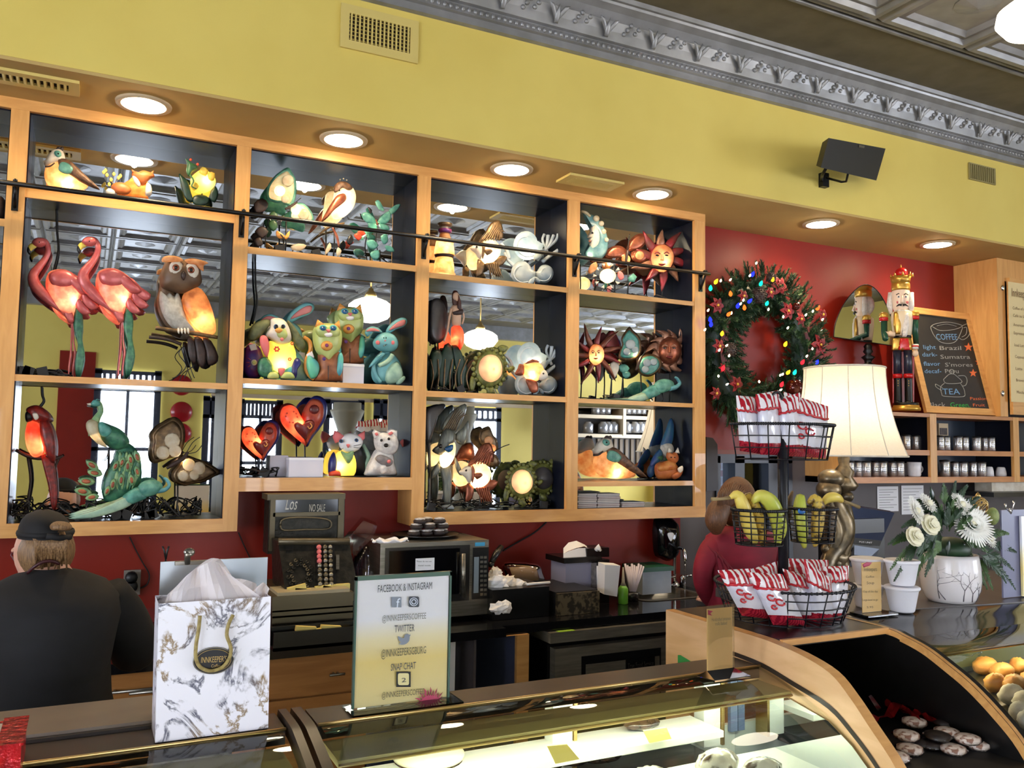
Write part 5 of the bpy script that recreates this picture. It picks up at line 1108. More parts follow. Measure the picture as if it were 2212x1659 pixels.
bt('Black,',2006,880,2046,880,12,CHW); bt('Green,',2054,880,2096,880,12,CHG); bt('Passion',2096,864,2132,864,7,CHO); bt('Fruit',2102,878,2128,878,7,CHO)
def line(pts,m,r=.0022): mk('chalk_stroke',G().tube([pb(x,y) for x,y in cr(pts,4,False)],r,5),m,bd)
line([(2011,705),(2020,700),(2045,696),(2070,700),(2078,705),(2060,712),(2030,714),(2011,705),(2016,722),(2030,738),(2050,742),(2066,736),(2078,712),(2078,705)],CHW)
line([(2078,704),(2090,700),(2096,710),(2092,726),(2080,734),(2072,730)],CHW); line([(2082,708),(2088,708),(2087,722),(2078,728)],CHW); line([(2024,704),(2045,700),(2066,705)],CHW,.0015)
line([(2038,820),(2046,812),(2052,808),(2060,808),(2068,814),(2078,824),(2070,828),(2044,828),(2038,820)],CHW); line([(2056,808),(2050,802),(2056,798),(2062,803),(2058,808)],CHW); line([(2040,828),(2032,836),(2034,850),(2040,856),(2080,857),(2084,848),(2080,836),(2074,828)],CHW); line([(2036,838),(2026,832),(2021,830),(2022,836),(2034,844)],CHW); line([(2070,812),(2084,812),(2089,822),(2086,832),(2078,834)],CHW)
for (x,y,r) in((2106,733,6),(2092,750,10),(2111,759,9),(2114,782,8),(2102,806,9)):
    mk('chalk_star',G().prism([pb(x+(r if k%2==0 else r*.42)*math.sin(k*PI/5),y-(r if k%2==0 else r*.42)*math.cos(k*PI/5)) for k in range(10)],nb*.0006),CHO,bd)
# ---- standing half-moon mirror
t=thing('table_mirror','half round mirror on a black turned stand beside the king doll','mirror',at(1872,880,Y=3.70)); t.location.z=zt_
o_=[at(x,y,Y=3.70) for x,y in cr([(1801,728),(1803,706),(1812,678),(1826,652),(1846,628),(1866,615),(1886,620),(1904,640),(1922,676),(1932,712),(1936,748)],3,False)]
mk('mirror_glass',G().prism(o_,(0,.006,0)),MIRR,t); mk('bevel_edge',G().tube(o_+[o_[0]],.003,6),BLK,t)
c=at(1875,760,Y=3.715)
mk('turned_post',G().lathe((c.x,c.y,0),[(.045,zt_),(.05,zt_+.02),(.02,zt_+.05),(.03,zt_+.10),(.016,zt_+.16)]+[(r,at(1875,y,Y=3.715).z) for r,y in((.016,800),(.04,795),(.045,788),(.02,784),(.024,778),(.042,772),(.016,766),(.03,760),(.022,754),(.026,748),(.012,742))],18),BLK,t)
# ---- nutcracker
t=thing('nutcracker_doll','tall wooden king nutcracker in a red crown and green coat','figurine',at(1950,885,Y=3.555)); t.location.z=zt_; NY=3.555
k_=kr(1950,NY); nc=at(1950,760,Y=NY); ne=V((-nc.x,-nc.y,0)).normalized()
def nP(x,y,o=0):
    p=at(x,y,pl=(nc+ne*(-o),ne)); p.z=max(p.z,zt_); return p
nz=lambda y: nP(1950,y).z; nx=lambda x,y=760: at(x,y,Y=NY).x
NR=M('nutcracker_red',(190,28,30),.25); NG=M('nutcracker_green',(22,70,52),.3); NB=M('nutcracker_navy',(36,38,56),.3); NF=M('nutcracker_face',(240,214,190),.35); NW=M('white_doll_fur',(232,226,220),.8,c2=(206,200,194),scale=60,bump=.8); NGO=M('gold_paint',(206,160,70),.3,metal=.6); NC=M('cream_tunic',(224,206,176),.4); NHA=M('doll_hand',(226,196,164),.4)
def nl(name,px,prof,mat,R_=None): return mk(name,G().lathe((nP(px,760).x,nP(px,760).y,0),[(r*k_,nz(y)) for r,y in prof],20),mat,t)
nl('base',1955,[(32,887),(32,881),(29,879),(29,876)],NGO); nl('plinth',1955,[(28,877),(28,870)],BLK)
for i,(x) in enumerate((1938,1961)):
    nl('boot',x,[(10,874),(9,866),(8.5,820),(9.5,815)],BLK if i<2 else NB); nl('boot_cuff',x,[(10.5,817),(11,812),(10.5,808)],NR); nl('leg',x,[(9.5,808),(9,780),(9.5,756)],NB)
    g=G().blob(nP(x,869,-.018),.016,.022,.012); mk('shoe',g,BLK,t)
    for y in(823,828,833): mk('boot_button',G().blob(nP(x+2,y,(-.026)*.72),.005,.004,.005,n=7,m=5),NGO,t)
mk('coat_back',G().prism([nP(1928,872,.03),nP(1975,872,.03),nP(1975,760,.03),nP(1928,760,.03)],-ne*.012),NR,t)
nl('coat_skirt',1950,[(22,757),(22,748),(20,736),(18,728)],NGO); nl('belt',1950,[(20,731),(20,726)],BLK)
nl('torso',1950,[(19,730),(22,715),(25,690),(24,676),(12,668)],NC)
mk('gold_sash',G().puff([nP(x,y,(-.074)*.72) for x,y in((1931,674),(1943,672),(1946,700),(1944,722),(1934,722),(1930,700))],.012),NGO,t); mk('fur_front',G().puff([nP(x,y,(-.076)*.72) for x,y in((1948,674),(1962,676),(1962,704),(1958,728),(1948,728))],.012),NW,t)
mk('red_apron',G().puff([nP(x,y,(-.072)*.72) for x,y in((1945,730),(1962,731),(1966,756),(1940,756))],.008),NR,t); mk('gold_apron',G().puff([nP(x,y,(-.070)*.72) for x,y in((1928,730),(1944,730),(1940,756),(1926,756))],.008),NGO,t)
for sx,x in((-1,1910),(1,1977)):
    nl('shoulder',x,[(9,686),(11,682),(10,676),(6,673)],NGO); nl('epaulette',x,[(10,692),(10.5,686),(9,683)],NR)
    mk('arm',G().tube([nP(x,690,(0)*.72),nP(x,718,(0)*.72),V((nx(x),NY-.01,nz(736) if sx<0 else nz(744)))],[.019,.018,.017],12),NG,t)
mk('cuff',G().tube([nP(1910,724,(-.03)*.72),nP(1915,722,(-.06)*.72)],.018,10),NW,t); mk('hand',G().tube([nP(1914,723,(-.05)*.72),nP(1924,721,(-.07)*.72),nP(1934,722,(-.075)*.72)],[.016,.019,.012],10),NHA,t)
mk('cuff',G().tube([nP(1977,744,(-.01)*.72),nP(1977,754,(-.012)*.72)],.019,10),NW,t); mk('cuff_band',G().tube([nP(1977,747,(-.011)*.72),nP(1977,750,(-.012)*.72)],.0205,10),NR,t); mk('hand',G().blob(nP(1977,763,(-.015)*.72),.018,.018,.022),NHA,t)
nl('head',1948,[(14,674),(18,664),(20,648),(20,630),(17,624)],NF); mk('hair',G().blob(nP(1938,648,(+.03)*.72),.044,.040,.062,n=16,m=10),NW,t)
for x in(1916,1968): mk('hair_lock',G().tube([nP(x if x>1950 else x+8,632,(-.0)*.72),nP(x if x>1950 else x+6,660,(-.005)*.72),nP(x if x>1950 else x+9,678,(0)*.72)],[.015,.018,.010],10),NW,t)
mk('beard',G().puff([nP(x,y,(-.066)*.72) for x,y in((1938,668),(1960,670),(1954,690),(1944,690))],.014),NW,t)
for x in(1941,1957):
    mk('eye_white',G().blob(nP(x,641,(-.066)*.72),.008,.008,.008),WHT,t); mk('eye_pupil',G().blob(nP(x,641,(-.072)*.72),.0045,.0045,.005),m_eye,t); mk('eyebrow',G().tube([nP(x-5,637,(-.062)*.72),nP(x,634,(-.068)*.72),nP(x+5,637,(-.062)*.72)],.003,6),BLK,t); mk('cheek',G().blob(nP(x-2 if x<1950 else x+3,653,(-.058)*.72),.009,.006,.009),m_rose,t)
mk('nose',G().tube([nP(1949,636,(-.06)*.72),nP(1949,654,(-.082)*.72)],[.005,.011],8),NF,t)
for sx in(-1,1): mk('moustache',G().tube([nP(1949+sx*1,659,(-.074)*.72),nP(1949+sx*7,658,(-.074)*.72),nP(1949+sx*13,662,(-.064)*.72)],[.007,.006,.002],8),BLK,t)
nl('crown_band',1948,[(20,628),(21,624),(21,616),(20,612)],NGO); nl('crown',1948,[(20,613),(22,606),(23.5,598),(22,598),(19,604),(18,612)],NGO)
for k in range(8):
    a=k*PI/4; c=nP(1948,599)+V((23*k_*math.cos(a),23*k_*math.sin(a),0)); mk('crown_point',G().tube([c,c+V((.004*math.cos(a),.004*math.sin(a),.024))],[.010,.001],6),NGO,t)
mk('crown_cap',G().blob(nP(1947,590,(0)*.72),.036,.036,.034,n=18,m=12),NR,t); mk('crown_finial',G().tube([nP(1946,584,(0)*.72),nP(1946,572,(0)*.72)],[.006,.003],7),NGO,t)
# papers on grey wall
for i,(x0,y0,x1,y1,l) in enumerate(((1895,1051,1941,1104,'left'),(1947,1049,1996,1110,'right'))):
    a=at(x0,y0,Y=3.785); b=at(x1,y1,Y=3.785); t=thing('posted_note','white note taped to the grey wall under the mug cabinet, %s one'%l,'paper',(a.x,3.788,b.z),'notes on the grey wall'); mk('sheet',G().box((a.x,3.785,b.z),(b.x,3.787,a.z)),WHT,t)
    g=G(); 
    for k in range(8): z=a.z-.02-(a.z-b.z-.03)*k/8; g.box((a.x+.015,3.784,z-.002),(b.x-.015-.03*(k%3),3.785,z))
    mk('print_lines',g,CLAB,t,kind='stuff')
a=at(2136,1042,Y=3.6);b=at(2230,1060,Y=3.6); tag(mk('box_row',G().box((a.x,3.58,b.z),(b.x,3.7,a.z)),m_bone),'row of pale printed boxes on the black shelf at the right edge','boxes')
struct('shelf_right',G().box((a.x-.1,3.5,b.z-.03),(b.x+.4,3.789,b.z-.001)),BLACK)
# ================================================================ back counter
CTZ=.945; CF=3.15
GRAN=M('black_granite',(14,14,16),.08,c2=(24,24,27),scale=90)
ct=thing('back_counter','long polished black counter under the display cabinet','counter',(1.2,3.45,CTZ-.035))
XE=at(1720,1290,Z=CTZ).x
pf=[at(1290,1372,Z=CTZ-.035)]
y1=at(1120,1366,Z=CTZ).y
mk('worktop',G().box((-1.8,CF-.02,CTZ-.035),(1.55,3.785,CTZ)).box((1.55,CF+.02,CTZ-.035),(2.42,3.785,CTZ)).box((2.42,CF+.02,CTZ-.035),(2.9,3.40,CTZ)).box((2.42,3.70,CTZ-.035),(2.9,3.785,CTZ)).box((2.82,3.40,CTZ-.035),(2.9,3.70,CTZ)),GRAN,ct)
# cabinet run below
bc=thing('drawer_cabinet','oak base cabinet with wide drawers and thin bar handles under the counter','cabinet',(.5,3.45,0))
x1=at(765,1400,Y=CF).x+.06
mk('carcass',G().box((-1.8,CF+.02,0),(x1,3.77,CTZ-.036)),MAPLED,bc)
def drawer(xa,xb,za,zb,hx0,hx1,hz):
    d=mk('drawer',G().box((xa,CF,za),(xb,CF+.02,zb)),MAPLED,bc)
    mk('bar_handle',G().tube([V((hx0,CF-.028,hz)),V((hx1,CF-.028,hz))],.005,8).tube([V((hx0+.02,CF,hz)),V((hx0+.02,CF-.028,hz))],.004,6).tube([V((hx1-.02,CF,hz)),V((hx1-.02,CF-.028,hz))],.004,6),STEEL,d)
zA=at(700,1425,Y=CF).z; zB=at(700,1408,Y=CF).z
e=lambda px,py: at(px,py,Y=CF)
a=e(590,1425); b=e(590,1510)
drawer(.62,x1-.01,b.z,a.z,e(708,1455).x,x1-.1,e(708,1455).z)
drawer(.62,x1-.01,a.z+.01,CTZ-.04,.9,1.0,a.z+.06) if CTZ-.04-a.z>.09 else None
drawer(-.1,.60,e(290,1520).z,e(290,1440).z,e(278,1494).x,e(278,1494).x+.3,e(300,1492).z)
drawer(-.1,.60,e(290,1440).z+.01,CTZ-.04,.1,.4,CTZ-.09)
drawer(.62,x1-.01,.1,b.z-.01,.8,1.0,b.z-.12); drawer(-.1,.6,.1,e(290,1520).z-.01,.1,.4,.4)
# open cubby section
ob=thing('open_cubby','open maple framed shelf unit with bluish lining left of the steel fridge','cabinet',(1.5,3.45,0))
xa=x1+.005; xb=e(1143,1400).x; xi=e(1117,1400).x; zt=e(1060,1352).z; zi=e(1060,1378).z
mk('face_frame',G().box((xa,CF,zi),(xb,CF+.02,CTZ-.037)).box((xi,CF+.001,0),(xb,CF+.02,zi)),MAPLE,ob)
mk('lining',G().box((xa,3.75,0),(xb,3.77,CTZ-.037)).box((xb-.018,CF+.02,0),(xb,3.75,CTZ-.037)).box((xa,CF+.02,0),(xa+.018,3.75,CTZ-.037)).box((xa,CF+.02,.1),(xb,3.75,.12)),M('blue_grey_lining',(92,100,130),.4),ob,kind='stuff')
mk('partition',G().box((e(1035,1400).x,CF+.05,.12),(e(1040,1400).x,3.75,zi)),GREY,ob)
t=thing('paper_towel_roll','white paper sheets hanging in the open cubby','paper',(e(985,1400).x,CF+.1,.6)); mk('sheet',G().box((e(972,1400).x,CF+.09,e(972,1520).z),(e(1003,1400).x,CF+.10,zi-.002)),WHT,t)
# fridge
FST=M('dull_fridge_steel',(132,126,112),.35,metal=.35,c2=(112,106,94),scale=8,stretch=(1,1,10))
fr_=thing('undercounter_fridge','stainless undercounter fridge with a wide recessed drawer handle','fridge',(2.1,3.45,0))
FXa=e(1186,1400).x; FXb=2.45; zf=e(1300,1358).z
mk('body',G().box((FXa+.02,CF+.05,.1),(FXb,3.75,CTZ-.06)).box((FXa+.02,CF+.1,0),(FXb,3.7,.1)),BLACK,fr_)
mk('top_lid',G().box((FXa,CF-.01,e(1300,1378).z-.0),(FXb,CF+.3,CTZ-.04)),FST,fr_)
zdt=e(1300,1392).z; d_=mk('drawer_front',G().box((FXa+.03,CF+.0,.5),(FXb-.01,CF+.045,zdt)),FST,fr_)
a=e(1256,1418);b=e(1427,1470); mk('handle_recess',G().box((a.x,CF-.002,.55),(b.x,CF+.0005,a.z)),BLACK,d_); mk('recess_plate',G().box((a.x+.02,CF-.006,.56),(b.x-.01,CF-.0025,a.z-.035)),FST,d_)
a=at(1352,1424,Y=CF-.008);b=at(1414,1442,Y=CF-.008); mk('name_plate',G().box((a.x,CF-.010,b.z),(b.x,CF-.0065,a.z)),BLK,d_); txt('True Food Service',V((a.x+.008,CF-.0105,b.z+.012)),V((b.x-.008,CF-.0105,b.z+.012)),.02,STEEL,d_)
p=at(1218,1361,Z=CTZ-.039); tag(mk('green_note',G().box((p.x-.04,CF-.008,CTZ-.0395),(p.x+.04,CF+.018,CTZ-.038)),M('lime_paper',(150,190,50),.6)),'lime green slip lying on the fridge lid','note')
# clutter: antique register
rg=thing('antique_cash_register','ornate blackened antique cash register with a tall marquee','cash register',(at(665,1300,Y=3.4).x,3.45,CTZ))
IRON=M('blackened_bronze',(52,50,44),.4,metal=.6,c2=(34,34,31),scale=40,bump=.8); IRONL=M('worn_bronze_edge',(96,88,70),.4,metal=.6)
RY=3.42; r_=lambda x,y,Y=RY: at(x,y,Y=Y)
def rbox(n,x0,y0,x1,y1,Y0,Y1,m=IRON,p=rg): 
    a=r_(x0,y0,Y0); b=r_(x1,y1,Y0); return mk(n,G().box((a.x,Y0,b.z),(b.x,Y1,a.z)),m,p)
mq=rbox('marquee',582,1072,742,1190,3.50,3.60); rbox('marquee_frame',578,1068,746,1078,3.49,3.61,IRONL); 
for a in((585,1074,592,1190),(732,1076,741,1190),(590,1108,735,1113)): rbox('marquee_moulding',*a,3.488,3.50,IRONL)
rbox('marquee_window',592,1080,732,1108,3.494,3.499,M('dark_window_glass',(24,32,40),.1))
txt('Los',r_(616,1101,3.493),r_(642,1101,3.493),.05,STEEL,rg,it=.3); txt('NO SALE',r_(668,1105,3.493),r_(702,1105,3.493),.03,STEEL,rg)
g=G(); o_=cr([(606,1135),(614,1121),(660,1118),(706,1122),(716,1133),(706,1143),(660,1144),(614,1146)],3)
g.tube([r_(x,y,3.488) for x,y in o_+[o_[0]]],.004,6); mk('oval_moulding',g,IRONL,rg)
for k in range(9): mk('scroll_relief',G().tube([r_(600+k*15+6*math.cos(t*.7),1172+7*math.sin(t*.7+k),3.492) for t in range(10)],.004,5),IRON,rg)
# sloped body
bdp=[r_(594,1166),r_(745,1166),r_(750,1275),r_(598,1280)]
mk('body',G().hexa([V((v.x,3.36 if i<2 else 3.24,v.z)) for i,v in enumerate(bdp)]+[V((v.x,3.50,v.z)) for v in bdp]),IRON,rg)
mk('body_top_edge',G().tube([V((bdp[0].x,3.355,bdp[0].z)),V((bdp[1].x,3.355,bdp[1].z))],.014,8),IRONL,rg)
def onb(x,y,o=0): 
    n=V((0,-1,.12/ (bdp[0].z-bdp[3].z))).normalized(); return at(x,y,pl=(V((0,3.36,bdp[0].z))+n*o,n)) 
nb2=V((0,-1,-.0)) 
for c_,x in enumerate((689,702,713)):
    for r2 in range(9): mk('register_key',G().blob(onb(x+r2*.3,1182+r2*10,.012),.010,.010,.010,n=8,m=6),m_rose if c_==0 and r2<4 else IRONL if (c_+r2)%2 else STEEL,rg)
mk('key_panel',G().hexa([onb(680,1174,.003),onb(722,1174,.003),onb(726,1268,.003),onb(684,1270,.003)]+[onb(680,1174,-.02),onb(722,1174,-.02),onb(726,1268,-.02),onb(684,1270,-.02)]),BLACK,rg)
mk('side_lever',G().hexa([onb(726,1198,.02),onb(733,1198,.02),onb(733,1230,.02),onb(726,1230,.02)]+[onb(726,1198,-.01),onb(733,1198,-.01),onb(733,1230,-.01),onb(726,1230,-.01)]),STEEL,rg)
for k in range(26):
    a=k*2*PI/13; r0=18+8*(k%2); mk('filigree',G().tube([onb(648+r0*math.cos(a)*(1)+3*math.cos(t),1240+r0*1.2*math.sin(a)+3*math.sin(t),.004) for t in range(6)],.003,5),IRONL if k%3==0 else IRON,rg)
mk('dial_slot',G().hexa([onb(617,1181,.004),onb(633,1181,.004),onb(633,1189,.004),onb(617,1189,.004)]+[onb(617,1181,-.01),onb(633,1181,-.01),onb(633,1189,-.01),onb(617,1189,-.01)]),BLACK,rg)
rbox('drawer_base',590,1296,762,1345,3.20,3.6); rbox('drawer_lip',588,1290,764,1298,3.18,3.6,IRONL)
for k in range(3): rbox('drawer_moulding',588,1308+k*12,762,1311+k*12,3.193,3.2,IRONL)
rbox('receipt_tray',600,1281,755,1290,3.19,3.34,M('worn_cream_tray',(170,158,128),.5))
YC=M('yellow_price_card',(226,206,120),.6)
for i,(x,y) in enumerate(((640,1276),(700,1276),(738,1274),(655,1288-6),(715,1283-4))):
    p=at(x,y-5,Y=3.25); tag(mk('price_card',G().box((p.x-.034,3.235+.01*(i%3),p.z-.01),(p.x+.034,3.25+.01*(i%3),p.z+.012),R=Matrix.Rotation(.1*(i-2),3,'Y')),YC),'small yellow price card on the register ledge, %s'%('leftmost upper','middle upper','right','left lower','middle lower')[i],'card','yellow cards on the register')
# lower till drawer with cards
td=thing('till_drawer','open black till drawer in front of the antique register','drawer',(at(680,1360,Y=3.1).x,3.12,.86)); a=at(588,1358,Y=3.09);b=at(765,1388,Y=3.09)
mk('tray',G().box((a.x,3.06,b.z),(b.x+.02,3.125,b.z+.012)).box((a.x,3.06,b.z),(b.x+.02,3.07,a.z-.01)).box((a.x,3.11,b.z),(b.x+.02,3.125,a.z)),BLACK,td)
for i,(x,y) in enumerate(((661,1357),(679,1364),(715,1355),(741,1363))):
    p=at(x,y,Y=3.085); tag(mk('price_card',G().box((p.x-.036,3.08,p.z-.012),(p.x+.036,3.10,p.z+.006),R=Matrix.Rotation(.12*(-1)**i,3,'Y')),YC),'small yellow price card in the open till drawer, %s'%('leftmost','second','third','rightmost')[i],'card','yellow cards in the till drawer')
# clear plastic domes
CLR=glass('clear_plastic',(.86,.86,.93),1.35,.05,.04)
pd=thing('plastic_dome','stack of clear plastic dome lids between register and microwave','container',(at(785,1250,Y=3.5).x,3.5,CTZ)); 
c=at(786,1250,Y=3.52)
for k in range(3):
    mk('dome_lid',G().lathe((c.x+.012*k,3.52,CTZ+.002),[(.062-.004*k,0),(.062-.004*k,.05),(.058-.004*k,.20+.02*k),(.045,.26+.02*k),(0,.27+.02*k)],24),CLR,pd)
o_=[at(x,y,Y=3.42) for x,y in((746,1170),(785,1124),(815,1136),(806,1160),(770,1200),(752,1192))]
mk('tilted_lid',G().prism(o_,(0.01,.06,.01)),CLR,pd)
# microwave
mw=thing('microwave','stainless microwave oven with a dark door and keypad','microwave',(at(935,1250,Y=3.3).x,3.5,CTZ))
MY=3.33; m_=lambda x,y,Y=MY: at(x,y,Y=Y)
A=m_(822,1178);B_=m_(1056,1163);Cc=m_(1056,1308);Dd=m_(822,1300)
x0,x1_=A.x,B_.x; zt=(A.z+B_.z)/2; zb=CTZ+.02
mk('housing',G().box((x0,MY+.02,zb),(x1_,3.72,zt)),STEEL,mw); mk('front_panel',G().box((x0,MY,zb),(x1_,MY+.02,zt)),STEEL,mw)
def mbx(n,x0p,y0,x1p,y1,m,d0=.004,d1=0,p=mw):
    a=m_(x0p,y0);b=m_(x1p,y1); return mk(n,G().box((a.x,MY-d0,b.z),(b.x,MY-d1,a.z)),m,p)
mbx('door_frame',832,1184,1012,1296,M('microwave_door_frame',(70,68,66),.25,metal=.8),.006); mbx('door_window',840,1190,990,1282,M('microwave_glass',(8,8,10),.08),.009,.0055)
mk('door_handle',G().tube([m_(1001,1196,MY-.035),m_(1001,1290,MY-.035)],.009,10).tube([m_(1001,1200,MY-.035),m_(1001,1200,MY)],.006,6).tube([m_(1001,1285,MY-.035),m_(1001,1285,MY)],.006,6),STEEL,mw)
kp=mbx('keypad',1021,1183,1053,1292,BLACK,.005)
for r2 in range(9):
    for c2 in range(2): mbx('key',1036+c2*8,1201+r2*10,1042+c2*8,1206+r2*10,M('key_grey_%d%d'%(r2,c2),(120,130,140),.4) if False else STEEL,.007,.005,kp)
mbx('display',1023,1203,1032,1280,M('keypad_label',(120,132,140),.4),.007,.005,kp)
mbx('blue_badge',1026,1172,1047,1179,M('blue_sticker',(60,150,190),.4),.002); nt_=mbx('taped_note',896,1206,936,1230,WHT,.011,.009)
txt('Please do not use',m_(900,1214,MY-.0115),m_(932,1214,MY-.0115),.006,CLAB,nt_); txt('metal inside',m_(903,1223,MY-.0115),m_(930,1223,MY-.0115),.006,CLAB,nt_)
for dx in(.03,.5): mk('foot',G().lathe((x0+dx,MY+.05,CTZ),[(.015,0),(.015,.02)],10),BLACK,mw)
# plate stack and doily on the microwave
COOK=M('dark_cookie',(48,34,30),.6,c2=(30,22,20),scale=40,bump=.6); SUG=M('sugared_rim',(206,200,196),.7,c2=(150,140,134),scale=60,bump=.6)
cp=at(915,1160,Y=3.5); pc=thing('black_platter','black platter piled with dark sugared cookies on the microwave','platter',(cp.x,3.52,zt))
mk('platter',G().lathe((cp.x+.015,3.52,zt+.001),[(.10,0),(.12,.004),(.15,.014),(.145,.014),(.1,.008),(0,.008)],28),BLACK,pc)
ncook=0
for (dx,dz,n) in((0,.012,6),(-.005,.04,5),(.0,.062,3)):
    for k in range(n):
        x=cp.x+.015+(-.09+.18*(k+.5)/n)*(1-dz*4); y=3.47+.03*(k%2); ck=thing('sugared_cookie','sugared cookie on the microwave platter, %s layer, %s'%({6:'bottom',5:'middle',3:'top'}[n],['leftmost','second from the left','third from the left','fourth from the left','fifth from the left','rightmost'][k if k<n-1 else 5]),'cookie',(x,y,zt+dz),'cookies on the microwave platter')
        mk('cookie',G().lathe((x,y,zt+dz),[(.02,0),(.028,.006),(.028,.014),(.02,.02)],12),COOK,ck); mk('sugar_top',G().lathe((x,y,zt+dz+.018),[(.022,0),(.024,.004),(.012,.008),(0,.008)],12),SUG,ck)
p=at(843,1165,Y=3.4); g=G(); 
vs=[(p.x+.075*math.cos(a)*(1+.06*math.sin(a*14)),3.4+.05*math.sin(a)*(1+.06*math.sin(a*14)),zt+.004+.006*math.sin(a*7)) for a in [k*2*PI/56 for k in range(56)]]
g.add(vs+[(v[0],v[1],v[2]+.004) for v in vs],[tuple(range(56)),tuple(range(111,55,-1))]+[(i,(i+1)%56,(i+1)%56+56,i+56) for i in range(56)],False)
tag(mk('paper_doily',g,WHT),'white scalloped paper doily lying on the microwave top','doily')
# tongs / knife handle and cable
tag(mk('black_tongs',G().tube([at(1062,1215,Y=3.45),at(1072,1196,Y=3.47),at(1083,1182,Y=3.5)],[.012,.016,.014],8).tube([at(1060,1225,Y=3.45),at(1062,1215,Y=3.45)],.014,8),BLACK),'black handled cleaver sticking up behind the microwave','utensil')
tag(mk('wall_cable',G().tube([at(x,y,Y=3.775) for x,y in cr([(1086,1190),(1120,1170),(1155,1150),(1180,1128)],4,False)],.004,6),m_blk2),'black cable running up the red wall right of the microwave','cable')
tag(mk('wall_cable',G().tube([at(x,y,Y=3.78) for x,y in cr([(515,1150),(528,1180),(545,1215),(556,1240),(560,1270)],4,False)],.003,6),m_blk2),'thin dark cable on the red wall left of the register','cable')
tag(mk('wall_cable',G().tube([at(x,y,Y=3.78) for x,y in cr([(280,1160),(292,1185),(308,1215),(322,1240),(318,1262),(300,1272)],4,False)],.003,6),m_blk2),'thin dark cable on the red wall above the wall outlet','cable')
# outlet
ot=thing('wall_outlet','grey double wall outlet with two black plugs on the red wall','outlet',at(284,1283,Y=3.78)); a=at(268,1232,Y=3.78);b=at(302,1284,Y=3.78)
mk('cover_plate',G().box((a.x,3.775,b.z),(b.x,3.789,a.z)),M('grey_plate',(130,122,116),.4),ot)
for y in(1247,1266): p=at(284,y,Y=3.77); mk('plug',G().lathe((p.x,3.745,p.z),[(0,0),(.022,0),(.024,.03)],12,R=Matrix.Rotation(-PI/2,3,'X')),m_blk2,ot)
mk('plug_cord',G().tube([at(x,y,Y=3.75) for x,y in((284,1268),(290,1290),(305,1315),(320,1340))],.005,6),m_blk2,ot)
# black condiment trays with napkins
tr1=thing('condiment_tray','black plastic tray heaped with crumpled white napkins and creamers','tray',(at(1110,1280,Y=3.3).x,3.3,CTZ)); 
def cbox(n,x0,y0,x1,y1,Y0,Y1,m,p,zb=None):
    a=at(x0,y0,Y=Y0);b=at(x1,y1,Y=Y0); z=CTZ+.001 if zb is None else zb
    return mk(n,G().box((a.x,Y0,z),(b.x,Y1,a.z)),m,p)
cbox('tray_body',1064,1275,1186,1315,3.28,3.55,BLACK,tr1)
def crumple(px,py,rx,rz,Y,m,p=None,seed=1,lab=None):
    Rr=random.Random(seed); c=at(px,py,Y=Y); g=G(); g.blob(c,rx,rx*.7,rz,n=14,m=9); 
    g.v=[c+(v-c)*(1+Rr.uniform(-.28,.28)) for v in g.v]; g.sm=[False]*len(g.sm)
    return mk('crumpled_napkin',g,m,p) if p else tag(mk('crumpled_napkin',g,m),lab,'napkin')
for i,(x,y,a,b) in enumerate(((1075,1262,.05,.035),(1095,1258,.045,.03),(1112,1266,.05,.03),(1070,1240,.03,.03),(1128,1270,.04,.018),(1088,1270,.04,.025))): crumple(x,y,a,b,3.36+.01*i,M('cream_napkin_%d'%i,(226,216,204),.7) if i%2 else WHT,tr1,i)
p=at(1083,1310,Y=3.16); c_=crumple(1083,1312,.045,.026,3.20,WHT,None,31,'crumpled white napkin lying on the black counter right of the microwave')
bg_=thing('clear_bread_bag','clear plastic packet of tan wafers behind the napkin tray','packet',(at(1130,1240,Y=3.6).x,3.6,CTZ)); 
mk('wafer_pack',G().puff([at(x,y,Y=3.62) for x,y in((1100,1225),(1158,1222),(1166,1258),(1112,1262))],.03),M('tan_wafer',(178,146,104),.7),bg_); mk('plastic_sleeve',G().puff([at(x,y,Y=3.60) for x,y in cr([(1084,1222),(1100,1214),(1160,1218),(1172,1236),(1174,1262),(1110,1262),(1092,1244)],2)],.05),CLR,bg_); mk('bag_tray',G().box((bg_['label'] and at(1100,1260,Y=3.6).x,3.55,CTZ+.001),(at(1180,1260,Y=3.6).x,3.7,at(1140,1262,Y=3.6).z)),BLACK,bg_)
tag(mk('white_straw',G().tube([at(1139,1262,Y=3.3),at(1187,1258,Y=3.35)],.006,7),WHT),'white stick lying across the edge of the black tray','straw')
cd=thing('card_dispenser','speckled black open drawer tray in the middle of the counter','tray',(at(1240,1280,Y=3.3).x,3.3,CTZ)); cbox('tray_front',1204,1283,1295,1303,3.26,3.275,M('punched_steel',(118,104,80),.45,metal=.5,c2=(60,54,44),scale=40,lo=.45,hi=.55),cd); 
a=at(1204,1283,Y=3.26);b=at(1295,1276,Y=3.26); mk('tray_top',G().box((a.x,3.276,CTZ+.001),(b.x,3.60,a.z+.004)),M('speckled_black',(22,22,24),.4,c2=(70,66,60),scale=90,lo=.6,hi=.75),cd)
nd=thing('napkin_dispenser','grey and black napkin dispenser with papers piled on top','dispenser',(at(1265,1250,Y=3.5).x,3.5,CTZ)); cbox('dispenser_body',1222,1214,1278,1275,3.48,3.62,M('lavender_grey_plastic',(150,150,176),.5),nd); cbox('dispenser_frame',1219,1206,1300,1216,3.46,3.64,BLACK,nd,zb=at(1250,1216,Y=3.46).z); cbox('dispenser_end',1279,1216,1294,1275,3.47,3.63,m_greyf,nd); cbox('tower_body',1294,1210,1316,1285,3.45,3.62,BLACK,nd)
mk('white_roll',G().tube([at(1296,1222,Y=3.46),at(1297,1272,Y=3.46)],.018,10),WHT,nd)
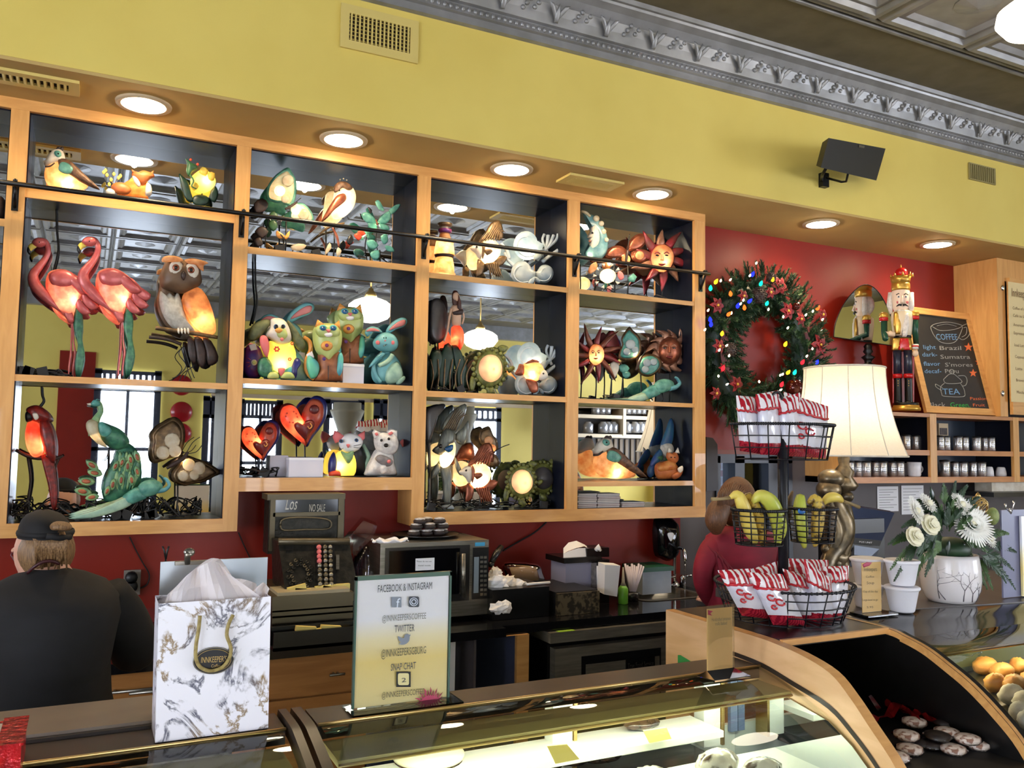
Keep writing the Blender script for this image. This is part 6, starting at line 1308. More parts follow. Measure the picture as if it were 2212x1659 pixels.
g=G(); g.sheet([[at(x,y,Y=3.5+.03*j) for x,y in((1217,1196-6*j),(1228,1190-9*j),(1245,1184-8*j),(1262,1180-2*j),(1282,1190))] for j in range(3)]); g.sheet([[at(x,y,Y=3.49) for x,y in((1217,1196),(1230,1190),(1250,1184),(1275,1184))],[at(x,y,Y=3.48) for x,y in((1217,1207),(1230,1206),(1250,1205),(1275,1204))]])
tag(mk('paper_stack',g,WHT),'loose white papers slumped on top of the napkin dispenser','paper')
mk2=tag(mk('black_box',G().box(at(1266,1208,Y=3.47),at(1318,1181,Y=3.60))),'x','x') if False else None
t=thing('black_tissue_box','black box with a white tissue tuft on top of the dispenser','box',(at(1290,1200,Y=3.5).x,3.53,at(1290,1207,Y=3.47).z)); a=at(1268,1206,Y=3.475);b=at(1316,1183,Y=3.475)
mk('box_body',G().box((a.x,3.475,a.z+.002),(b.x,3.60,b.z)),BLACK,t); mk('tissue_tuft',G().tube([at(1288,1188,Y=3.47),at(1292,1182,Y=3.46),at(1298,1190,Y=3.455)],[.012,.016,.006],8),WHT,t)
t=thing('white_paper_bag','small white paper bag standing on the counter beside the straws','bag',(at(1320,1250,Y=3.35).x,3.38,CTZ)); a=[at(x,y,Y=3.33) for x,y in((1307,1220),(1340,1222),(1333,1289),(1305,1284))]; 
for q in a[2:]: q.z=max(q.z,CTZ+.002)
mk('bag_body',G().hexa(a+[V((v.x+.02,3.42,v.z)) for v in a]),WHT,t)
t=thing('straw_bundle','fan of wrapped straws standing in a black holder','straws',(at(1365,1250,Y=3.45).x,3.45,CTZ))
for k in range(9): mk('wrapped_straw',G().tube([at(1362+k*1.2,1278,Y=3.44),at(1350+k*5.0,1218+(k%3)*3,Y=3.48)],.0055,6),M('straw_wrap',(206,196,206),.5) if k==0 else bpy.data.materials['straw_wrap'],t)
mk('holder_cup',G().lathe((at(1366,1275,Y=3.45).x,3.45,CTZ),[(.03,0),(.035,.04)],14),BLACK,t)
t=thing('squeeze_bottle','green squeeze bottle with a tall grey nozzle','bottle',(at(1346,1270,Y=3.4).x,3.4,CTZ)); c=at(1346,1270,Y=3.4)
mk('bottle_body',G().lathe((c.x,3.4,CTZ),[(.02,0),(.024,.004),(.024,.07),(.014,.085)],16),M('lime_liquid',(110,180,60),.3),t); mk('nozzle',G().lathe((c.x,3.4,CTZ),[(.014,.085),(.008,.1),(.003,.17)],12),m_owlg,t)
t=thing('food_tub','square clear tub with a green lid in front of the red wall','container',(at(1415,1240,Y=3.6).x,3.6,CTZ)); a=at(1388,1236,Y=3.56);b=at(1450,1236,Y=3.56)
mk('tub_body',G().box((a.x,3.56,CTZ+.001),(b.x,3.72,a.z)),M('frosted_plastic',(140,150,160),.3,c2=(160,166,172),scale=8),t); mk('lid',G().box((a.x-.008,3.55,a.z),(b.x+.008,3.73,a.z+.022)),M('green_lid',(24,80,58),.4),t)
# soap dispenser on wall
t=thing('towel_dispenser','glossy black wall dispenser with a white teardrop window','dispenser',at(1435,1205,Y=3.75)); o_=[at(x,y,Y=3.74) for x,y in cr([(1412,1122),(1436,1119),(1458,1124),(1462,1160),(1460,1195),(1446,1212),(1426,1206),(1412,1192)],3)]
mk('housing',G().puff(o_,.07,back=.6),M('glossy_black_plastic',(12,12,14),.1),t); mk('teardrop_window',G().puff([at(x,y,Y=3.665) for x,y in cr([(1442,1152),(1452,1150),(1456,1156),(1450,1170),(1444,1162)],3)],.004),WHT,t)
# faucet and sink
t=thing('bar_sink','small stainless bar sink set in the end of the black counter','sink',(2.62,3.55,CTZ-.12)); zs=CTZ
RIM=[V((2.425,3.405,zs+.001)),V((2.815,3.405,zs+.001)),V((2.815,3.695,zs+.001)),V((2.425,3.695,zs+.001))]
def rr(ins,z): 
    cx,cy,hx,hy=2.62,3.55,.195-ins,.145-ins; rad=.06
    return [V((cx+(hx-rad)*sx+rad*math.cos(a0+k*PI/8),cy+(hy-rad)*sy+rad*math.sin(a0+k*PI/8),z)) for sx,sy,a0 in((1,1,0),(-1,1,PI/2),(-1,-1,PI),(1,-1,3*PI/2)) for k in range(5)]
rows=[rr(-.012,zs+.002)+[rr(-.012,zs+.002)[0]],rr(0,zs+.006)+[rr(0,zs+.006)[0]],rr(.02,zs)+[rr(.02,zs)[0]],rr(.03,zs-.12)+[rr(.03,zs-.12)[0]]]
g=G(); g.sheet(rows); g.add(rr(.03,zs-.12),[tuple(range(20))]); mk('basin',g,STEEL,t)
f_=thing('sink_faucet','tall arched chrome faucet running water into the bar sink','faucet',(2.6,3.72,zs)); c0=at(1457,1272,Y=3.72); c0.z=zs
c1=at(1478,1190,Y=3.55)
P_=[c0,at(1457,1215,Y=3.72),at(1458,1196,Y=3.71),at(1462,1187,Y=3.68),at(1472,1184,Y=3.62),at(1478,1190,Y=3.56),at(1480,1212,Y=3.55)]
mk('spout',G().tube([tuple(p) for p in cr(P_,4,False)],.009,10),CHROME,f_); mk('escutcheon',G().lathe((c0.x,c0.y,zs),[(.03,0),(.028,.01),(.014,.03)],16),CHROME,f_)
for x in(1439,1474): p=at(x,1262,Y=3.72); mk('tap_handle',G().lathe((p.x,3.72,zs),[(.016,0),(.014,.03),(.018,.045),(.006,.06)],12).tube([V((p.x,3.72,zs+.05)),V((p.x+.03,3.68,zs+.058))],.006,7),CHROME,f_)
q=P_[-1]; mk('water_stream',G().tube([q,V((q.x,q.y,zs-.1))],[.004,.003],8),glass('water',(.92,.95,1),1.33,0,.15),f_)
# mirror-like low items: red wall below the counter is coloured darker as shade
# ================================================================ front display cases
TZ=1.13; GLS=glass('case_glass',(.93,.97,.95),1.5,0,.02)
OLIVE=M('canopy_with_reflection',(216,202,140),.4); CASEB=M('dark_brown_laminate',(52,42,34),.35,c2=(44,36,30),scale=20)  # canopy tone lightened to imitate the yellow wall reflected in the glass
PALE=M('pale_maple_panel',(224,184,138),.45,c2=(208,166,118),scale=4,stretch=(2,1.2,6),det=5,dist=.5)
prof=[(1.690,1.129),(1.64,1.121),(1.578,1.106),(1.52,1.090),(1.467,1.070),(1.40,1.035),(1.341,.988),(1.29,.93),(1.25,.86),(1.23,.78),(1.22,.65),(1.22,.5)]
def smooth(P,k=4): return cr(P,k,False)
def case(name,lab,xa,xb,parts=True):
    t=thing(name,lab,'display case',((xa+xb)/2,1.45,0))
    mk('top_slab',G().box((xa,1.695,TZ-.03),(xb,1.80,TZ)),CASEB,t); mk('brass_trim',G().tube([V((xa,1.690,TZ+.001)),V((xb,1.690,TZ+.001))],.0032,8),GOLD,t)
    P=smooth(prof); g=G(); g.sheet([[V((x,y,z)) for y,z in P] for x in(xa+.005,xb-.005)]); mk('curved_glass',g,GLS,t)
    mk('light_canopy',G().box((xa+.01,1.575,TZ-.045),(xb-.01,1.69,TZ-.032)),OLIVE,t)
    mk('canopy_edge',G().tube([V((xa+.01,1.572,TZ-.04)),V((xb-.01,1.572,TZ-.04))],.003,6),GOLD,t)
    mk('light_tube',G().tube([V((xa+.04,1.63,TZ-.056)),V((xb-.04,1.63,TZ-.056))],.008,8),emis('case_tube_'+name,(240,248,232),26),t)
    mk('base_cabinet',G().box((xa,1.215,0),(xb,1.80,.5)),CASEB,t)
    mk('back_frame',G().box((xa,1.785,.5),(xb,1.80,.96)),M('case_white_'+name,(226,232,226),.4),t)
    return t
XA,XB=.43,1.56
A_=case('bakery_case','middle curved glass bakery case with wrapped cakes inside',XA,XB)
SHW=M('white_shelf_board',(232,236,232),.35)
mk('upper_shelf',G().box((XA+.01,1.655,.985),(1.41,1.783,1.0)),SHW,A_); mk('lower_tray',G().box((XA+.01,1.27,.93),(XB-.002,1.64,.945)),SHW,A_)
mk('shelf_shadow_block',G().box((XA+.01,1.64,.90),(1.41,1.783,.93)),M('shelf_shadow_dark',(34,42,46),.2),A_)  # solid dark block standing in for the shadow under the upper shelf
for px in (1518,1192): 
    p=at(px,1580,Y=1.75); mk('white_post',G().box((p.x,1.745,.93),(p.x+.052,1.784,1.085)),SHW,A_); mk('gold_post_edge',G().box((p.x+.054,1.74,.93),(p.x+.062,1.784,1.085)),GOLD,A_)
a=at(1580,1560,Y=1.77);mk('sliding_door',G().box((a.x,1.772,.945),(XB-.004,1.784,1.085)),M('blue_grey_door',(126,142,182),.25),A_); mk('door_strip',G().box((a.x+.035,1.768,.945),(a.x+.041,1.772,1.085)),BLACK,A_)
mk('end_mirror',G().prism([V((XB-.003,y,z-.012)) for y,z in [(1.784,1.09),(1.6,1.09)]+prof[4:]+[(1.784,.5)]],(.002,0,0)),MIRR,A_)
# end panel, thick pale wood following the curve
arc=[(2.09,1.200),(1.95,1.2),(1.80,1.2),(1.70,1.199),(1.656,1.197),(1.56,1.188),(1.467,1.166),(1.41,1.126),(1.363,1.082),(1.287,1.008),(1.235,.92),(1.205,.82),(1.19,.7),(1.18,.5),(1.18,0)]
ep=thing('end_panel','curved pale maple end panel between the bakery case and the black nook','panel',(1.578,1.6,0))
sa=smooth(arc); PX=1.563; mk('panel_board',G().prism([V((PX,y,z)) for y,z in sa]+[V((PX,2.09,0))],(.028,0,0)),PALE,ep)
g=G(); off=smooth([(1.86,1.146),(1.803,1.144),(1.687,1.139),(1.578,1.119),(1.467,1.095),(1.40,1.056),(1.341,1.010),(1.285,.95),(1.25,.88),(1.235,.78),(1.225,.6)])
mk('groove_line',G().sheet([[V((PX-.0015,y,z)) for y,z in off],[V((PX-.0015,y+.005,z-.011)) for y,z in off]]),CASEB,ep)
mk('edge_banding',G().sheet([[V((x,y-.0008,z+.0008)) for y,z in sa] for x in(PX-.001,PX+.029)]),MAPLE,ep)
p=[at(x,y,X=PX-.001) for x,y in((1465,1437),(1465,1415),(1470,1415),(1500,1433))]; mk('green_sticker',G().prism(p,(-.0015,0,0)),M('green_tape',(60,150,80),.5),ep)
# left end: curved dark metal frames
for i,(x0,x1_,m_i) in enumerate(((.372,.388,CASEB),(.398,.418,CASEB))):
    pts=[(y-.012,z+.012) for y,z in smooth([(1.80,1.128)]+prof)]; g=G()
    g.sheet([[V((x0,y,z)) for y,z in pts],[V((x1_,y,z)) for y,z in pts]]); g.sheet([[V((x1_,y,z)) for y,z in pts],[V((x1_,y+.02,z-.03)) for y,z in pts]]); g.sheet([[V((x0,y,z)) for y,z in pts],[V((x0,y+.02,z-.03)) for y,z in pts]])
    tag(mk('case_end_frame',g,CASEB),('dark curved end frame of the left glass case','dark curved end frame of the middle bakery case')[i],'frame')
Cc_=case('left_glass_case','left glass case under the gift bag and red box',-1.2,.368)
mk('inner_shelf',G().box((-1.1,1.2,.95),(.36,1.6,.965)),SHW,Cc_); mk('brass_block',G().box((.33,1.40,1.06),(.366,1.46,1.10)),GOLD,Cc_)
cl=thing('serving_ledge','grey stone topped serving ledge behind the left glass case','counter',(-.4,1.88,0)); mk('stone_top',G().box((-1.2,1.812,TZ-.01),(.30,1.985,TZ+.012)),M('grey_stone',(142,130,116),.4,c2=(126,114,102),scale=7),cl); mk('ledge_body',G().box((-1.2,1.82,0),(.29,1.97,TZ-.01)),CASEB,cl)
mk('ledge_edge',G().box((-1.2,1.80,TZ-.045),(.32,1.812,TZ+.006)),CASEB,cl)
# things inside case A
WR=glass('clear_wrap',(.97,.97,.97),1.4,.18,.05)
def loaf(px,py,zb,rx,ry,rz,mt,lab,rot=0,wrap=True):
    c=at(px,py,Z=zb+rz); t=thing('wrapped_loaf',lab,'cake',(c.x,c.y,zb)); g=G(); Rr=random.Random(int(px)); g.blob((0,0,0),rx,ry,rz,n=18,m=10)
    Rm=Matrix.Rotation(rot,3,'Z'); g.v=[c+Rm@(V((v.x,v.y,max(v.z,-rz*.95)*1))*(1+Rr.uniform(-.09,.07))) for v in g.v]; mk('cake',g,mt,t)
    if wrap=='x':
        g=G(); g.blob((0,0,0),rx*1.12,ry*1.12,rz*1.04,n=20,m=10); g.v=[c+Rm@(v*(1+Rr.uniform(-.09,.05))) for v in g.v]; g.sm=[False]*len(g.sm); mk('plastic_wrap',g,WR,t)
    return t
CHOC=M('chocolate_cake',(92,66,54),.22,c2=(40,28,24),scale=34,bump=1,coat=.6); ICED=M('white_icing_streaks',(240,234,222),.25,c2=(86,66,54),scale=24,lo=.5,hi=.6,bump=1,coat=.6); CRM=M('cream_frosting',(240,232,200),.5)
loaf(1385,1562,1.0,.05,.03,.014,CHOC,'dark wrapped brownie on the upper shelf beside the yellow card')
loaf(1548,1650,.945,.062,.04,.03,ICED,'white iced wrapped loaf by the mirrored end of the bakery case',.3); loaf(1400,1690,.945,.06,.04,.03,ICED,'wrapped iced loaf low in the bakery case',.2)
loaf(1645,1668,.945,.06,.035,.03,ICED,'dark and white wrapped loaf at the right front corner of the case',.2)
for k,(x,y) in enumerate(((1235,1635),(1300,1628),(1170,1650))): loaf(x,y,.945,.055,.035,.018,CHOC,'dark wrapped brownie in the row under the upper shelf, %s'%('middle','right','left')[k])
c=at(925,1655,Z=.985); t=thing('frosted_cake','round dark cake with cream frosting in the bakery case','cake',(c.x,c.y,.945)); mk('sponge',G().lathe((c.x,c.y,.945),[(.072,0),(.075,.01),(.075,.06)],28),CHOC,t); mk('frosting',G().lathe((c.x,c.y,1.005),[(.077,0),(.078,.008),(.06,.018),(0,.02)],28),CRM,t)
t=thing('price_card_stand','tilted yellow price card on the upper shelf of the bakery case','card',at(1420,1590,Y=1.65)); o_=[at(x,y,Y=1.645) for x,y in((1390,1579),(1440,1572),(1451,1596),(1403,1605))]; mk('card',G().prism(o_,(0,.003,.001)),YC,t); t.location.z=t.location.z
o_=[at(x,y,Y=1.60) for x,y in((1182,1612),(1225,1608),(1252,1640),(1200,1650))]; tag(mk('price_card',G().prism(o_,(0,.003,.001)),YC),'yellow price card leaning on the tray left of centre in the case','card')
# ---- items on top
# sign holder
SY_=1.752; s_=lambda x,y,o=0: at(x,y,Y=SY_-o)
a=s_(765,1245);b=s_(972,1235);c=s_(968,1512);d=s_(760,1530)
sg=thing('social_media_sign','acrylic sign holder with a white to yellow social media sheet','sign',((a.x+b.x)/2,SY_,TZ))
zt=(a.z+b.z)/2; xs0,xs1=d.x,(b.x+c.x)/2; zb=TZ+.004
sm_=bpy.data.materials.new('gradient_print'); sm_.use_nodes=True; nt=sm_.node_tree; N=nt.nodes; L=nt.links; bs=N['Principled BSDF']; bs.inputs['Roughness'].default_value=.35
tc=N.new('ShaderNodeTexCoord'); sx=N.new('ShaderNodeSeparateXYZ'); cr_=N.new('ShaderNodeValToRGB'); L.new(tc.outputs['Generated'],sx.inputs[0]); L.new(sx.outputs['Z'],cr_.inputs[0]); L.new(cr_.outputs[0],bs.inputs['Base Color'])
e_=cr_.color_ramp.elements; e_[0].position=0; e_[0].color=lin((246,232,170)); e_[1].position=1; e_[1].color=lin((246,248,255)); q=e_.new(.35); q.color=lin((244,222,140)); q=e_.new(.52); q.color=lin((248,238,196)); q=e_.new(.68); q.color=lin((246,248,255))
mk('printed_sheet',G().box((xs0+.004,SY_-.002,zb),(xs1-.004,SY_+.002,zt-.008)),sm_,sg)
GG=glass('green_edge_acrylic',(.86,.95,.91),1.45,0,.03)
mk('acrylic_front',G().box((xs0,SY_-.006,zb-.002),(xs1,SY_-.0035,zt)),glass('acrylic_face',(1,1,1),1.25,0,.0),sg); mk('acrylic_base',G().box((xs0-.012,SY_-.05,TZ+.001),(xs1+.016,SY_+.03,TZ+.0045)),GG,sg)
EDG=M('green_acrylic_edge',(70,96,86),.15); mk('edge_strip',G().box((xs0-.001,SY_-.0065,zb),(xs0+.003,SY_+.003,zt)).box((xs0-.001,SY_-.0065,zt-.008),(xs1+.001,SY_+.003,zt+.001)).box((xs1-.003,SY_-.0065,zb),(xs1+.001,SY_+.003,zt)),EDG,sg,kind='stuff')
INK=M('dark_print_ink',(62,66,74),.6); INK2=M('grey_print_ink',(122,124,120),.6); INK3=M('olive_print_ink',(92,88,60),.6)
so=.008
def stx(s,x0,y0,x1,y1,h,m): txt(s,s_(x0,y0,so),s_(x1,y1,so),h*(a.z-d.z)/285,m,sg)
stx('FACEBOOK & INSTAGRAM',816,1280,933,1272,16,INK); stx('@INNKEEPERSCOFFEE',825,1343,920,1336,14,INK2); stx('TWITTER',852,1366,895,1363,15,INK); stx('@INNKEEPERSGBURG',823,1420,920,1411,17,INK3); stx('SNAP CHAT',844,1449,898,1444,15,INK); stx('@INNKEEPERSCOFFEE',824,1508,915,1499,13,INK3)
IG=M('icon_grey',(120,128,140),.5); WP=M('icon_light',(214,222,236),.5)
def sq(n,x0,y0,x1,y1,m,o=so): p_=[s_(x0,y0,o),s_(x1,y0,o),s_(x1,y1,o),s_(x0,y1,o)]; return mk(n,G().prism(p_,(0,-.0004,0)),m,sg)
sq('square_icon',846,1290,867,1312,IG); txt('f',s_(855,1312,so+.0008),s_(863,1312,so+.0008),.019,WP,sg)
rg_=lambda r,cx,cy,n=20,k=.28:[s_(cx+r*(abs(math.cos(t))**k)*(1 if math.cos(t)>0 else -1),cy+r*(abs(math.sin(t))**k)*(1 if math.sin(t)>0 else -1),so) for t in [i*2*PI/n+.01 for i in range(n)]]
mk('camera_icon',G().prism(rg_(11.5,894,1300),(0,-.0004,0)),INK,sg); mk('camera_icon_ring',G().tube([s_(894+8.5*math.cos(t*PI/8)*1.0,1300+8.5*math.sin(t*PI/8),so+.001) for t in range(17)],.0009,4),WP,sg); mk('camera_icon_lens',G().tube([s_(894+4.8*math.cos(t*PI/8),1300+4.8*math.sin(t*PI/8),so+.001) for t in range(17)],.0011,4),WP,sg)
mk('bird_icon',G().prism([s_(x,y,so) for x,y in cr([(860,1374),(868,1378),(873,1377),(874,1372),(880,1369),(884,1371),(887,1371),(885,1375),(884,1384),(877,1391),(868,1393),(861,1391),(866,1388),(862,1384),(860,1379)],2)],(0,-.0004,0)),IG,sg)
sq('black_tile',856,1451,887,1484,M('black_print',(24,26,26),.6)); mk('pale_tile',G().prism([s_(871.5+12*(abs(math.cos(t))**.3)*(1 if math.cos(t)>0 else -1),1467+13*(abs(math.sin(t))**.3)*(1 if math.sin(t)>0 else -1),so+.0006) for t in [i*2*PI/20+.01 for i in range(20)]],(0,-.0004,0)),M('pale_yellow_print',(214,204,148),.6),sg); txt('2',s_(867,1474,so+.0012),s_(877,1473,so+.0012),.009,INK,sg)
MAG=M('magenta_print',(176,60,90),.5); cx,cy=930,1519
for k in range(15):
    t_=PI+PI*(k+.5)/15+.0; l=30+6*(k%2); w=.09
    mk('sun_ray_print',G().prism([s_(cx+17*math.cos(t_-w)*1.2,cy+15*math.sin(t_-w),so),s_(cx+(l*.7)*math.cos(t_+.1)*1.05,cy+(l*.75)*math.sin(t_+.1),so),s_(cx+l*math.cos(t_),cy+l*1.0*math.sin(t_),so),s_(cx+(l*.7)*math.cos(t_-.02),cy+(l*.72)*math.sin(t_-.02),so),s_(cx+17*math.cos(t_+w)*1.2,cy+15*math.sin(t_+w),so)],(0,-.0004,0)),MAG,sg)
mk('sun_disc_print',G().prism([s_(cx+21*math.cos(PI+PI*k/12),cy+17*math.sin(PI+PI*k/12)-0,so) for k in range(13)],(0,-.0005,0)),MAG,sg)
# gift bag
bgY=1.705; b_=lambda x,y,o=0: at(x,y,Y=bgY-o)
p0=b_(335,1604);p1=b_(579,1583);p2=b_(585,1294);p3=b_(343,1298)
zb=TZ+.002; zt=(p2.z+p3.z)/2
bag=thing('gift_bag','white marble patterned gift bag with an oval emblem and gold cord handle','bag',((p0.x+p1.x)/2,bgY+.04,zb))
mb=bpy.data.materials.new('marble_print'); mb.use_nodes=True; nt=mb.node_tree; N=nt.nodes; L=nt.links; bs=N['Principled BSDF']; bs.inputs['Roughness'].default_value=.25
tc=N.new('ShaderNodeTexCoord'); n1=N.new('ShaderNodeTexNoise'); n1.inputs['Scale'].default_value=7.5; n1.inputs['Detail'].default_value=10; n1.inputs['Roughness'].default_value=.62; n1.inputs['Distortion'].default_value=.9; L.new(tc.outputs['Object'],n1.inputs['Vector'])
r1=N.new('ShaderNodeValToRGB'); e_=r1.color_ramp.elements; e_[0].position=.468; e_[0].color=(0,0,0,1); e_[1].position=.532; e_[1].color=(0,0,0,1); q=e_.new(.5); q.color=(1,1,1,1); L.new(n1.outputs['Fac'],r1.inputs[0])
n2=N.new('ShaderNodeTexNoise'); n2.inputs['Scale'].default_value=22; n2.inputs['Detail'].default_value=4; L.new(tc.outputs['Object'],n2.inputs['Vector']); r2=N.new('ShaderNodeValToRGB'); r2.color_ramp.elements[0].position=.40; r2.color_ramp.elements[1].position=.50; L.new(n2.outputs['Fac'],r2.inputs[0])
n3=N.new('ShaderNodeTexNoise'); n3.inputs['Scale'].default_value=9; L.new(tc.outputs['Object'],n3.inputs['Vector']); r3=N.new('ShaderNodeValToRGB'); e_=r3.color_ramp.elements; e_[0].position=.5; e_[0].color=lin((70,72,96)); e_[1].position=.6; e_[1].color=lin((140,112,66)); L.new(n3.outputs['Fac'],r3.inputs[0])
mu=N.new('ShaderNodeMath'); mu.operation='MULTIPLY'; L.new(r1.outputs[0],mu.inputs[0]); L.new(r2.outputs[0],mu.inputs[1]); mx=N.new('ShaderNodeMix'); mx.data_type='RGBA'; mx.inputs[6].default_value=lin((240,240,250)); L.new(mu.outputs[0],mx.inputs[0]); L.new(r3.outputs[0],mx.inputs[7]); L.new(mx.outputs[2],bs.inputs['Base Color'])
fl=[V((p3.x,bgY,zt)),V((p2.x,bgY,zt)),V((p1.x,bgY,zb)),V((p0.x,bgY,zb))]; mk('bag_body',G().sheet([[fl[0],fl[1]],[fl[3],fl[2]]],sm=False).sheet([[fl[1],fl[1]+V((-.01,.09,0))],[fl[2],fl[2]+V((0,.09,0))]],sm=False).sheet([[fl[0]+V((.0,.09,0)),fl[0]],[fl[3]+V((0,.09,0)),fl[3]]],sm=False).sheet([[fl[0]+V((0,.09,0)),fl[1]+V((-.01,.09,0))],[fl[3]+V((0,.09,0)),fl[2]+V((0,.09,0))]],sm=False).sheet([[fl[3],fl[2]],[fl[3]+V((0,.09,0)),fl[2]+V((0,.09,0))]],sm=False),mb,bag)
em=[b_(461+43*math.cos(t*PI/16),1427+28*math.sin(t*PI/16)-3*math.cos(t*PI/16),.002) for t in range(32)]
mk('oval_emblem',G().prism(em,(0,-.001,0)),M('emblem_black',(22,22,26),.35),bag); em2=[b_(461+38*math.cos(t*PI/16),1427+24*math.sin(t*PI/16)-3*math.cos(t*PI/16),.0035) for t in range(33)]; mk('emblem_ring',G().tube(em2,.0007,4),GOLD,bag); mk('emblem_rim',G().tube([b_(461+43*math.cos(t*PI/16),1427+28*math.sin(t*PI/16)-3*math.cos(t*PI/16),.003) for t in range(33)],.0012,4),STEEL,bag)
txt("INNKEEPER'S",b_(434,1432,.0035),b_(489,1429,.0035),.011,GOLD,bag); txt('Coffee',b_(456,1442,.0035),b_(476,1441,.0035),.006,GOLD,bag)
CORD=M('gold_cord',(164,146,88),.6,c2=(130,112,62),scale=120,bump=.6)
mk('cord_handle',G().tube([tuple(p) for p in cr([b_(432,1330,.004),b_(429,1360,.006),b_(424,1390,.008),b_(423,1420,.01),b_(432,1440,.011),b_(452,1449,.011),b_(476,1444,.011),b_(492,1428,.010),b_(499,1408,.009),b_(497,1392,.008),b_(490,1372,.006),b_(494,1348,.005),b_(504,1328,.004)],4,False)],.0034,8),CORD,bag)
TIS=M('tissue_paper',(240,236,240),.8,trans=.35)
def tissue(rows_px,Y0,dY,name='tissue_sheet'):
    g=G(); rows=[]
    for j,r in enumerate(rows_px): rows.append([at(x,y,Y=Y0+dY*j+.010*math.sin(i*1.1+j*.8)) for i,(x,y) in enumerate(cr(r,3,False))])
    g.sheet(rows,sm=False); mk(name,g,TIS,bag)
tissue([[(356,1302),(380,1300),(420,1300),(470,1298),(520,1298),(572,1296)],[(362,1284),(384,1276),(420,1270),(460,1262),(500,1262),(540,1272)],[(390,1258),(402,1244),(424,1228),(448,1216),(472,1216),(500,1248)],[(404,1246),(424,1226),(450,1208),(466,1206),(480,1212),(502,1246)]],bgY+.02,.012)
tissue([[(392,1302),(420,1300),(480,1298),(540,1298),(580,1294)],[(394,1292),(410,1272),(450,1270),(500,1276),(560,1288)],[(410,1250),(434,1248),(470,1250),(520,1250),(553,1260)]],bgY+.045,.01)
tissue([[(524,1300),(545,1298),(565,1296),(580,1294)],[(530,1284),(548,1276),(566,1276),(578,1282)],[(552,1270),(560,1264),(570,1258),(582,1272)]],bgY+.03,.004)
# clipboard holder behind bag
t=thing('clipboard','steel clipboard standing behind the gift bag','clipboard',(at(400,1400,Y=1.86).x,1.87,TZ+.013)); a=at(347,1214,Y=1.86);b=at(452,1212,Y=1.86)
CB=M('clipboard_steel',(170,176,180),.3,metal=.7,c2=(120,126,130),scale=5); mk('board',G().box((a.x,1.86,TZ+.013),(at(575,1300,Y=1.86).x,1.866,a.z)),CB,t); mk('clip_bar',G().box((at(378,1215,Y=1.855).x,1.848,at(378,1221,Y=1.855).z),(at(442,1215,Y=1.855).x,1.858,at(378,1213,Y=1.855).z)),STEEL,t); mk('clip_lever',G().tube([at(405,1218,Y=1.85),at(405,1200,Y=1.845),at(409,1194,Y=1.845)],[.006,.006,.01],8).blob(at(409,1193,Y=1.845),.011,.006,.009),STEEL,t)
tag(mk('red_tipped_wire',G().tube([at(358,1208,Y=1.87),at(355,1190,Y=1.87),at(351,1180,Y=1.87)],.002,6).tube([at(358,1208,Y=1.87),at(362,1188,Y=1.87),at(365,1180,Y=1.87)],.002,6).tube([V((at(358,1208,Y=1.87).x,1.87,TZ+.014)),at(358,1208,Y=1.87)],.002,6),m_black),'thin black forked wire clip behind the clipboard','clip')
# red box bottom left
rb=thing('red_gift_box','glossy red foil box with a clear window at the lower left corner','box',(-.2,1.72,TZ)); 
FOIL=M('red_foil',(196,24,34),.25,metal=.4,c2=(150,14,24),scale=60,bump=1.2)
c=[at(x,y,Y=1.62) for x,y in((-60,1590),(48,1602),(52,1672),(-60,1672))]; zb=TZ+.002
xr=c[1].x; zt=at(48,1602,Y=1.62).z
if zt<zb+.03: zt=zb+.05
mk('box_body',G().box((-.45,1.60,zb),(xr,1.75,zt)),FOIL,rb); mk('window_film',G().box((-.45,1.625,zt),(xr-.035,1.73,zt+.0015)),m_bone,rb); mk('box_lid',G().box((xr-.035,1.60,zt),(xr+.003,1.753,zt+.004)).box((-.45,1.60,zt),(xr-.035,1.622,zt+.004)),FOIL,rb)
# small sign on the case
s2=thing('small_notice','small tan notice in a clear stand on the bakery case','sign',(at(1555,1430,Y=1.63).x,1.66,TZ)); Y2=1.66; n_=lambda x,y,o=0: at(x,y,Y=Y2-o)
a=n_(1528,1312);b=n_(1584,1308);c=n_(1583,1420);d=n_(1526,1430); zb=TZ+.006
mk('tan_sheet',G().box((d.x+.002,Y2-.001,zb),(c.x-.001,Y2+.001,a.z-.004)),M('tan_paper',(214,176,104),.5),s2); mk('clear_front',G().box((d.x,Y2-.004,zb-.002),(c.x+.001,Y2-.002,a.z+.005)),glass('notice_acrylic',(.97,.97,.98),1.4,0,.01),s2); mk('clear_foot',G().hexa([V((d.x-.012,Y2-.045,TZ+.001)),V((c.x+.016,Y2-.045,TZ+.001)),V((c.x+.016,Y2+.02,TZ+.001)),V((d.x-.012,Y2+.02,TZ+.001)),V((d.x-.012,Y2-.045,TZ+.005)),V((c.x+.016,Y2-.045,TZ+.005)),V((c.x,Y2-.001,TZ+.016)),V((d.x,Y2-.001,TZ+.016))]),glass('notice_foot',(.9,.9,.94),1.5,.05,.12),s2)
txt('Handcrafted cinnamon',n_(1537,1342,.005),n_(1578,1339,.005),.008,INK3,s2); txt('rolls baked',n_(1545,1351,.005),n_(1570,1349,.005),.008,INK3,s2); mk('corner_print',G().prism([n_(x,y,.0035) for x,y in((1529,1318),(1540,1320),(1534,1325),(1538,1330),(1530,1328))],(0,-.0005,0)),MAG,s2)
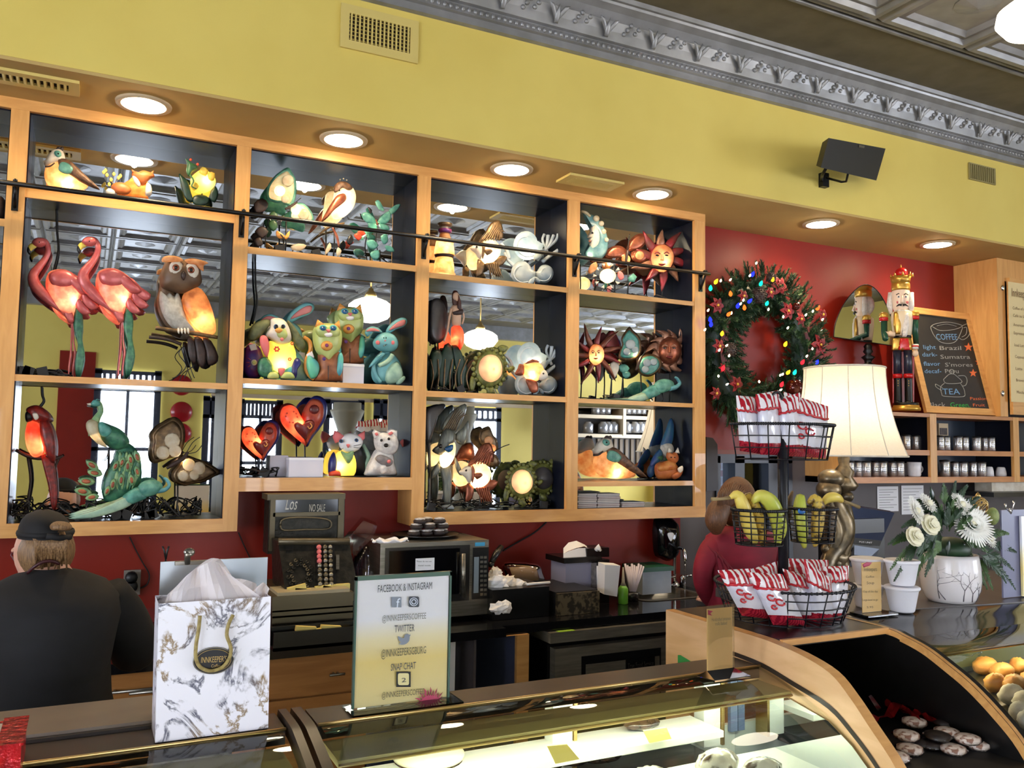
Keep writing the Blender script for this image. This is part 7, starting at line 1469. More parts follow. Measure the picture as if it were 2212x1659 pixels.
# ---- black nook with treats
nk=thing('black_nook','black curved display nook with maple edging between the two cases','display case',(1.78,1.8,0)); NX0,NX1=1.592,1.974; NT=1.20
mk('top_board',G().box((NX0,1.655,NT-.02),(NX1,2.09,NT)),BLACK,nk); mk('front_edging',G().box((NX0,1.644,NT-.014),(NX1,1.655,NT+.001)),MAPLE,nk)
mk('interior',G().box((NX0+.001,2.07,0),(NX1,2.09,NT-.02)).box((NX0+.001,1.19,.93),(NX1-.001,2.07,.965)),M('matte_black_lining',(8,8,8),.6),nk,kind='stuff')
sb=smooth([(2.09,1.2),(1.9,1.2),(1.66,1.199),(1.596,1.189),(1.53,1.172),(1.468,1.144),(1.403,1.110),(1.333,1.059),(1.276,1.005),(1.225,.92),(1.20,.82),(1.19,.7),(1.18,.4),(1.18,0)])
mk('side_panel',G().prism([V((NX1,y,z)) for y,z in sb]+[V((NX1,2.09,0))],(.03,0,0)),BLACK,nk)
mk('arched_edging',G().sheet([[V((NX1-.001,y,z)) for y,z in sb],[V((NX1-.001,y+(.014 if y<1.6 else 0),z-.016)) for y,z in sb]]).sheet([[V((x,y-.001,z+.001)) for y,z in sb] for x in(NX1-.001,NX1+.012)]),MAPLE,nk,kind='stuff')
TR=M('speckled_candy',(226,212,202),.45,c2=(150,110,92),scale=70,lo=.5,hi=.6,bump=1); CHK=M('dark_biscuit',(34,24,22),.5)
cN=0
for (x,y,k) in ((1975,1560,0),(2040,1560,1),(1958,1588,0),(2025,1590,1),(1965,1618,0),(2010,1608,1),(2058,1618,0),(2110,1608,0),(1935,1635,0),(2045,1582,0),(1990,1605,1),(2090,1596,0)):
    z=.966 if y>1600 else .985; p=at(x,y,Z=z+.008); t=thing('wrapped_treat','%s in the black nook, %s'%(('speckled pink candy disc','dark biscuit disc')[k],{1975:'back left',2040:'back right',1958:'left of the second row',2025:'in the middle of the second row',1965:'left of the front row',2010:'centre front',2058:'right of centre in front',2110:'rightmost in front',1935:'nearest the maple panel',2045:'stacked behind the middle',1990:'left of centre in front',2090:'behind the rightmost candy'}[x]),'treat',(p.x,p.y,z),'wrapped treats in the nook')
    mk('disc',G().lathe((p.x,p.y,z),[(.026,0),(.03,.006),(.029,.014),(.015,.018),(0,.018)],18),CHK if k else TR,t); mk('foil_cup',G().lathe((p.x,p.y,z-.0),[(.026,0),(.034,.009)],16),WR,t)
RBN=M('red_ribbon_film',(150,24,28),.3,trans=.3)
g=G(); 
for (L_,w) in (([(1895,1560),(1925,1545),(1950,1530),(1975,1545),(1990,1560)],.03),([(1930,1550),(1945,1520),(1975,1525),(1980,1550)],.025),([(1980,1535),(2000,1545),(2020,1560),(2030,1540)],.02)):
    P=[at(x,y,Z=1.0) for x,y in cr(L_,4,False)]; g.sheet([[p+V((0,0,.01*math.sin(i))) for i,p in enumerate(P)],[p+V((w*.4,w,.012*math.cos(i))) for i,p in enumerate(P)]])
g.v=[V((max(min(v.x,NX1-.003),NX0+.003),v.y,max(v.z,.968))) for v in g.v]
tag(mk('red_ribbon_bow',g,RBN),'sheer red ribbon bow behind the treats in the black nook','ribbon')
tag(mk('clear_tube_tag',G().hexa([at(x,y,Y=1.6) for x,y in((1876,1504),(1882,1500),(1904,1530),(1896,1536))]+[at(x,y,Y=1.605) for x,y in((1876,1504),(1882,1500),(1904,1530),(1896,1536))]),WR),'thin clear plastic tab standing above the red ribbon','tag')
# ---- right case and right counter
rc=thing('right_counter','dark counter on the right carrying the flowers and cups','counter',(3,2.3,0)); TZ2=1.19; sc9=lambda y,z:(y*.891,1.68-(1.68-z)*.891)
def rl(x): return 2.10-(x-2.351)*.109
mk('counter_top',G().prism([V((2.01,1.885,TZ2-.03)),V((3.4,1.735,TZ2-.03)),V((3.4,2.72,TZ2-.03)),V((2.01,2.40,TZ2-.03))],(0,0,.03)),M('warm_grey_counter',(76,70,68),.3,c2=(66,60,58),scale=9),rc)
mk('counter_body',G().box((2.06,1.95,0),(3.4,2.38,TZ2-.031)),BLACK,rc)
cbp=thing('pastry_case','right curved pastry case filled with bread and muffins','display case',(2.6,1.6,0))
pr2=[sc9(y,z) for y,z in smooth([(2.09,1.129),(2.0,1.124),(1.93,1.11),(1.86,1.10)])]; 
mk('rounded_top',G().sheet([[V((x,y,z)) for y,z in pr2] for x in(2.007,3.4)]),M('glossy_black_top',(20,20,22),.12),cbp)
pr3=[sc9(y,z) for y,z in smooth([(1.86,1.10),(1.78,1.092),(1.70,1.075),(1.6,1.045),(1.5,1.0),(1.42,.94),(1.36,.86),(1.33,.76),(1.32,.4)])]; mk('curved_glass',G().sheet([[V((x,y,z)) for y,z in pr3] for x in(2.007,3.4)]),GLS,cbp)
mk('canopy',G().box((2.01,1.60,1.12),(3.4,1.77,1.13)),OLIVE,cbp); mk('canopy_edge',G().tube([V((2.01,1.598,1.125)),V((3.4,1.598,1.125))],.005,6),GOLD,cbp); mk('light_tube',G().tube([V((2.05,1.65,1.11)),V((3.3,1.65,1.11))],.008,8),emis('pastry_tube',(255,236,190),22),cbp)
mk('tray',G().box((2.01,1.20,.985),(3.4,1.77,.999)),M('dark_case_tray',(60,60,52),.3),cbp); mk('case_body',G().box((2.01,1.19,0),(3.4,1.82,.985)),BLACK,cbp); mk('case_back',G().box((2.01,1.78,.999),(3.4,1.82,1.14)),M('case_back_green',(70,84,78),.2),cbp)
BRD=M('golden_crust',(224,168,96),.5,c2=(180,112,56),scale=14,bump=.4); PWD=M('powdered_sugar',(238,232,222),.7,c2=(214,204,190),scale=30,bump=.5)
for i,(x,y,m_,rx) in enumerate(((2128,1438,BRD,.055),(2165,1452,BRD,.06),(2200,1440,BRD,.05),(2150,1475,BRD,.045),(2190,1478,BRD,.055),(2225,1470,BRD,.05),(2185,1500,PWD,.05),(2215,1515,PWD,.055),(2205,1540,PWD,.05),(2230,1555,PWD,.05))):
    p=at(x,y,Z=.945); rx*=.89; loaf(x,y,.999,rx,rx*.6,.027,m_,('golden pastry roll','white powdered pastry')[m_==PWD]+' in the right case, %s'%('back left','back middle','back right','middle left','centre','right edge','front left of the white ones','front','lower front','lowest corner')[i],.3*(i%3),wrap=False)
# ================================================================ table lamp, basket stand, flowers, cups
LY=3.12; LZ=.97
struct('counter_right_rear',G().box((3.3,2.85,0),(6.5,3.785,LZ)),M('grey_rear_counter',(70,66,66),.35))
lm=thing('table_lamp','table lamp with a cream bell shade on a scrolled bronze base','lamp',(at(1800,1100,Y=LY).x,LY,LZ)); l_=lambda x,y: at(x,y,Y=LY)
SHD=M('cream_linen_shade',(250,238,214),.8,c2=(246,232,206),scale=80,stretch=(1,1,4),trans=.45)
cx=l_(1822,800).x; R0=89.5*kr(1822,LY); zt=l_(1822,796).z; zb=l_(1822,984).z; cxb=l_(1838,985).x; R1=133*kr(1838,LY)
g=G(); rows=[]; NN=10
cx=cx+.004
for j in range(NN+1):
    t_=j/NN; r=R0+(R1-R0)*(t_**1.9); z=zt+(zb-zt)*t_
    rows.append([V((cx+r*math.cos(a)*(1-.012*(1-abs(math.cos(a*5)))),LY+r*math.sin(a),z)) for a in [k*2*PI/60 for k in range(61)]])
g.sheet(rows); mk('lamp_shade',g,SHD,lm)
for z,r in((zt,R0),(zb,R1)): mk('shade_trim',G().tube([V((cx+r*math.cos(k*PI/24),LY+r*math.sin(k*PI/24),z)) for k in range(49)],.005,6),m_bone,lm)
for k in range(10): mk('shade_rib',G().tube([V((cx+(R0+(R1-R0)*((j/NN)**1.9)+.001)*math.cos(k*PI/5+.2),LY+(R0+(R1-R0)*((j/NN)**1.9)+.001)*math.sin(k*PI/5+.2),zt+(zb-zt)*j/NN)) for j in range(NN+1)],.0022,5),m_bone,lm)
ANT=M('antique_bronze_scroll',(128,112,86),.35,metal=.7,c2=(84,76,62),scale=24,bump=.5)
mk('stem',G().lathe((cx-.01,LY,0),[(.05,l_(1800,1060).z),(.07,l_(1800,1048).z),(.04,l_(1800,1030).z),(.05,l_(1800,1018).z),(.024,l_(1800,1004).z),(.03,l_(1800,990).z),(.014,l_(1800,975).z)],16),ANT,lm)
for (x,y,rx,ry) in ((1795,1034,32,22),(1790,1058,30,24),(1816,1046,20,22),(1822,1072,16,16)): p=l_(x,y); mk('scroll_knot',G().blob(p,rx*.0022,.06,ry*.0022,n=14,m=10),ANT,lm)
for pts in ([(1800,1070,16),(1815,1100,18),(1826,1140,20),(1816,1180,20),(1790,1210,20),(1780,1240,18)],[(1790,1075,12),(1800,1110,12),(1808,1150,14),(1800,1190,14),(1810,1225,16)],[(1826,1080,12),(1838,1120,10),(1832,1160,12),(1820,1200,16),(1826,1240,14)],[(1780,1180,8),(1794,1196,12),(1818,1206,12),(1834,1190,9)],[(1770,1240,12),(1800,1232,16),(1836,1240,14),(1845,1262,12)]):
    mk('acanthus_scroll',G().tube([l_(x,y)+V((0,.008*math.sin(i*.8),0)) for i,(x,y,r) in enumerate(cr(pts,3,False))],[r*.0025 for x,y,r in cr(pts,3,False)],10,flat=.7),ANT,lm)
mk('lamp_base',G().lathe((cx-.01,LY,LZ+.0005),[(.12,0),(.125,.03),(.10,.06),(.08,.12)],24),ANT,lm)
point(V((cx,LY,(zt+zb)/2-.03)),4.2,(1,.93,.82),.03,lm)
# ---- wire basket stand
BY=1.86; S_=lambda x,y,o=0: at(x,y,Y=BY-o); bx=S_(1692,1200).x
bs_=thing('basket_stand','three tier black wire basket stand holding popcorn bags and bananas','stand',(bx,BY,NT))
WIRE=M('black_wire_stand',(18,20,28),.4,metal=.3)
mk('pole',G().tube([V((bx,BY,NT+.004)),V((bx,BY,S_(1690,890).z))],.0145,12),WIRE,bs_)
mk('hook_loop',G().tube([V((bx-.02+.022*math.cos(t),BY,S_(1690,880).z+.02+.024*math.sin(t))) for t in [k*PI/6-.6 for k in range(10)]],.004,6),WIRE,bs_)
def basket(zt,zb,rt,rb,a0,a1,nv,nh,ox=0,oy=0,n=40,nm='basket'):
    g=G(); c=V((bx+ox,BY+oy,0)); full=abs(a1-a0)>6.2
    A=[a0+(a1-a0)*k/n for k in range(n+1)]
    for i in range(nh+1):
        t_=i/nh; r=rt+(rb-rt)*t_; z=zt+(zb-zt)*t_; g.tube([c+V((r*math.cos(a),r*math.sin(a),z)) for a in A],.0034 if i in(0,) else .0019,6)
    for k in range(nv+1):
        a=a0+(a1-a0)*k/nv; g.tube([c+V((rt*math.cos(a),rt*math.sin(a),zt)),c+V((rb*math.cos(a),rb*math.sin(a),zb))],.0019,6)
        g.tube([c+V((rb*math.cos(a),rb*math.sin(a),zb)),c+V((0,0,zb))],.0017,5)
    if not full:
        for (z,r) in((zt,rt),(zb,rb)): g.tube([c+V((r*math.cos(a0),r*math.sin(a0),z)),c+V((r*math.cos(a1),r*math.sin(a1),z))],.0028,6)
    # twisted rim
    for k in range(n*2):
        a=a0+(a1-a0)*k/(n*2); g.blob(c+V((rt*math.cos(a),rt*math.sin(a),zt)),.0048,.0048,.0048,n=5,m=4)
    mk(nm,g,WIRE,bs_,kind='stuff')
zz1,zz2=S_(1690,1282,.16).z,S_(1690,1352,.12).z
zz2=NT+.006; zz1=zz2+.095
basket(zz1,zz2,.192,.158,0,2*PI,22,4,nm='bottom_basket')
m1,m2=S_(1640,1100).z,S_(1640,1174).z
basket(m1,m2,.074,.064,0,2*PI,12,6,ox=-.100,oy=-.01,nm='left_basket'); basket(m1,m2,.070,.060,0,2*PI,12,6,ox=.104,oy=-.01,nm='right_basket')
t1,t2=S_(1690,918).z,S_(1690,992).z
basket(t1,t2,.165,.145,PI,2*PI,9,3,oy=.03,nm='top_basket')
mk('cross_bar',G().tube([V((bx-.16,BY,m1)),V((bx+.16,BY,m1))],.004,6).tube([V((bx-.1,BY+.02,t2)),V((bx+.1,BY+.02,t2))],.004,6),WIRE,bs_)
BAGW=M('white_snack_film',(232,232,242),.2,c2=(214,216,232),scale=14,bump=.5,coat=.5); STR=M('red_white_stripe_film',(236,232,236),.25,c2=(176,28,44),scale=16,wave='X',lo=.48,hi=.52,dist=0); STRD=M('dark_red_stripe_film',(176,40,56),.25,c2=(130,20,40),scale=60,wave='D',lo=.4,hi=.6)
REDB=M('red_script_print',(190,30,44),.3)
def snack(lab,Yp,tl,tr,br,bl,g_='snack bags',fold=.24,base_=.18,th=.034,script=False):
    def P(u,v,o=0):
        x=(tl[0]*(1-u)+tr[0]*u)*(1-v)+(bl[0]*(1-u)+br[0]*u)*v; y=(tl[1]*(1-u)+tr[1]*u)*(1-v)+(bl[1]*(1-u)+br[1]*u)*v
        return at(x,y,Y=Yp-o)
    c=P(.5,1); t=thing('snack_bag',lab,'bag',c,g_)
    def pan(v0,v1,amp,nu=10,nv=7,ruf=.0):
        g=G(); R2=random.Random(len(lab)+int(tl[0]))
        for sd in(1,-1):
            rows=[]
            for j in range(nv+1):
                v=v0+(v1-v0)*j/nv; rows.append([P(u/nu,v,sd*(amp*math.sin(PI*min(max(u/nu,0),1))**.7*math.sin(PI*min(max((v-.02)/.96,0),1))**.5+ruf*math.sin(u*2.2)+R2.uniform(-.0015,.0015)+.0006)) for u in range(nu+1)])
            g.sheet(rows if sd>0 else [r[::-1] for r in rows])
        return g
    mk('bag_film',pan(fold,1-base_,th),BAGW,t); mk('striped_top',pan(0,fold+.01,th*1.1,ruf=.004),STR,t); mk('striped_base',pan(1-base_-.01,1,th*1.05),STRD,t)
    sc=[P(k/12,fold+.035*abs(math.sin(k*PI/2.4)),th*math.sin(PI*k/12)**.7+.003) for k in range(13)]; mk('scalloped_band',G().tube(sc,.0034,6),REDB,t)
    if script:
        for q in((.35,.48,.12),(.55,.56,.13),(.3,.66,.08)): mk('script_print',G().tube([P(q[0]+q[2]*math.cos(k)*.9,q[1]+q[2]*.45*math.sin(k*1.0),th*1.0+.003) for k in [j*.7 for j in range(9)]],.0028,5),REDB,t)
    return t
snack('white snack bag with striped top, left one in the top basket',BY+0.015,(1596,862),(1618,852),(1632,978),(1600,968)) if False else None
snack('striped top snack bag, leftmost in the top basket',BY+0.025,(1590,854),(1634,858),(1650,982),(1598,974))
snack('striped top snack bag, second in the top basket',BY+0.010,(1632,852),(1682,843),(1700,984),(1642,982))
snack('striped top snack bag, third in the top basket behind the front one',BY+0.005,(1676,862),(1728,848),(1744,986),(1688,986))
snack('striped top snack bag, widest and rightmost in the top basket',BY+0.015,(1692,846),(1790,878),(1784,990),(1716,986),script=True)
snack('red printed snack bag lying over the left rim of the bottom basket',BY-0.085,(1550,1232),(1622,1228),(1672,1338),(1602,1330),fold=.3,script=True)
snack('snack bag with large red lettering across the front of the bottom basket',BY-0.105,(1612,1236),(1690,1240),(1742,1352),(1670,1350),fold=.28,script=True)
snack('snack bag upright behind the pole in the bottom basket',BY+0.015,(1620,1230),(1680,1212),(1700,1330),(1640,1330))
snack('snack bag in the middle of the bottom basket with striped top edge',BY-0.055,(1690,1228),(1750,1245),(1790,1350),(1724,1352))
snack('snack bag at the back right of the bottom basket, top standing highest',BY+0.065,(1700,1206),(1790,1210),(1788,1340),(1720,1340))
snack('snack bag at the right rim of the bottom basket',BY-0.035,(1778,1224),(1834,1222),(1828,1348),(1778,1350))
snack('snack bag leaning right of centre in the bottom basket with folded top',BY-0.075,(1736,1208),(1796,1250),(1800,1345),(1752,1350),fold=.3)
BAN=M('banana_yellow',(226,204,96),.4,c2=(196,160,70),scale=16,lo=.45,hi=.75); BAN2=M('green_banana',(176,190,70),.4,c2=(204,200,90),scale=10); BAN3=M('spotted_banana',(214,184,80),.45,c2=(96,70,36),scale=60,lo=.5,hi=.62); BAND=M('dark_banana',(70,54,40),.5,c2=(110,84,50),scale=30); STM=M('banana_stem',(150,130,90),.6)
def banana(lab,pts,Y,mt,stem=None):
    t=thing('banana',lab,'banana',at(pts[-1][0],pts[-1][1],Y=Y),'bananas in the middle baskets'); P=cr(pts,4,False); k=.00137
    mk('fruit',G().tube([at(x,y,Y=Y-.012*math.sin(i/len(P)*PI)) for i,(x,y,r) in enumerate(P)],[r*k for x,y,r in P],6,flat=.9),mt,t)
    if stem: mk('stem',G().tube([at(x,y,Y=Y) for x,y in stem],[.006,.0045,.006],6),STM,t)
banana('yellow banana with a long stem pointing left out of the left basket',[(1576,1076,4),(1592,1068,10),(1602,1085,14),(1612,1115,15),(1622,1150,14),(1632,1172,6)],BY+0.005,BAN,[(1578,1075),(1556,1078),(1538,1078)])
banana('speckled banana second from the left in the left basket',[(1606,1082,6),(1618,1073,10),(1630,1095,13),(1640,1130,13),(1646,1165,8),(1650,1178,3)],BY+0.025,BAN3)
banana('greenish yellow banana at the right of the left basket',[(1626,1086,5),(1640,1072,13),(1660,1080,17),(1676,1110,17),(1684,1145,15),(1678,1178,5)],BY-0.005,BAN2)
banana('brown spotted banana behind the others in the left basket',[(1610,1098,5),(1622,1092,8),(1630,1120,10),(1634,1160,8)],BY+0.055,BAN3)
banana('upright green banana with a blue sticker in the right basket',[(1730,1072,10),(1728,1095,15),(1730,1125,15),(1734,1155,13),(1738,1182,5)],BY+0.000,BAN2)
mk('blue_sticker',G().puff([at(1732+9*math.cos(k*PI/6),1104+7*math.sin(k*PI/6),Y=BY-.03) for k in range(12)],.002),M('blue_fruit_sticker',(40,110,190),.3),bs_)
banana('freckled banana in the middle of the right basket',[(1746,1088,5),(1760,1076,10),(1768,1095,14),(1766,1130,14),(1762,1165,10),(1760,1180,4)],BY+0.010,BAN3)
banana('yellow banana with a long stem pointing right out of the right basket',[(1776,1088,6),(1790,1076,11),(1806,1074,11),(1818,1082,6)],BY+0.025,BAN,[(1818,1082),(1838,1088),(1856,1096)])
banana('dark overripe banana at the right of the right basket',[(1786,1092,6),(1792,1120,12),(1790,1150,11),(1784,1172,6)],BY+0.025,BAND)
banana('dark banana sticking up between the two baskets',[(1712,1062,3),(1706,1080,7),(1702,1100,9),(1704,1120,8)],BY+0.075,BAND)
# ---- styrofoam cups
FOAM=M('white_foam',(234,234,242),.55)
def cup(px,py0,py1,Y,lab,z0=None,rim=1):
    cx_=at(px,py1,Y=Y).x; zb=TZ2+.001 if z0 is None else z0; h=at(px,py0,Y=Y).z-zb; k=.00166; t=thing('foam_bucket',lab,'cup',(cx_,Y,zb),'white foam tubs on the right counter')
    mk('cup_wall',G().lathe((cx_,Y,zb),[(.033,0),(.036,.004),(.048,h*.84),(.0495,h*.86),(.0465,h*.86),(.033,.01),(0,.01)],32),FOAM,t); mk('lid',G().lathe((cx_,Y,zb+h*.84),[(.050,0),(.053,.004),(.053,h*.10),(.048,h*.14),(.045,h*.13),(0,h*.13)],32),FOAM,t)
    return zb+h
Zc=cup(1949,1264,1322,1.835,'white foam tub at the bottom of the front pair beside the vase'); cup(1949,1207,1264,1.835,'white foam tub on top of the front pair beside the vase',Zc+.001)
Zc=cup(1874,1262,1310,1.93,'lower white foam tub behind the tan price stand'); cup(1874,1203,1262,1.93,'upper white foam tub behind the tan price stand',Zc+.001)
s3=thing('price_stand','tan price sheet with a red flourish in a clear stand before the tubs','sign',(at(1885,1320,Y=1.85).x,1.85,TZ2)); Y3=1.845; a=at(1861,1216,Y=Y3);b=at(1902,1213,Y=Y3);c=at(1903,1318,Y=Y3)
mk('tan_sheet',G().box((a.x,Y3-.001,TZ2+.006),(b.x,Y3+.001,a.z)),M('tan_price_paper',(206,170,106),.5),s3); mk('clear_foot',G().box((a.x-.02,Y3-.04,TZ2+.0005),(b.x+.025,Y3+.03,TZ2+.005)),glass('stand_foot',(.9,.92,.92),1.5,.05,.1),s3)
mk('red_flourish',G().puff([at(x,y,Y=Y3-.002) for x,y in((1863,1220),(1872,1214),(1884,1215),(1878,1222),(1866,1226))],.001),MAG,s3)
for (s,x0,y,x1,h) in(('Innkeepers',1866,1234,1894,.012),('Coffee',1870,1248,1888,.006),('Soup',1872,1262,1888,.008),('Cup of the day',1864,1280,1896,.006),('Large bowl to go',1863,1298,1896,.006),('5.95',1872,1314,1886,.006)): txt(s,at(x0,y,Y=Y3-.003),at(x1,y-.6,Y=Y3-.003),h,INK3,s3)
# ---- flowers
FYY=1.90; f_=lambda x,y,o=0: at(x,y,Y=FYY-o); fa=thing('flower_arrangement','white chrysanthemums and roses with ferns in a white vase painted with bare trees','flowers',(f_(2052,1295).x,FYY,TZ2))
VAS=M('white_ceramic',(226,222,224),.2); vc=f_(2053,1250); k=kr(2053,FYY)
prf=[(.0,TZ2+.001),(50*k,TZ2+.001)]+[(r*k,max(f_(2053,y).z,TZ2+.004)) for r,y in((56,1290),(64,1272),(67,1250),(66,1225),(63,1205),(61,1196))]+[(57*k,f_(2053,1198).z)]
mk('vase',G().lathe((vc.x,FYY,0),prf,40),VAS,fa)
def vsurf(px,py):
    z=f_(px,py).z; pts=[(r,zz_) for r,zz_ in prf if r>0]; r=67*k
    for (r0,z0),(r1,z1) in zip(pts,pts[1:]):
        if z0<=z<=z1 and z1>z0: r=r0+(r1-r0)*(z-z0)/(z1-z0)
    x=at(px,py,Y=FYY-r*.8).x-vc.x; x=max(min(x,r*.98),-r*.98); return V((vc.x+x,FYY-math.sqrt(max(r*r-x*x,0))-.0008,z))
TW=M('painted_twig',(104,98,104),.5); R3=random.Random(5)
def twig(x,y,a,l,w,d):
    x2=x+l*math.cos(a); y2=y-l*math.sin(a)
    if y2<1206: return
    mk('painted_branch',G().tube([vsurf(x,y),vsurf((x+x2)/2+R3.uniform(-1,1),(y+y2)/2),vsurf(x2,y2)],[w,w*.85,w*.6],4),TW,fa)
    if d>0:
        for s in(-1,1): twig(x2,y2,a+s*R3.uniform(.25,.6),l*R3.uniform(.55,.8),w*.6,d-1)
for x,l in((2006,18),(2018,24),(2034,16),(2048,26),(2060,20),(2076,24),(2090,18),(2102,14)): twig(x,1288,PI/2+R3.uniform(-.25,.25),l,.0022,3)
LEAF=M('fern_green',(44,74,44),.5,c2=(30,56,34),scale=20); LEAF2=M('light_fern',(78,108,56),.5,c2=(54,84,44),scale=20); DKL=M('dark_glossy_leaf',(24,48,34),.3)
PETW=M('white_petal',(244,244,238),.6); CREM=M('cream_rose_petal',(238,234,206),.6)
mk('foliage_core',G().blob(f_(2052,1186),.075,.06,.04,n=20,m=12),LEAF,fa)
def frond(px,py,ang,l,mt,o=.04,n=18,w=.03,droop=.3):
    c=f_(px,py,o); g=G(); P=[]
    for i in range(9):
        t_=i/8; P.append(c+V((math.cos(ang)*l*t_,-.02*t_,math.sin(ang)*l*t_-droop*l*t_*t_)))
    g.tube(P,.0012,4)
    for i in range(n):
        t_=.15+.85*i/n; q=c+V((math.cos(ang)*l*t_,-.02*t_,math.sin(ang)*l*t_-droop*l*t_*t_)); d=V((math.cos(ang),0,math.sin(ang)-2*droop*t_)).normalized(); nn=V((-d.z,0,d.x))
        for s in(-1,1):
            e=(d*.8+nn*s*.8+V((0,R3.uniform(-.4,.1),0))).normalized()*w*(1.15-t_); h=d*.003
            g.add([q-h,q+h,q+e*.6+h*1.6,q+e,q+e*.6-h*1.2],[(0,1,2,3,4)],False)
    mk('fern_frond',g,mt,fa)
for (x,y,a,l,m_) in ((1990,1170,3.3,.17,LEAF2),(1990,1160,2.95,.16,LEAF2),(1985,1180,3.5,.15,LEAF),(2000,1130,2.9,.14,LEAF),(2010,1110,2.4,.12,LEAF),(2050,1110,1.5,.15,LEAF),(2060,1100,1.2,.12,LEAF),(2075,1110,.9,.11,LEAF),(2040,1100,1.8,.12,LEAF2),(2120,1190,-.2,.14,LEAF),(2125,1200,-.5,.15,LEAF),(2112,1195,-.5,.13,LEAF),(2135,1180,.1,.12,LEAF),(2108,1200,-1.0,.10,LEAF2),(2020,1190,3.7,.09,LEAF),(2098,1195,5.2,.10,LEAF2),(2000,1190,3.8,.12,LEAF2),(2130,1160,.4,.10,LEAF2),(2080,1180,-.9,.12,LEAF),(1995,1150,3.0,.19,LEAF)): frond(x,y,a,l,m_,R3.uniform(.02,.09))
for i in range(84): a=R3.uniform(-.3,3.5); frond(2052+52*math.cos(a)*R3.uniform(.2,1),1160-40*math.sin(a)*R3.uniform(.2,1),a+R3.uniform(-.3,.3),R3.uniform(.06,.11),LEAF if i%3 else LEAF2,R3.uniform(.04,.115),droop=R3.uniform(.0,.35))
for (x,y,a) in((2018,1085,1.9),(2030,1100,2.4),(2070,1088,1.2),(2080,1095,.6),(2010,1105,2.9),(2060,1100,1.5),(2045,1120,2.6),(2085,1105,.3),(2100,1110,.2),(2000,1120,3.0),(2050,1165,-1.8),(2080,1170,-1.2),(2000,1165,3.3)):
    c=f_(x,y,.05); d=V((math.cos(a),0,math.sin(a))); n_2=V((-d.z,0,d.x)); mk('glossy_leaf',G().puff([c,c+d*.015+n_2*.011,c+d*.035+n_2*.012,c+d*.055,c+d*.035-n_2*.012,c+d*.015-n_2*.011],.003),DKL,fa)
def mum(px,py,r,tx,tz,o=.11,n=(44,38,30,20),mt=PETW):
    c=f_(px,py,o); nv=V((tx,-1,tz)).normalized(); s1=nv.orthogonal().normalized(); s2=nv.cross(s1)
    for L_,(cnt) in enumerate(n):
        g=G()
        for i in range(cnt):
            a=2*PI*i/cnt+L_*.2; d=(s1*math.cos(a)+s2*math.sin(a)); lift=.12+.33*L_; l=r*(1-.17*L_)*R3.uniform(.88,1.06); tip=c+d*l*math.cos(lift)+nv*l*math.sin(lift)*.75; mid=c+d*l*.55+nv*(l*.55*math.tan(lift*.8)+.004); sd=nv.cross(d)*r*.06
            g.add([c+d*.004,mid-sd,tip-sd*.5+nv*.002,tip+d*.003+nv*.004,tip+sd*.5+nv*.002,mid+sd],[(0,1,2,3,4,5)],False)
        mk('petal_ring',g,mt,fa)
    mk('flower_centre',G().blob(c+nv*.01,.01,.01,.01,n=8,m=6),CREM,fa)
mum(2098,1135,.075,-.25,.55); mum(1975,1105,.045,.3,.4,.10,(30,24,16)); mum(2074,1092,.042,.1,.6,.09,(30,24,16)); mum(2003,1090,.035,.2,.7,.09,(24,20,14)); mum(2135,1165,.03,.1,.4,.08,(20,16))
def rose(px,py,r,o=.12):
    c=f_(px,py,o); nv=V((-.1,-1,.35)).normalized(); s1=nv.orthogonal().normalized(); s2=nv.cross(s1)
    for L_,(cnt,rr,hh) in enumerate(((5,1,.0),(5,.8,.25),(4,.55,.45),(3,.32,.6))):
        for i in range(cnt):
            a=2*PI*i/cnt+L_*.7; d=s1*math.cos(a)+s2*math.sin(a); t2=nv.cross(d); q=c+d*r*rr*.45+nv*r*hh
            mk('rose_petal',G().puff([q+d*r*.5*math.cos(b)*(.9 if L_<2 else .5)+t2*r*.55*math.sin(b)*(1 if L_<2 else .6)+nv*r*.18*math.cos(b) for b in [k_*PI/5 for k_ in range(10)]],r*.10,nrm=(nv*.8+d*.3).normalized()),CREM,fa)
rose(2006,1135,.038); rose(1972,1160,.036); rose(1990,1178,.02,.06)
mk('small_white_cluster',G().blob(f_(2145,1115,.03),.02,.02,.03,n=9,m=7),M('hydrangea_green',(168,180,120),.7,c2=(130,150,90),scale=60,bump=1),fa)
g=G(); c=f_(2113,1092,.05)
for i in range(16):
    ax=V((R3.uniform(-1,1),R3.uniform(-1,1),R3.uniform(-1,1))).normalized(); u=ax.orthogonal().normalized(); v=ax.cross(u); g.tube([c+(u*math.cos(t*PI/10)+v*math.sin(t*PI/10))*.03+ax*R3.uniform(-.002,.002) for t in range(21)],.0014,5)
mk('gold_wire_ball',g,GOLD,fa,kind='stuff'); mk('gold_tip',G().lathe((c.x,c.y,c.z+.026),[(.012,0),(.006,.012),(.001,.018)],10),GOLD,fa)
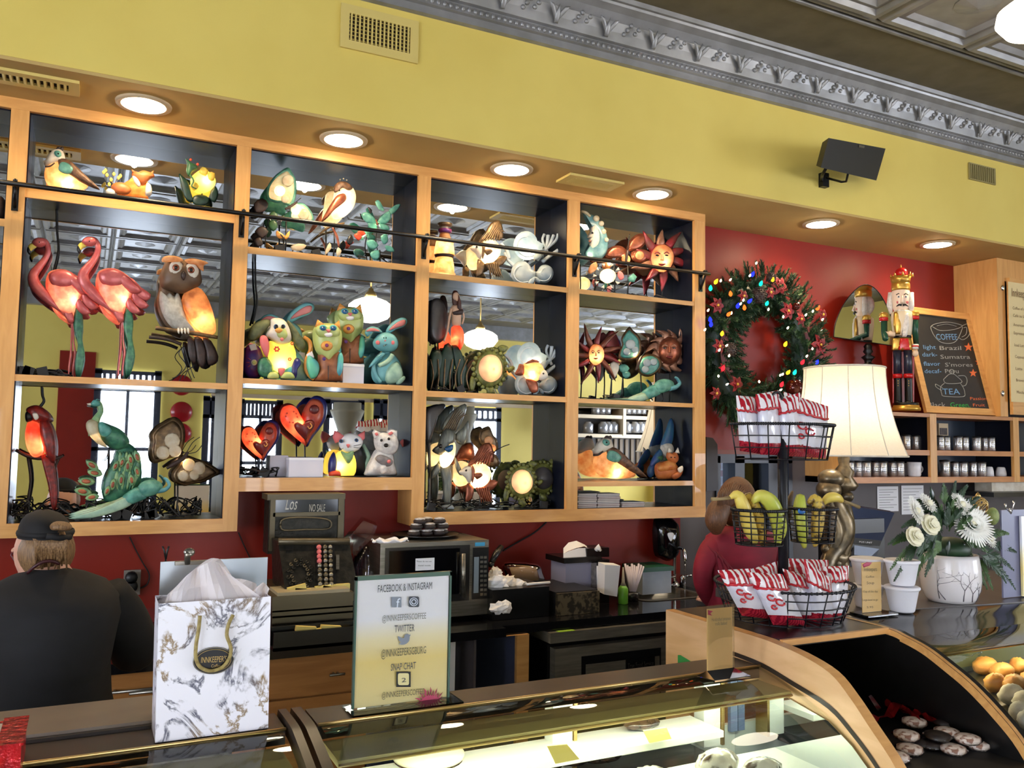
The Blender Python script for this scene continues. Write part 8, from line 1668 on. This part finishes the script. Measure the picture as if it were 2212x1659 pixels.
# laptop / terminal behind
MYY=3.2; tm_=thing('terminal_screen','dark blue touch terminal screen tilted behind the lamp','screen',(at(1870,1180,Y=MYY).x,MYY,LZ)); sp=lambda x,y,o=0: at(x,y,pl=(V((0,MYY-o,1.1)),V((0,-1,.35)).normalized()))
o_=[(1832,1092),(1932,1108),(1905,1168),(1832,1160)]; P=[sp(*q) for q in o_]
mk('screen_panel',G().hexa(P+[p+V((0,.03,.01)) for p in P]),M('screen_blue',(32,44,72),.15),tm_); P=[sp(*q) for q in ((1832,1160),(1905,1168),(1900,1180),(1832,1172))]; mk('bezel',G().hexa(P+[p+V((0,.03,.01)) for p in P]),BLACK,tm_)
txt('POS UNIT',sp(1856,1172,.003),sp(1884,1174,.003),.008,WHT,tm_); P=[sp(*q) for q in ((1832,1176),(1886,1184),(1868,1200),(1832,1196))]; mk('keyboard_deck',G().hexa([V((p.x,p.y-.04,max(p.z,LZ+.004))) for p in P]+[V((p.x,p.y+.06,LZ+.001)) for p in P]),M('silver_deck',(130,140,160),.3,metal=.5),tm_)
mk('base',G().box((P[0].x-.1,MYY+.05,LZ+.001),(P[1].x+.12,MYY+.14,sp(1870,1120).z)),BLACK,tm_)
# clear vase with silver leaf and yellow brochure at the right edge
t=thing('brochure_holder','clear acrylic brochure holder with frosted sheet at the right edge','holder',(at(2185,1290,Y=1.83).x,1.85,TZ2)); a=at(2163,1102,Y=1.86);b=at(2260,1285,Y=1.86)
mk('frosted_panel',G().box((a.x,1.86,TZ2+.002),(a.x+.14,1.866,a.z)),M('frosted_lavender',(150,154,186),.3,trans=.4),t); mk('yellow_brochure',G().box((at(2205,1120,Y=1.85).x,1.848,TZ2+.004),(at(2250,1120,Y=1.85).x+.05,1.856,at(2205,1115,Y=1.85).z)),sm_,t)
for (x,y) in((2172,1088),(2190,1082),(2182,1098)): mk('silver_sprig',G().tube([at(2184,1110,Y=1.84),at(x,y+8,Y=1.84),at(x,y,Y=1.84)],[.002,.0025,.005],6),CHROME,t)
# ================================================================ people
def body(name,joints,edges,mat,parent,sub=2,root=0):
    me=bpy.data.meshes.new(name); o0=base(parent); me.from_pydata([V(j[0])-o0 for j in joints],edges,[])
    o=bpy.data.objects.new(name,me); C.objects.link(o); o.parent=parent; me.materials.append(mat)
    s=o.modifiers.new('skin','SKIN'); s.use_smooth_shade=True
    sv=me.skin_vertices[0] if me.skin_vertices else None
    if not me.skin_vertices:
        bpy.context.view_layer.objects.active=o
    for i,j in enumerate(joints):
        r=j[1]; r=r if hasattr(r,'__len__') else (r,r); me.skin_vertices[0].data[i].radius=r; me.skin_vertices[0].data[i].use_root=(i==root)
    u=o.modifiers.new('sub','SUBSURF'); u.levels=sub; u.render_levels=sub
    return o
SKIN=M('skin',(214,166,142),.55,c2=(206,154,132),scale=14); BSH=M('black_tshirt',(15,15,17),.85,c2=(21,21,24),scale=7,bump=1,stretch=(1,1,2.4)); JEAN=M('dark_trousers',(26,26,32),.8)
HAIRB=M('dark_blond_hair',(150,116,78),.5,c2=(104,76,48),scale=40,stretch=(8,8,.6),bump=.6); HAIRR=M('auburn_brown_hair',(120,80,50),.45,c2=(78,50,32),scale=40,stretch=(8,8,.6),bump=.6)
CAPM=M('black_cap',(16,16,19),.8); REDS=M('crimson_blouse',(140,18,42),.75,c2=(118,14,36),scale=7,bump=1,stretch=(1,1,2))
def loft(g,c,secs,n=28):   # secs: (dx,dy,z,rx,ry,pow)
    rows=[]
    for (dx,dy,z,rx,ry) in secs:
        rows.append([V((c[0]+dx+rx*math.cos(a),c[1]+dy+ry*math.sin(a),z)) for a in [k*2*PI/n for k in range(n+1)]])
    g.sheet(rows); m=len(rows); return g
# woman 1: back view, leaning over the back counter, left
PY=2.62; w1=thing('person','woman seen from behind in a black shirt and black cap with short blond ponytail','person',(-.05,PY,0))
q=lambda x,y,Y=PY: at(x,y,Y=Y)
nk_=q(118,1235); hd=q(96,1185)
sh=q(150,1290)
cxm=q(120,1400).x
def sx(px): return q(px,1300).x
g=G()
secs=[]
for (xl,xr,y,ry) in ((-40,262,1700,.13),(-30,256,1600,.135),(-28,240,1520,.14),(-32,238,1450,.15),(-40,250,1390,.155),(-44,262,1340,.15),(-42,258,1300,.14),(-22,232,1270,.12),(20,190,1250,.10),(52,158,1240,.075),(62,148,1232,.06)):
    a=q(xl,y);b=q(xr,y); secs.append(((a.x+b.x)/2,PY+.0+(.05 if y<1300 else 0),a.z,(b.x-a.x)/2,ry))
loft(g,(0,0),secs); 
def limb(g,P,n=14): 
    PP=cr([tuple(p)+(r,) for p,r in P],4,False); g.tube([V(p[:3]) for p in PP],[p[3] for p in PP],n)
mk('shirt',g,BSH,w1)
g=G(); limb(g,[(q(228,1285,PY+.03),.062),(q(262,1330,PY+.06),.066),(q(286,1385,PY+.10),.066),(q(288,1410,PY+.14),.062)]); mk('sleeve',g,BSH,w1)
g=G(); limb(g,[(q(-10,1285,PY+.03),.062),(q(-44,1330,PY+.06),.066),(q(-56,1390,PY+.12),.062)]); mk('sleeve',g,BSH,w1)
g=G(); limb(g,[(q(288,1400,PY+.12),.046),(q(292,1418,PY+.18),.040),(q(270,1412,PY+.34),.034),(q(262,1404,PY+.42),.026)]); mk('forearm',g,SKIN,w1)
# hand with fingers
def hand(g,c,d,n_,s=1):
    d=d.normalized(); n_=n_.normalized(); u=d.cross(n_).normalized(); g.tube([c,c+d*.04*s,c+d*.075*s],[.022*s,.030*s,.026*s],10,flat=.5)
    for i,l in enumerate((.060,.070,.066,.050)): b0=c+d*.07*s+u*(-.024+.016*i)*s; g.tube([b0,b0+d*l*.45*s,b0+d*l*.75*s-n_*.012*s,b0+d*l*.9*s-n_*.026*s],[.009*s,.0085*s,.008*s,.006*s],7)
    b0=c+d*.02*s-u*.026*s; g.tube([b0,b0+d*.022*s-u*.018*s,b0+d*.05*s-u*.022*s-n_*.008*s],[.010*s,.010*s,.007*s],7)
g=G(); hand(g,q(262,1404,PY+.42),V((-.4,1,-.1)),V((0,0,1))); mk('hand',g,SKIN,w1)
g=G(); limb(g,[(q(108,1252,PY+.05),.062),(q(100,1225,PY+.06),.052),(q(96,1205,PY+.07),.05)]); mk('neck',g,SKIN,w1)
HR=.078; hc=q(92,1180,PY+.09)
g=G(); g.blob(hc+V((0,.01,-.014)),.070,.085,.092,n=24,m=16); 
mk('head',g,SKIN,w1)
mk('ear',G().puff([q(x,y,PY+.05) for x,y in cr([(43,1182),(50,1176),(57,1184),(56,1198),(50,1208),(45,1200)],3)],.010),SKIN,w1)
mk('nose',G().tube([hc+V((-.052,.07,.0)),hc+V((-.07,.095,-.02)),hc+V((-.06,.085,-.035))],[.008,.012,.01],8),SKIN,w1); mk('chin',G().blob(hc+V((-.02,.06,-.08)),.04,.04,.035),SKIN,w1)
mk('mouth',G().tube([hc+V((-.055,.075,-.055)),hc+V((-.035,.092,-.058)),hc+V((-.01,.096,-.056))],.004,6),m_rose,w1)
for dx in(-.045,.0): mk('eye',G().blob(hc+V((dx,.085,.0)),.008,.006,.006,n=8,m=6),m_eye,w1)
mk('glasses',G().tube([q(50,1181,PY+.04),q(38,1186,PY+.10),q(30,1192,PY+.15),q(27,1196,PY+.19)],.0032,6).tube([q(26,1190,PY+.19),q(24,1200,PY+.19),q(32,1212,PY+.18),q(36,1204,PY+.17),q(30,1190,PY+.185)],.0028,6),M('dark_red_frame',(90,20,30),.3),w1)
g=G(); g.blob(hc+V((.010,-.012,-.012)),.072,.082,.078,n=24,m=14); g.v=[v for v in g.v]; mk('hair',g,HAIRB,w1)
R4=random.Random(3)
for i in range(26):
    x0=70+i*2.6; mk('hair_strand',G().tube([q(x0,1150,PY-.02),q(x0+8,1172,PY-.035),q(x0+10+R4.uniform(-4,6),1196,PY-.02),q(x0+8+R4.uniform(-10,8),1222+R4.uniform(-12,10),PY+.0)],[.006,.006,.005,.002],5),HAIRB,w1)
# cap
g=G(); rows=[]
for (y,hw,cx0,ry) in((1162,61,97,.104),(1150,60,96,.106),(1138,57,96,.104),(1124,50,95,.096),(1112,38,94,.08),(1104,18,93,.045),(1102,3,93,.01)):
    a=q(cx0-hw,y,PY+.05);b=q(cx0+hw,y,PY+.05); rows.append([V(((a.x+b.x)/2+(b.x-a.x)/2*math.cos(t),PY+.065+ry*math.sin(t),a.z)) for t in [k_*2*PI/28 for k_ in range(29)]])
g.sheet(rows); cp_=mk('cap',g,CAPM,w1); mk('cap_band',G().tube([r_*1 for r_ in [V((v.x,v.y,v.z+.012)) for v in rows[0]]],.008,6,flat=.5),CAPM,cp_)
mk('hair_bun',G().puff([q(x,y,PY-.045) for x,y in cr([(108,1134),(122,1126),(146,1128),(156,1138),(148,1146),(124,1146),(110,1144)],3)],.03),HAIRB,w1)
mk('cap_strap',G().tube([q(100,1158,PY-.045),q(128,1162,PY-.045),q(152,1160,PY-.02)],.008,7),CAPM,cp_)
mk('neck_cord',G().tube([q(x,y,PY+Y_) for x,y,Y_ in cr([(60,1238,0),(72,1226,-.015),(92,1214,-.02),(112,1212,-.02),(128,1218,-.01)],3,False)],.0045,6),M('dark_red_cord',(60,14,22),.5),w1)
g=G(); loft(g,(0,0),[(cxm-.07,PY,.02,.08,.07),(cxm-.08,PY,.45,.08,.08),(cxm-.07,PY,.80,.11,.11)]); loft(g,(0,0),[(cxm+.09,PY,.02,.08,.07),(cxm+.09,PY,.45,.08,.08),(cxm+.07,PY,.80,.11,.11)]); mk('trousers',g,JEAN,w1)
for dx in(-.08,.09): mk('shoe',G().blob((cxm+dx,PY+.05,.045),.05,.13,.045),BLACK,w1)
# woman 2: crimson blouse at the sink
P2=3.02; w2=thing('person','woman in a crimson blouse with brown ponytail standing at the sink behind the bananas','person',(at(1590,1200,Y=P2).x,P2,0)); q=lambda x,y,Y=P2: at(x,y,Y=Y)
g=G(); secs=[]
for (xl,xr,y,ry) in ((1522,1672,1500,.14),(1528,1668,1430,.135),(1532,1664,1370,.135),(1530,1664,1310,.14),(1526,1668,1260,.145),(1520,1676,1210,.14),(1514,1684,1180,.13),(1518,1680,1160,.115),(1540,1660,1146,.09),(1562,1634,1136,.06)):
    a=q(xl,y);b=q(xr,y); secs.append(((a.x+b.x)/2,P2,a.z,(b.x-a.x)/2*.84,ry*.9))
loft(g,(0,0),secs); mk('blouse',g,REDS,w2)
g=G(); limb(g,[(q(1550,1172),.048),(q(1534,1190),.050),(q(1519,1225),.043),(q(1519,1262,P2+.02),.041),(q(1532,1290,P2+.08),.038),(q(1540,1300,P2+.14),.034)]); mk('sleeve',g,REDS,w2)
g=G(); limb(g,[(q(1650,1168),.050),(q(1672,1200),.054),(q(1676,1250),.048),(q(1676,1300,P2+.08),.048)]); mk('sleeve',g,REDS,w2)
g=G(); hand(g,q(1540,1300,P2+.13),V((.3,1,.1)),V((0,0,1))); mk('hand',g,SKIN,w2)
for k_ in range(4): mk('blouse_fold',G().tube([q(1528+k_*9,1178+k_*6,P2-.13),q(1546+k_*12,1196+k_*12,P2-.142),q(1552+k_*16,1230+k_*14,P2-.146)],[.002,.006,.002],6),REDS,w2)
hc=q(1588,1086,P2+.02); mk('head',G().blob(hc+V((.012,.02,-.012)),.060,.075,.095,n=24,m=16),SKIN,w2); g=G(); limb(g,[(q(1596,1146,P2+.02),.055),(q(1592,1120,P2+.02),.05)]); mk('neck',g,SKIN,w2)
g=G(); g.blob(hc+V((.0,-.014,.002)),.082,.094,.118,n=26,m=16); hr=mk('hair',g,HAIRR,w2)
g=G(); limb(g,[(q(1560,1092,P2-.05),.045),(q(1550,1108,P2-.06),.05),(q(1546,1130,P2-.06),.045),(q(1548,1150,P2-.05),.022)]); mk('ponytail',g,HAIRR,w2)
for i in range(14): mk('hair_strand',G().tube([q(1558+i*4.6,1040+abs(i-6)*2.4,P2-.05),q(1552+i*4,1066,P2-.09),q(1550+i*2.2,1092,P2-.095)],[.003,.005,.003],5),HAIRR,w2)
mk('ear',G().blob(hc+V((-.072,.01,-.02)),.010,.016,.022),SKIN,w2); mk('nose',G().tube([hc+V((-.01,.10,.02)),hc+V((-.01,.125,-.015))],[.008,.013],8),SKIN,w2); mk('mouth',G().tube([hc+V((-.03,.108,-.05)),hc+V((-.01,.114,-.052)),hc+V((.01,.108,-.05))],.004,6),m_rose,w2)
for dx in(-.035,.02): mk('eye',G().blob(hc+V((dx,.106,.01)),.009,.006,.006,n=8,m=6),m_eye,w2)
mk('hair_clip',G().blob(q(1531,1122,P2-.05),.012,.006,.014),WHT,w2)
cxm=q(1598,1400).x; g=G(); loft(g,(0,0),[(cxm-.09,P2,.02,.08,.07),(cxm-.09,P2,.45,.08,.08),(cxm-.06,P2,.80,.11,.12)]); loft(g,(0,0),[(cxm+.09,P2,.02,.08,.07),(cxm+.09,P2,.45,.08,.08),(cxm+.06,P2,.80,.11,.12)]); mk('trousers',g,JEAN,w2)
for dx in(-.09,.09): mk('shoe',G().blob((cxm+dx,P2+.05,.045),.05,.13,.045),BLACK,w2)
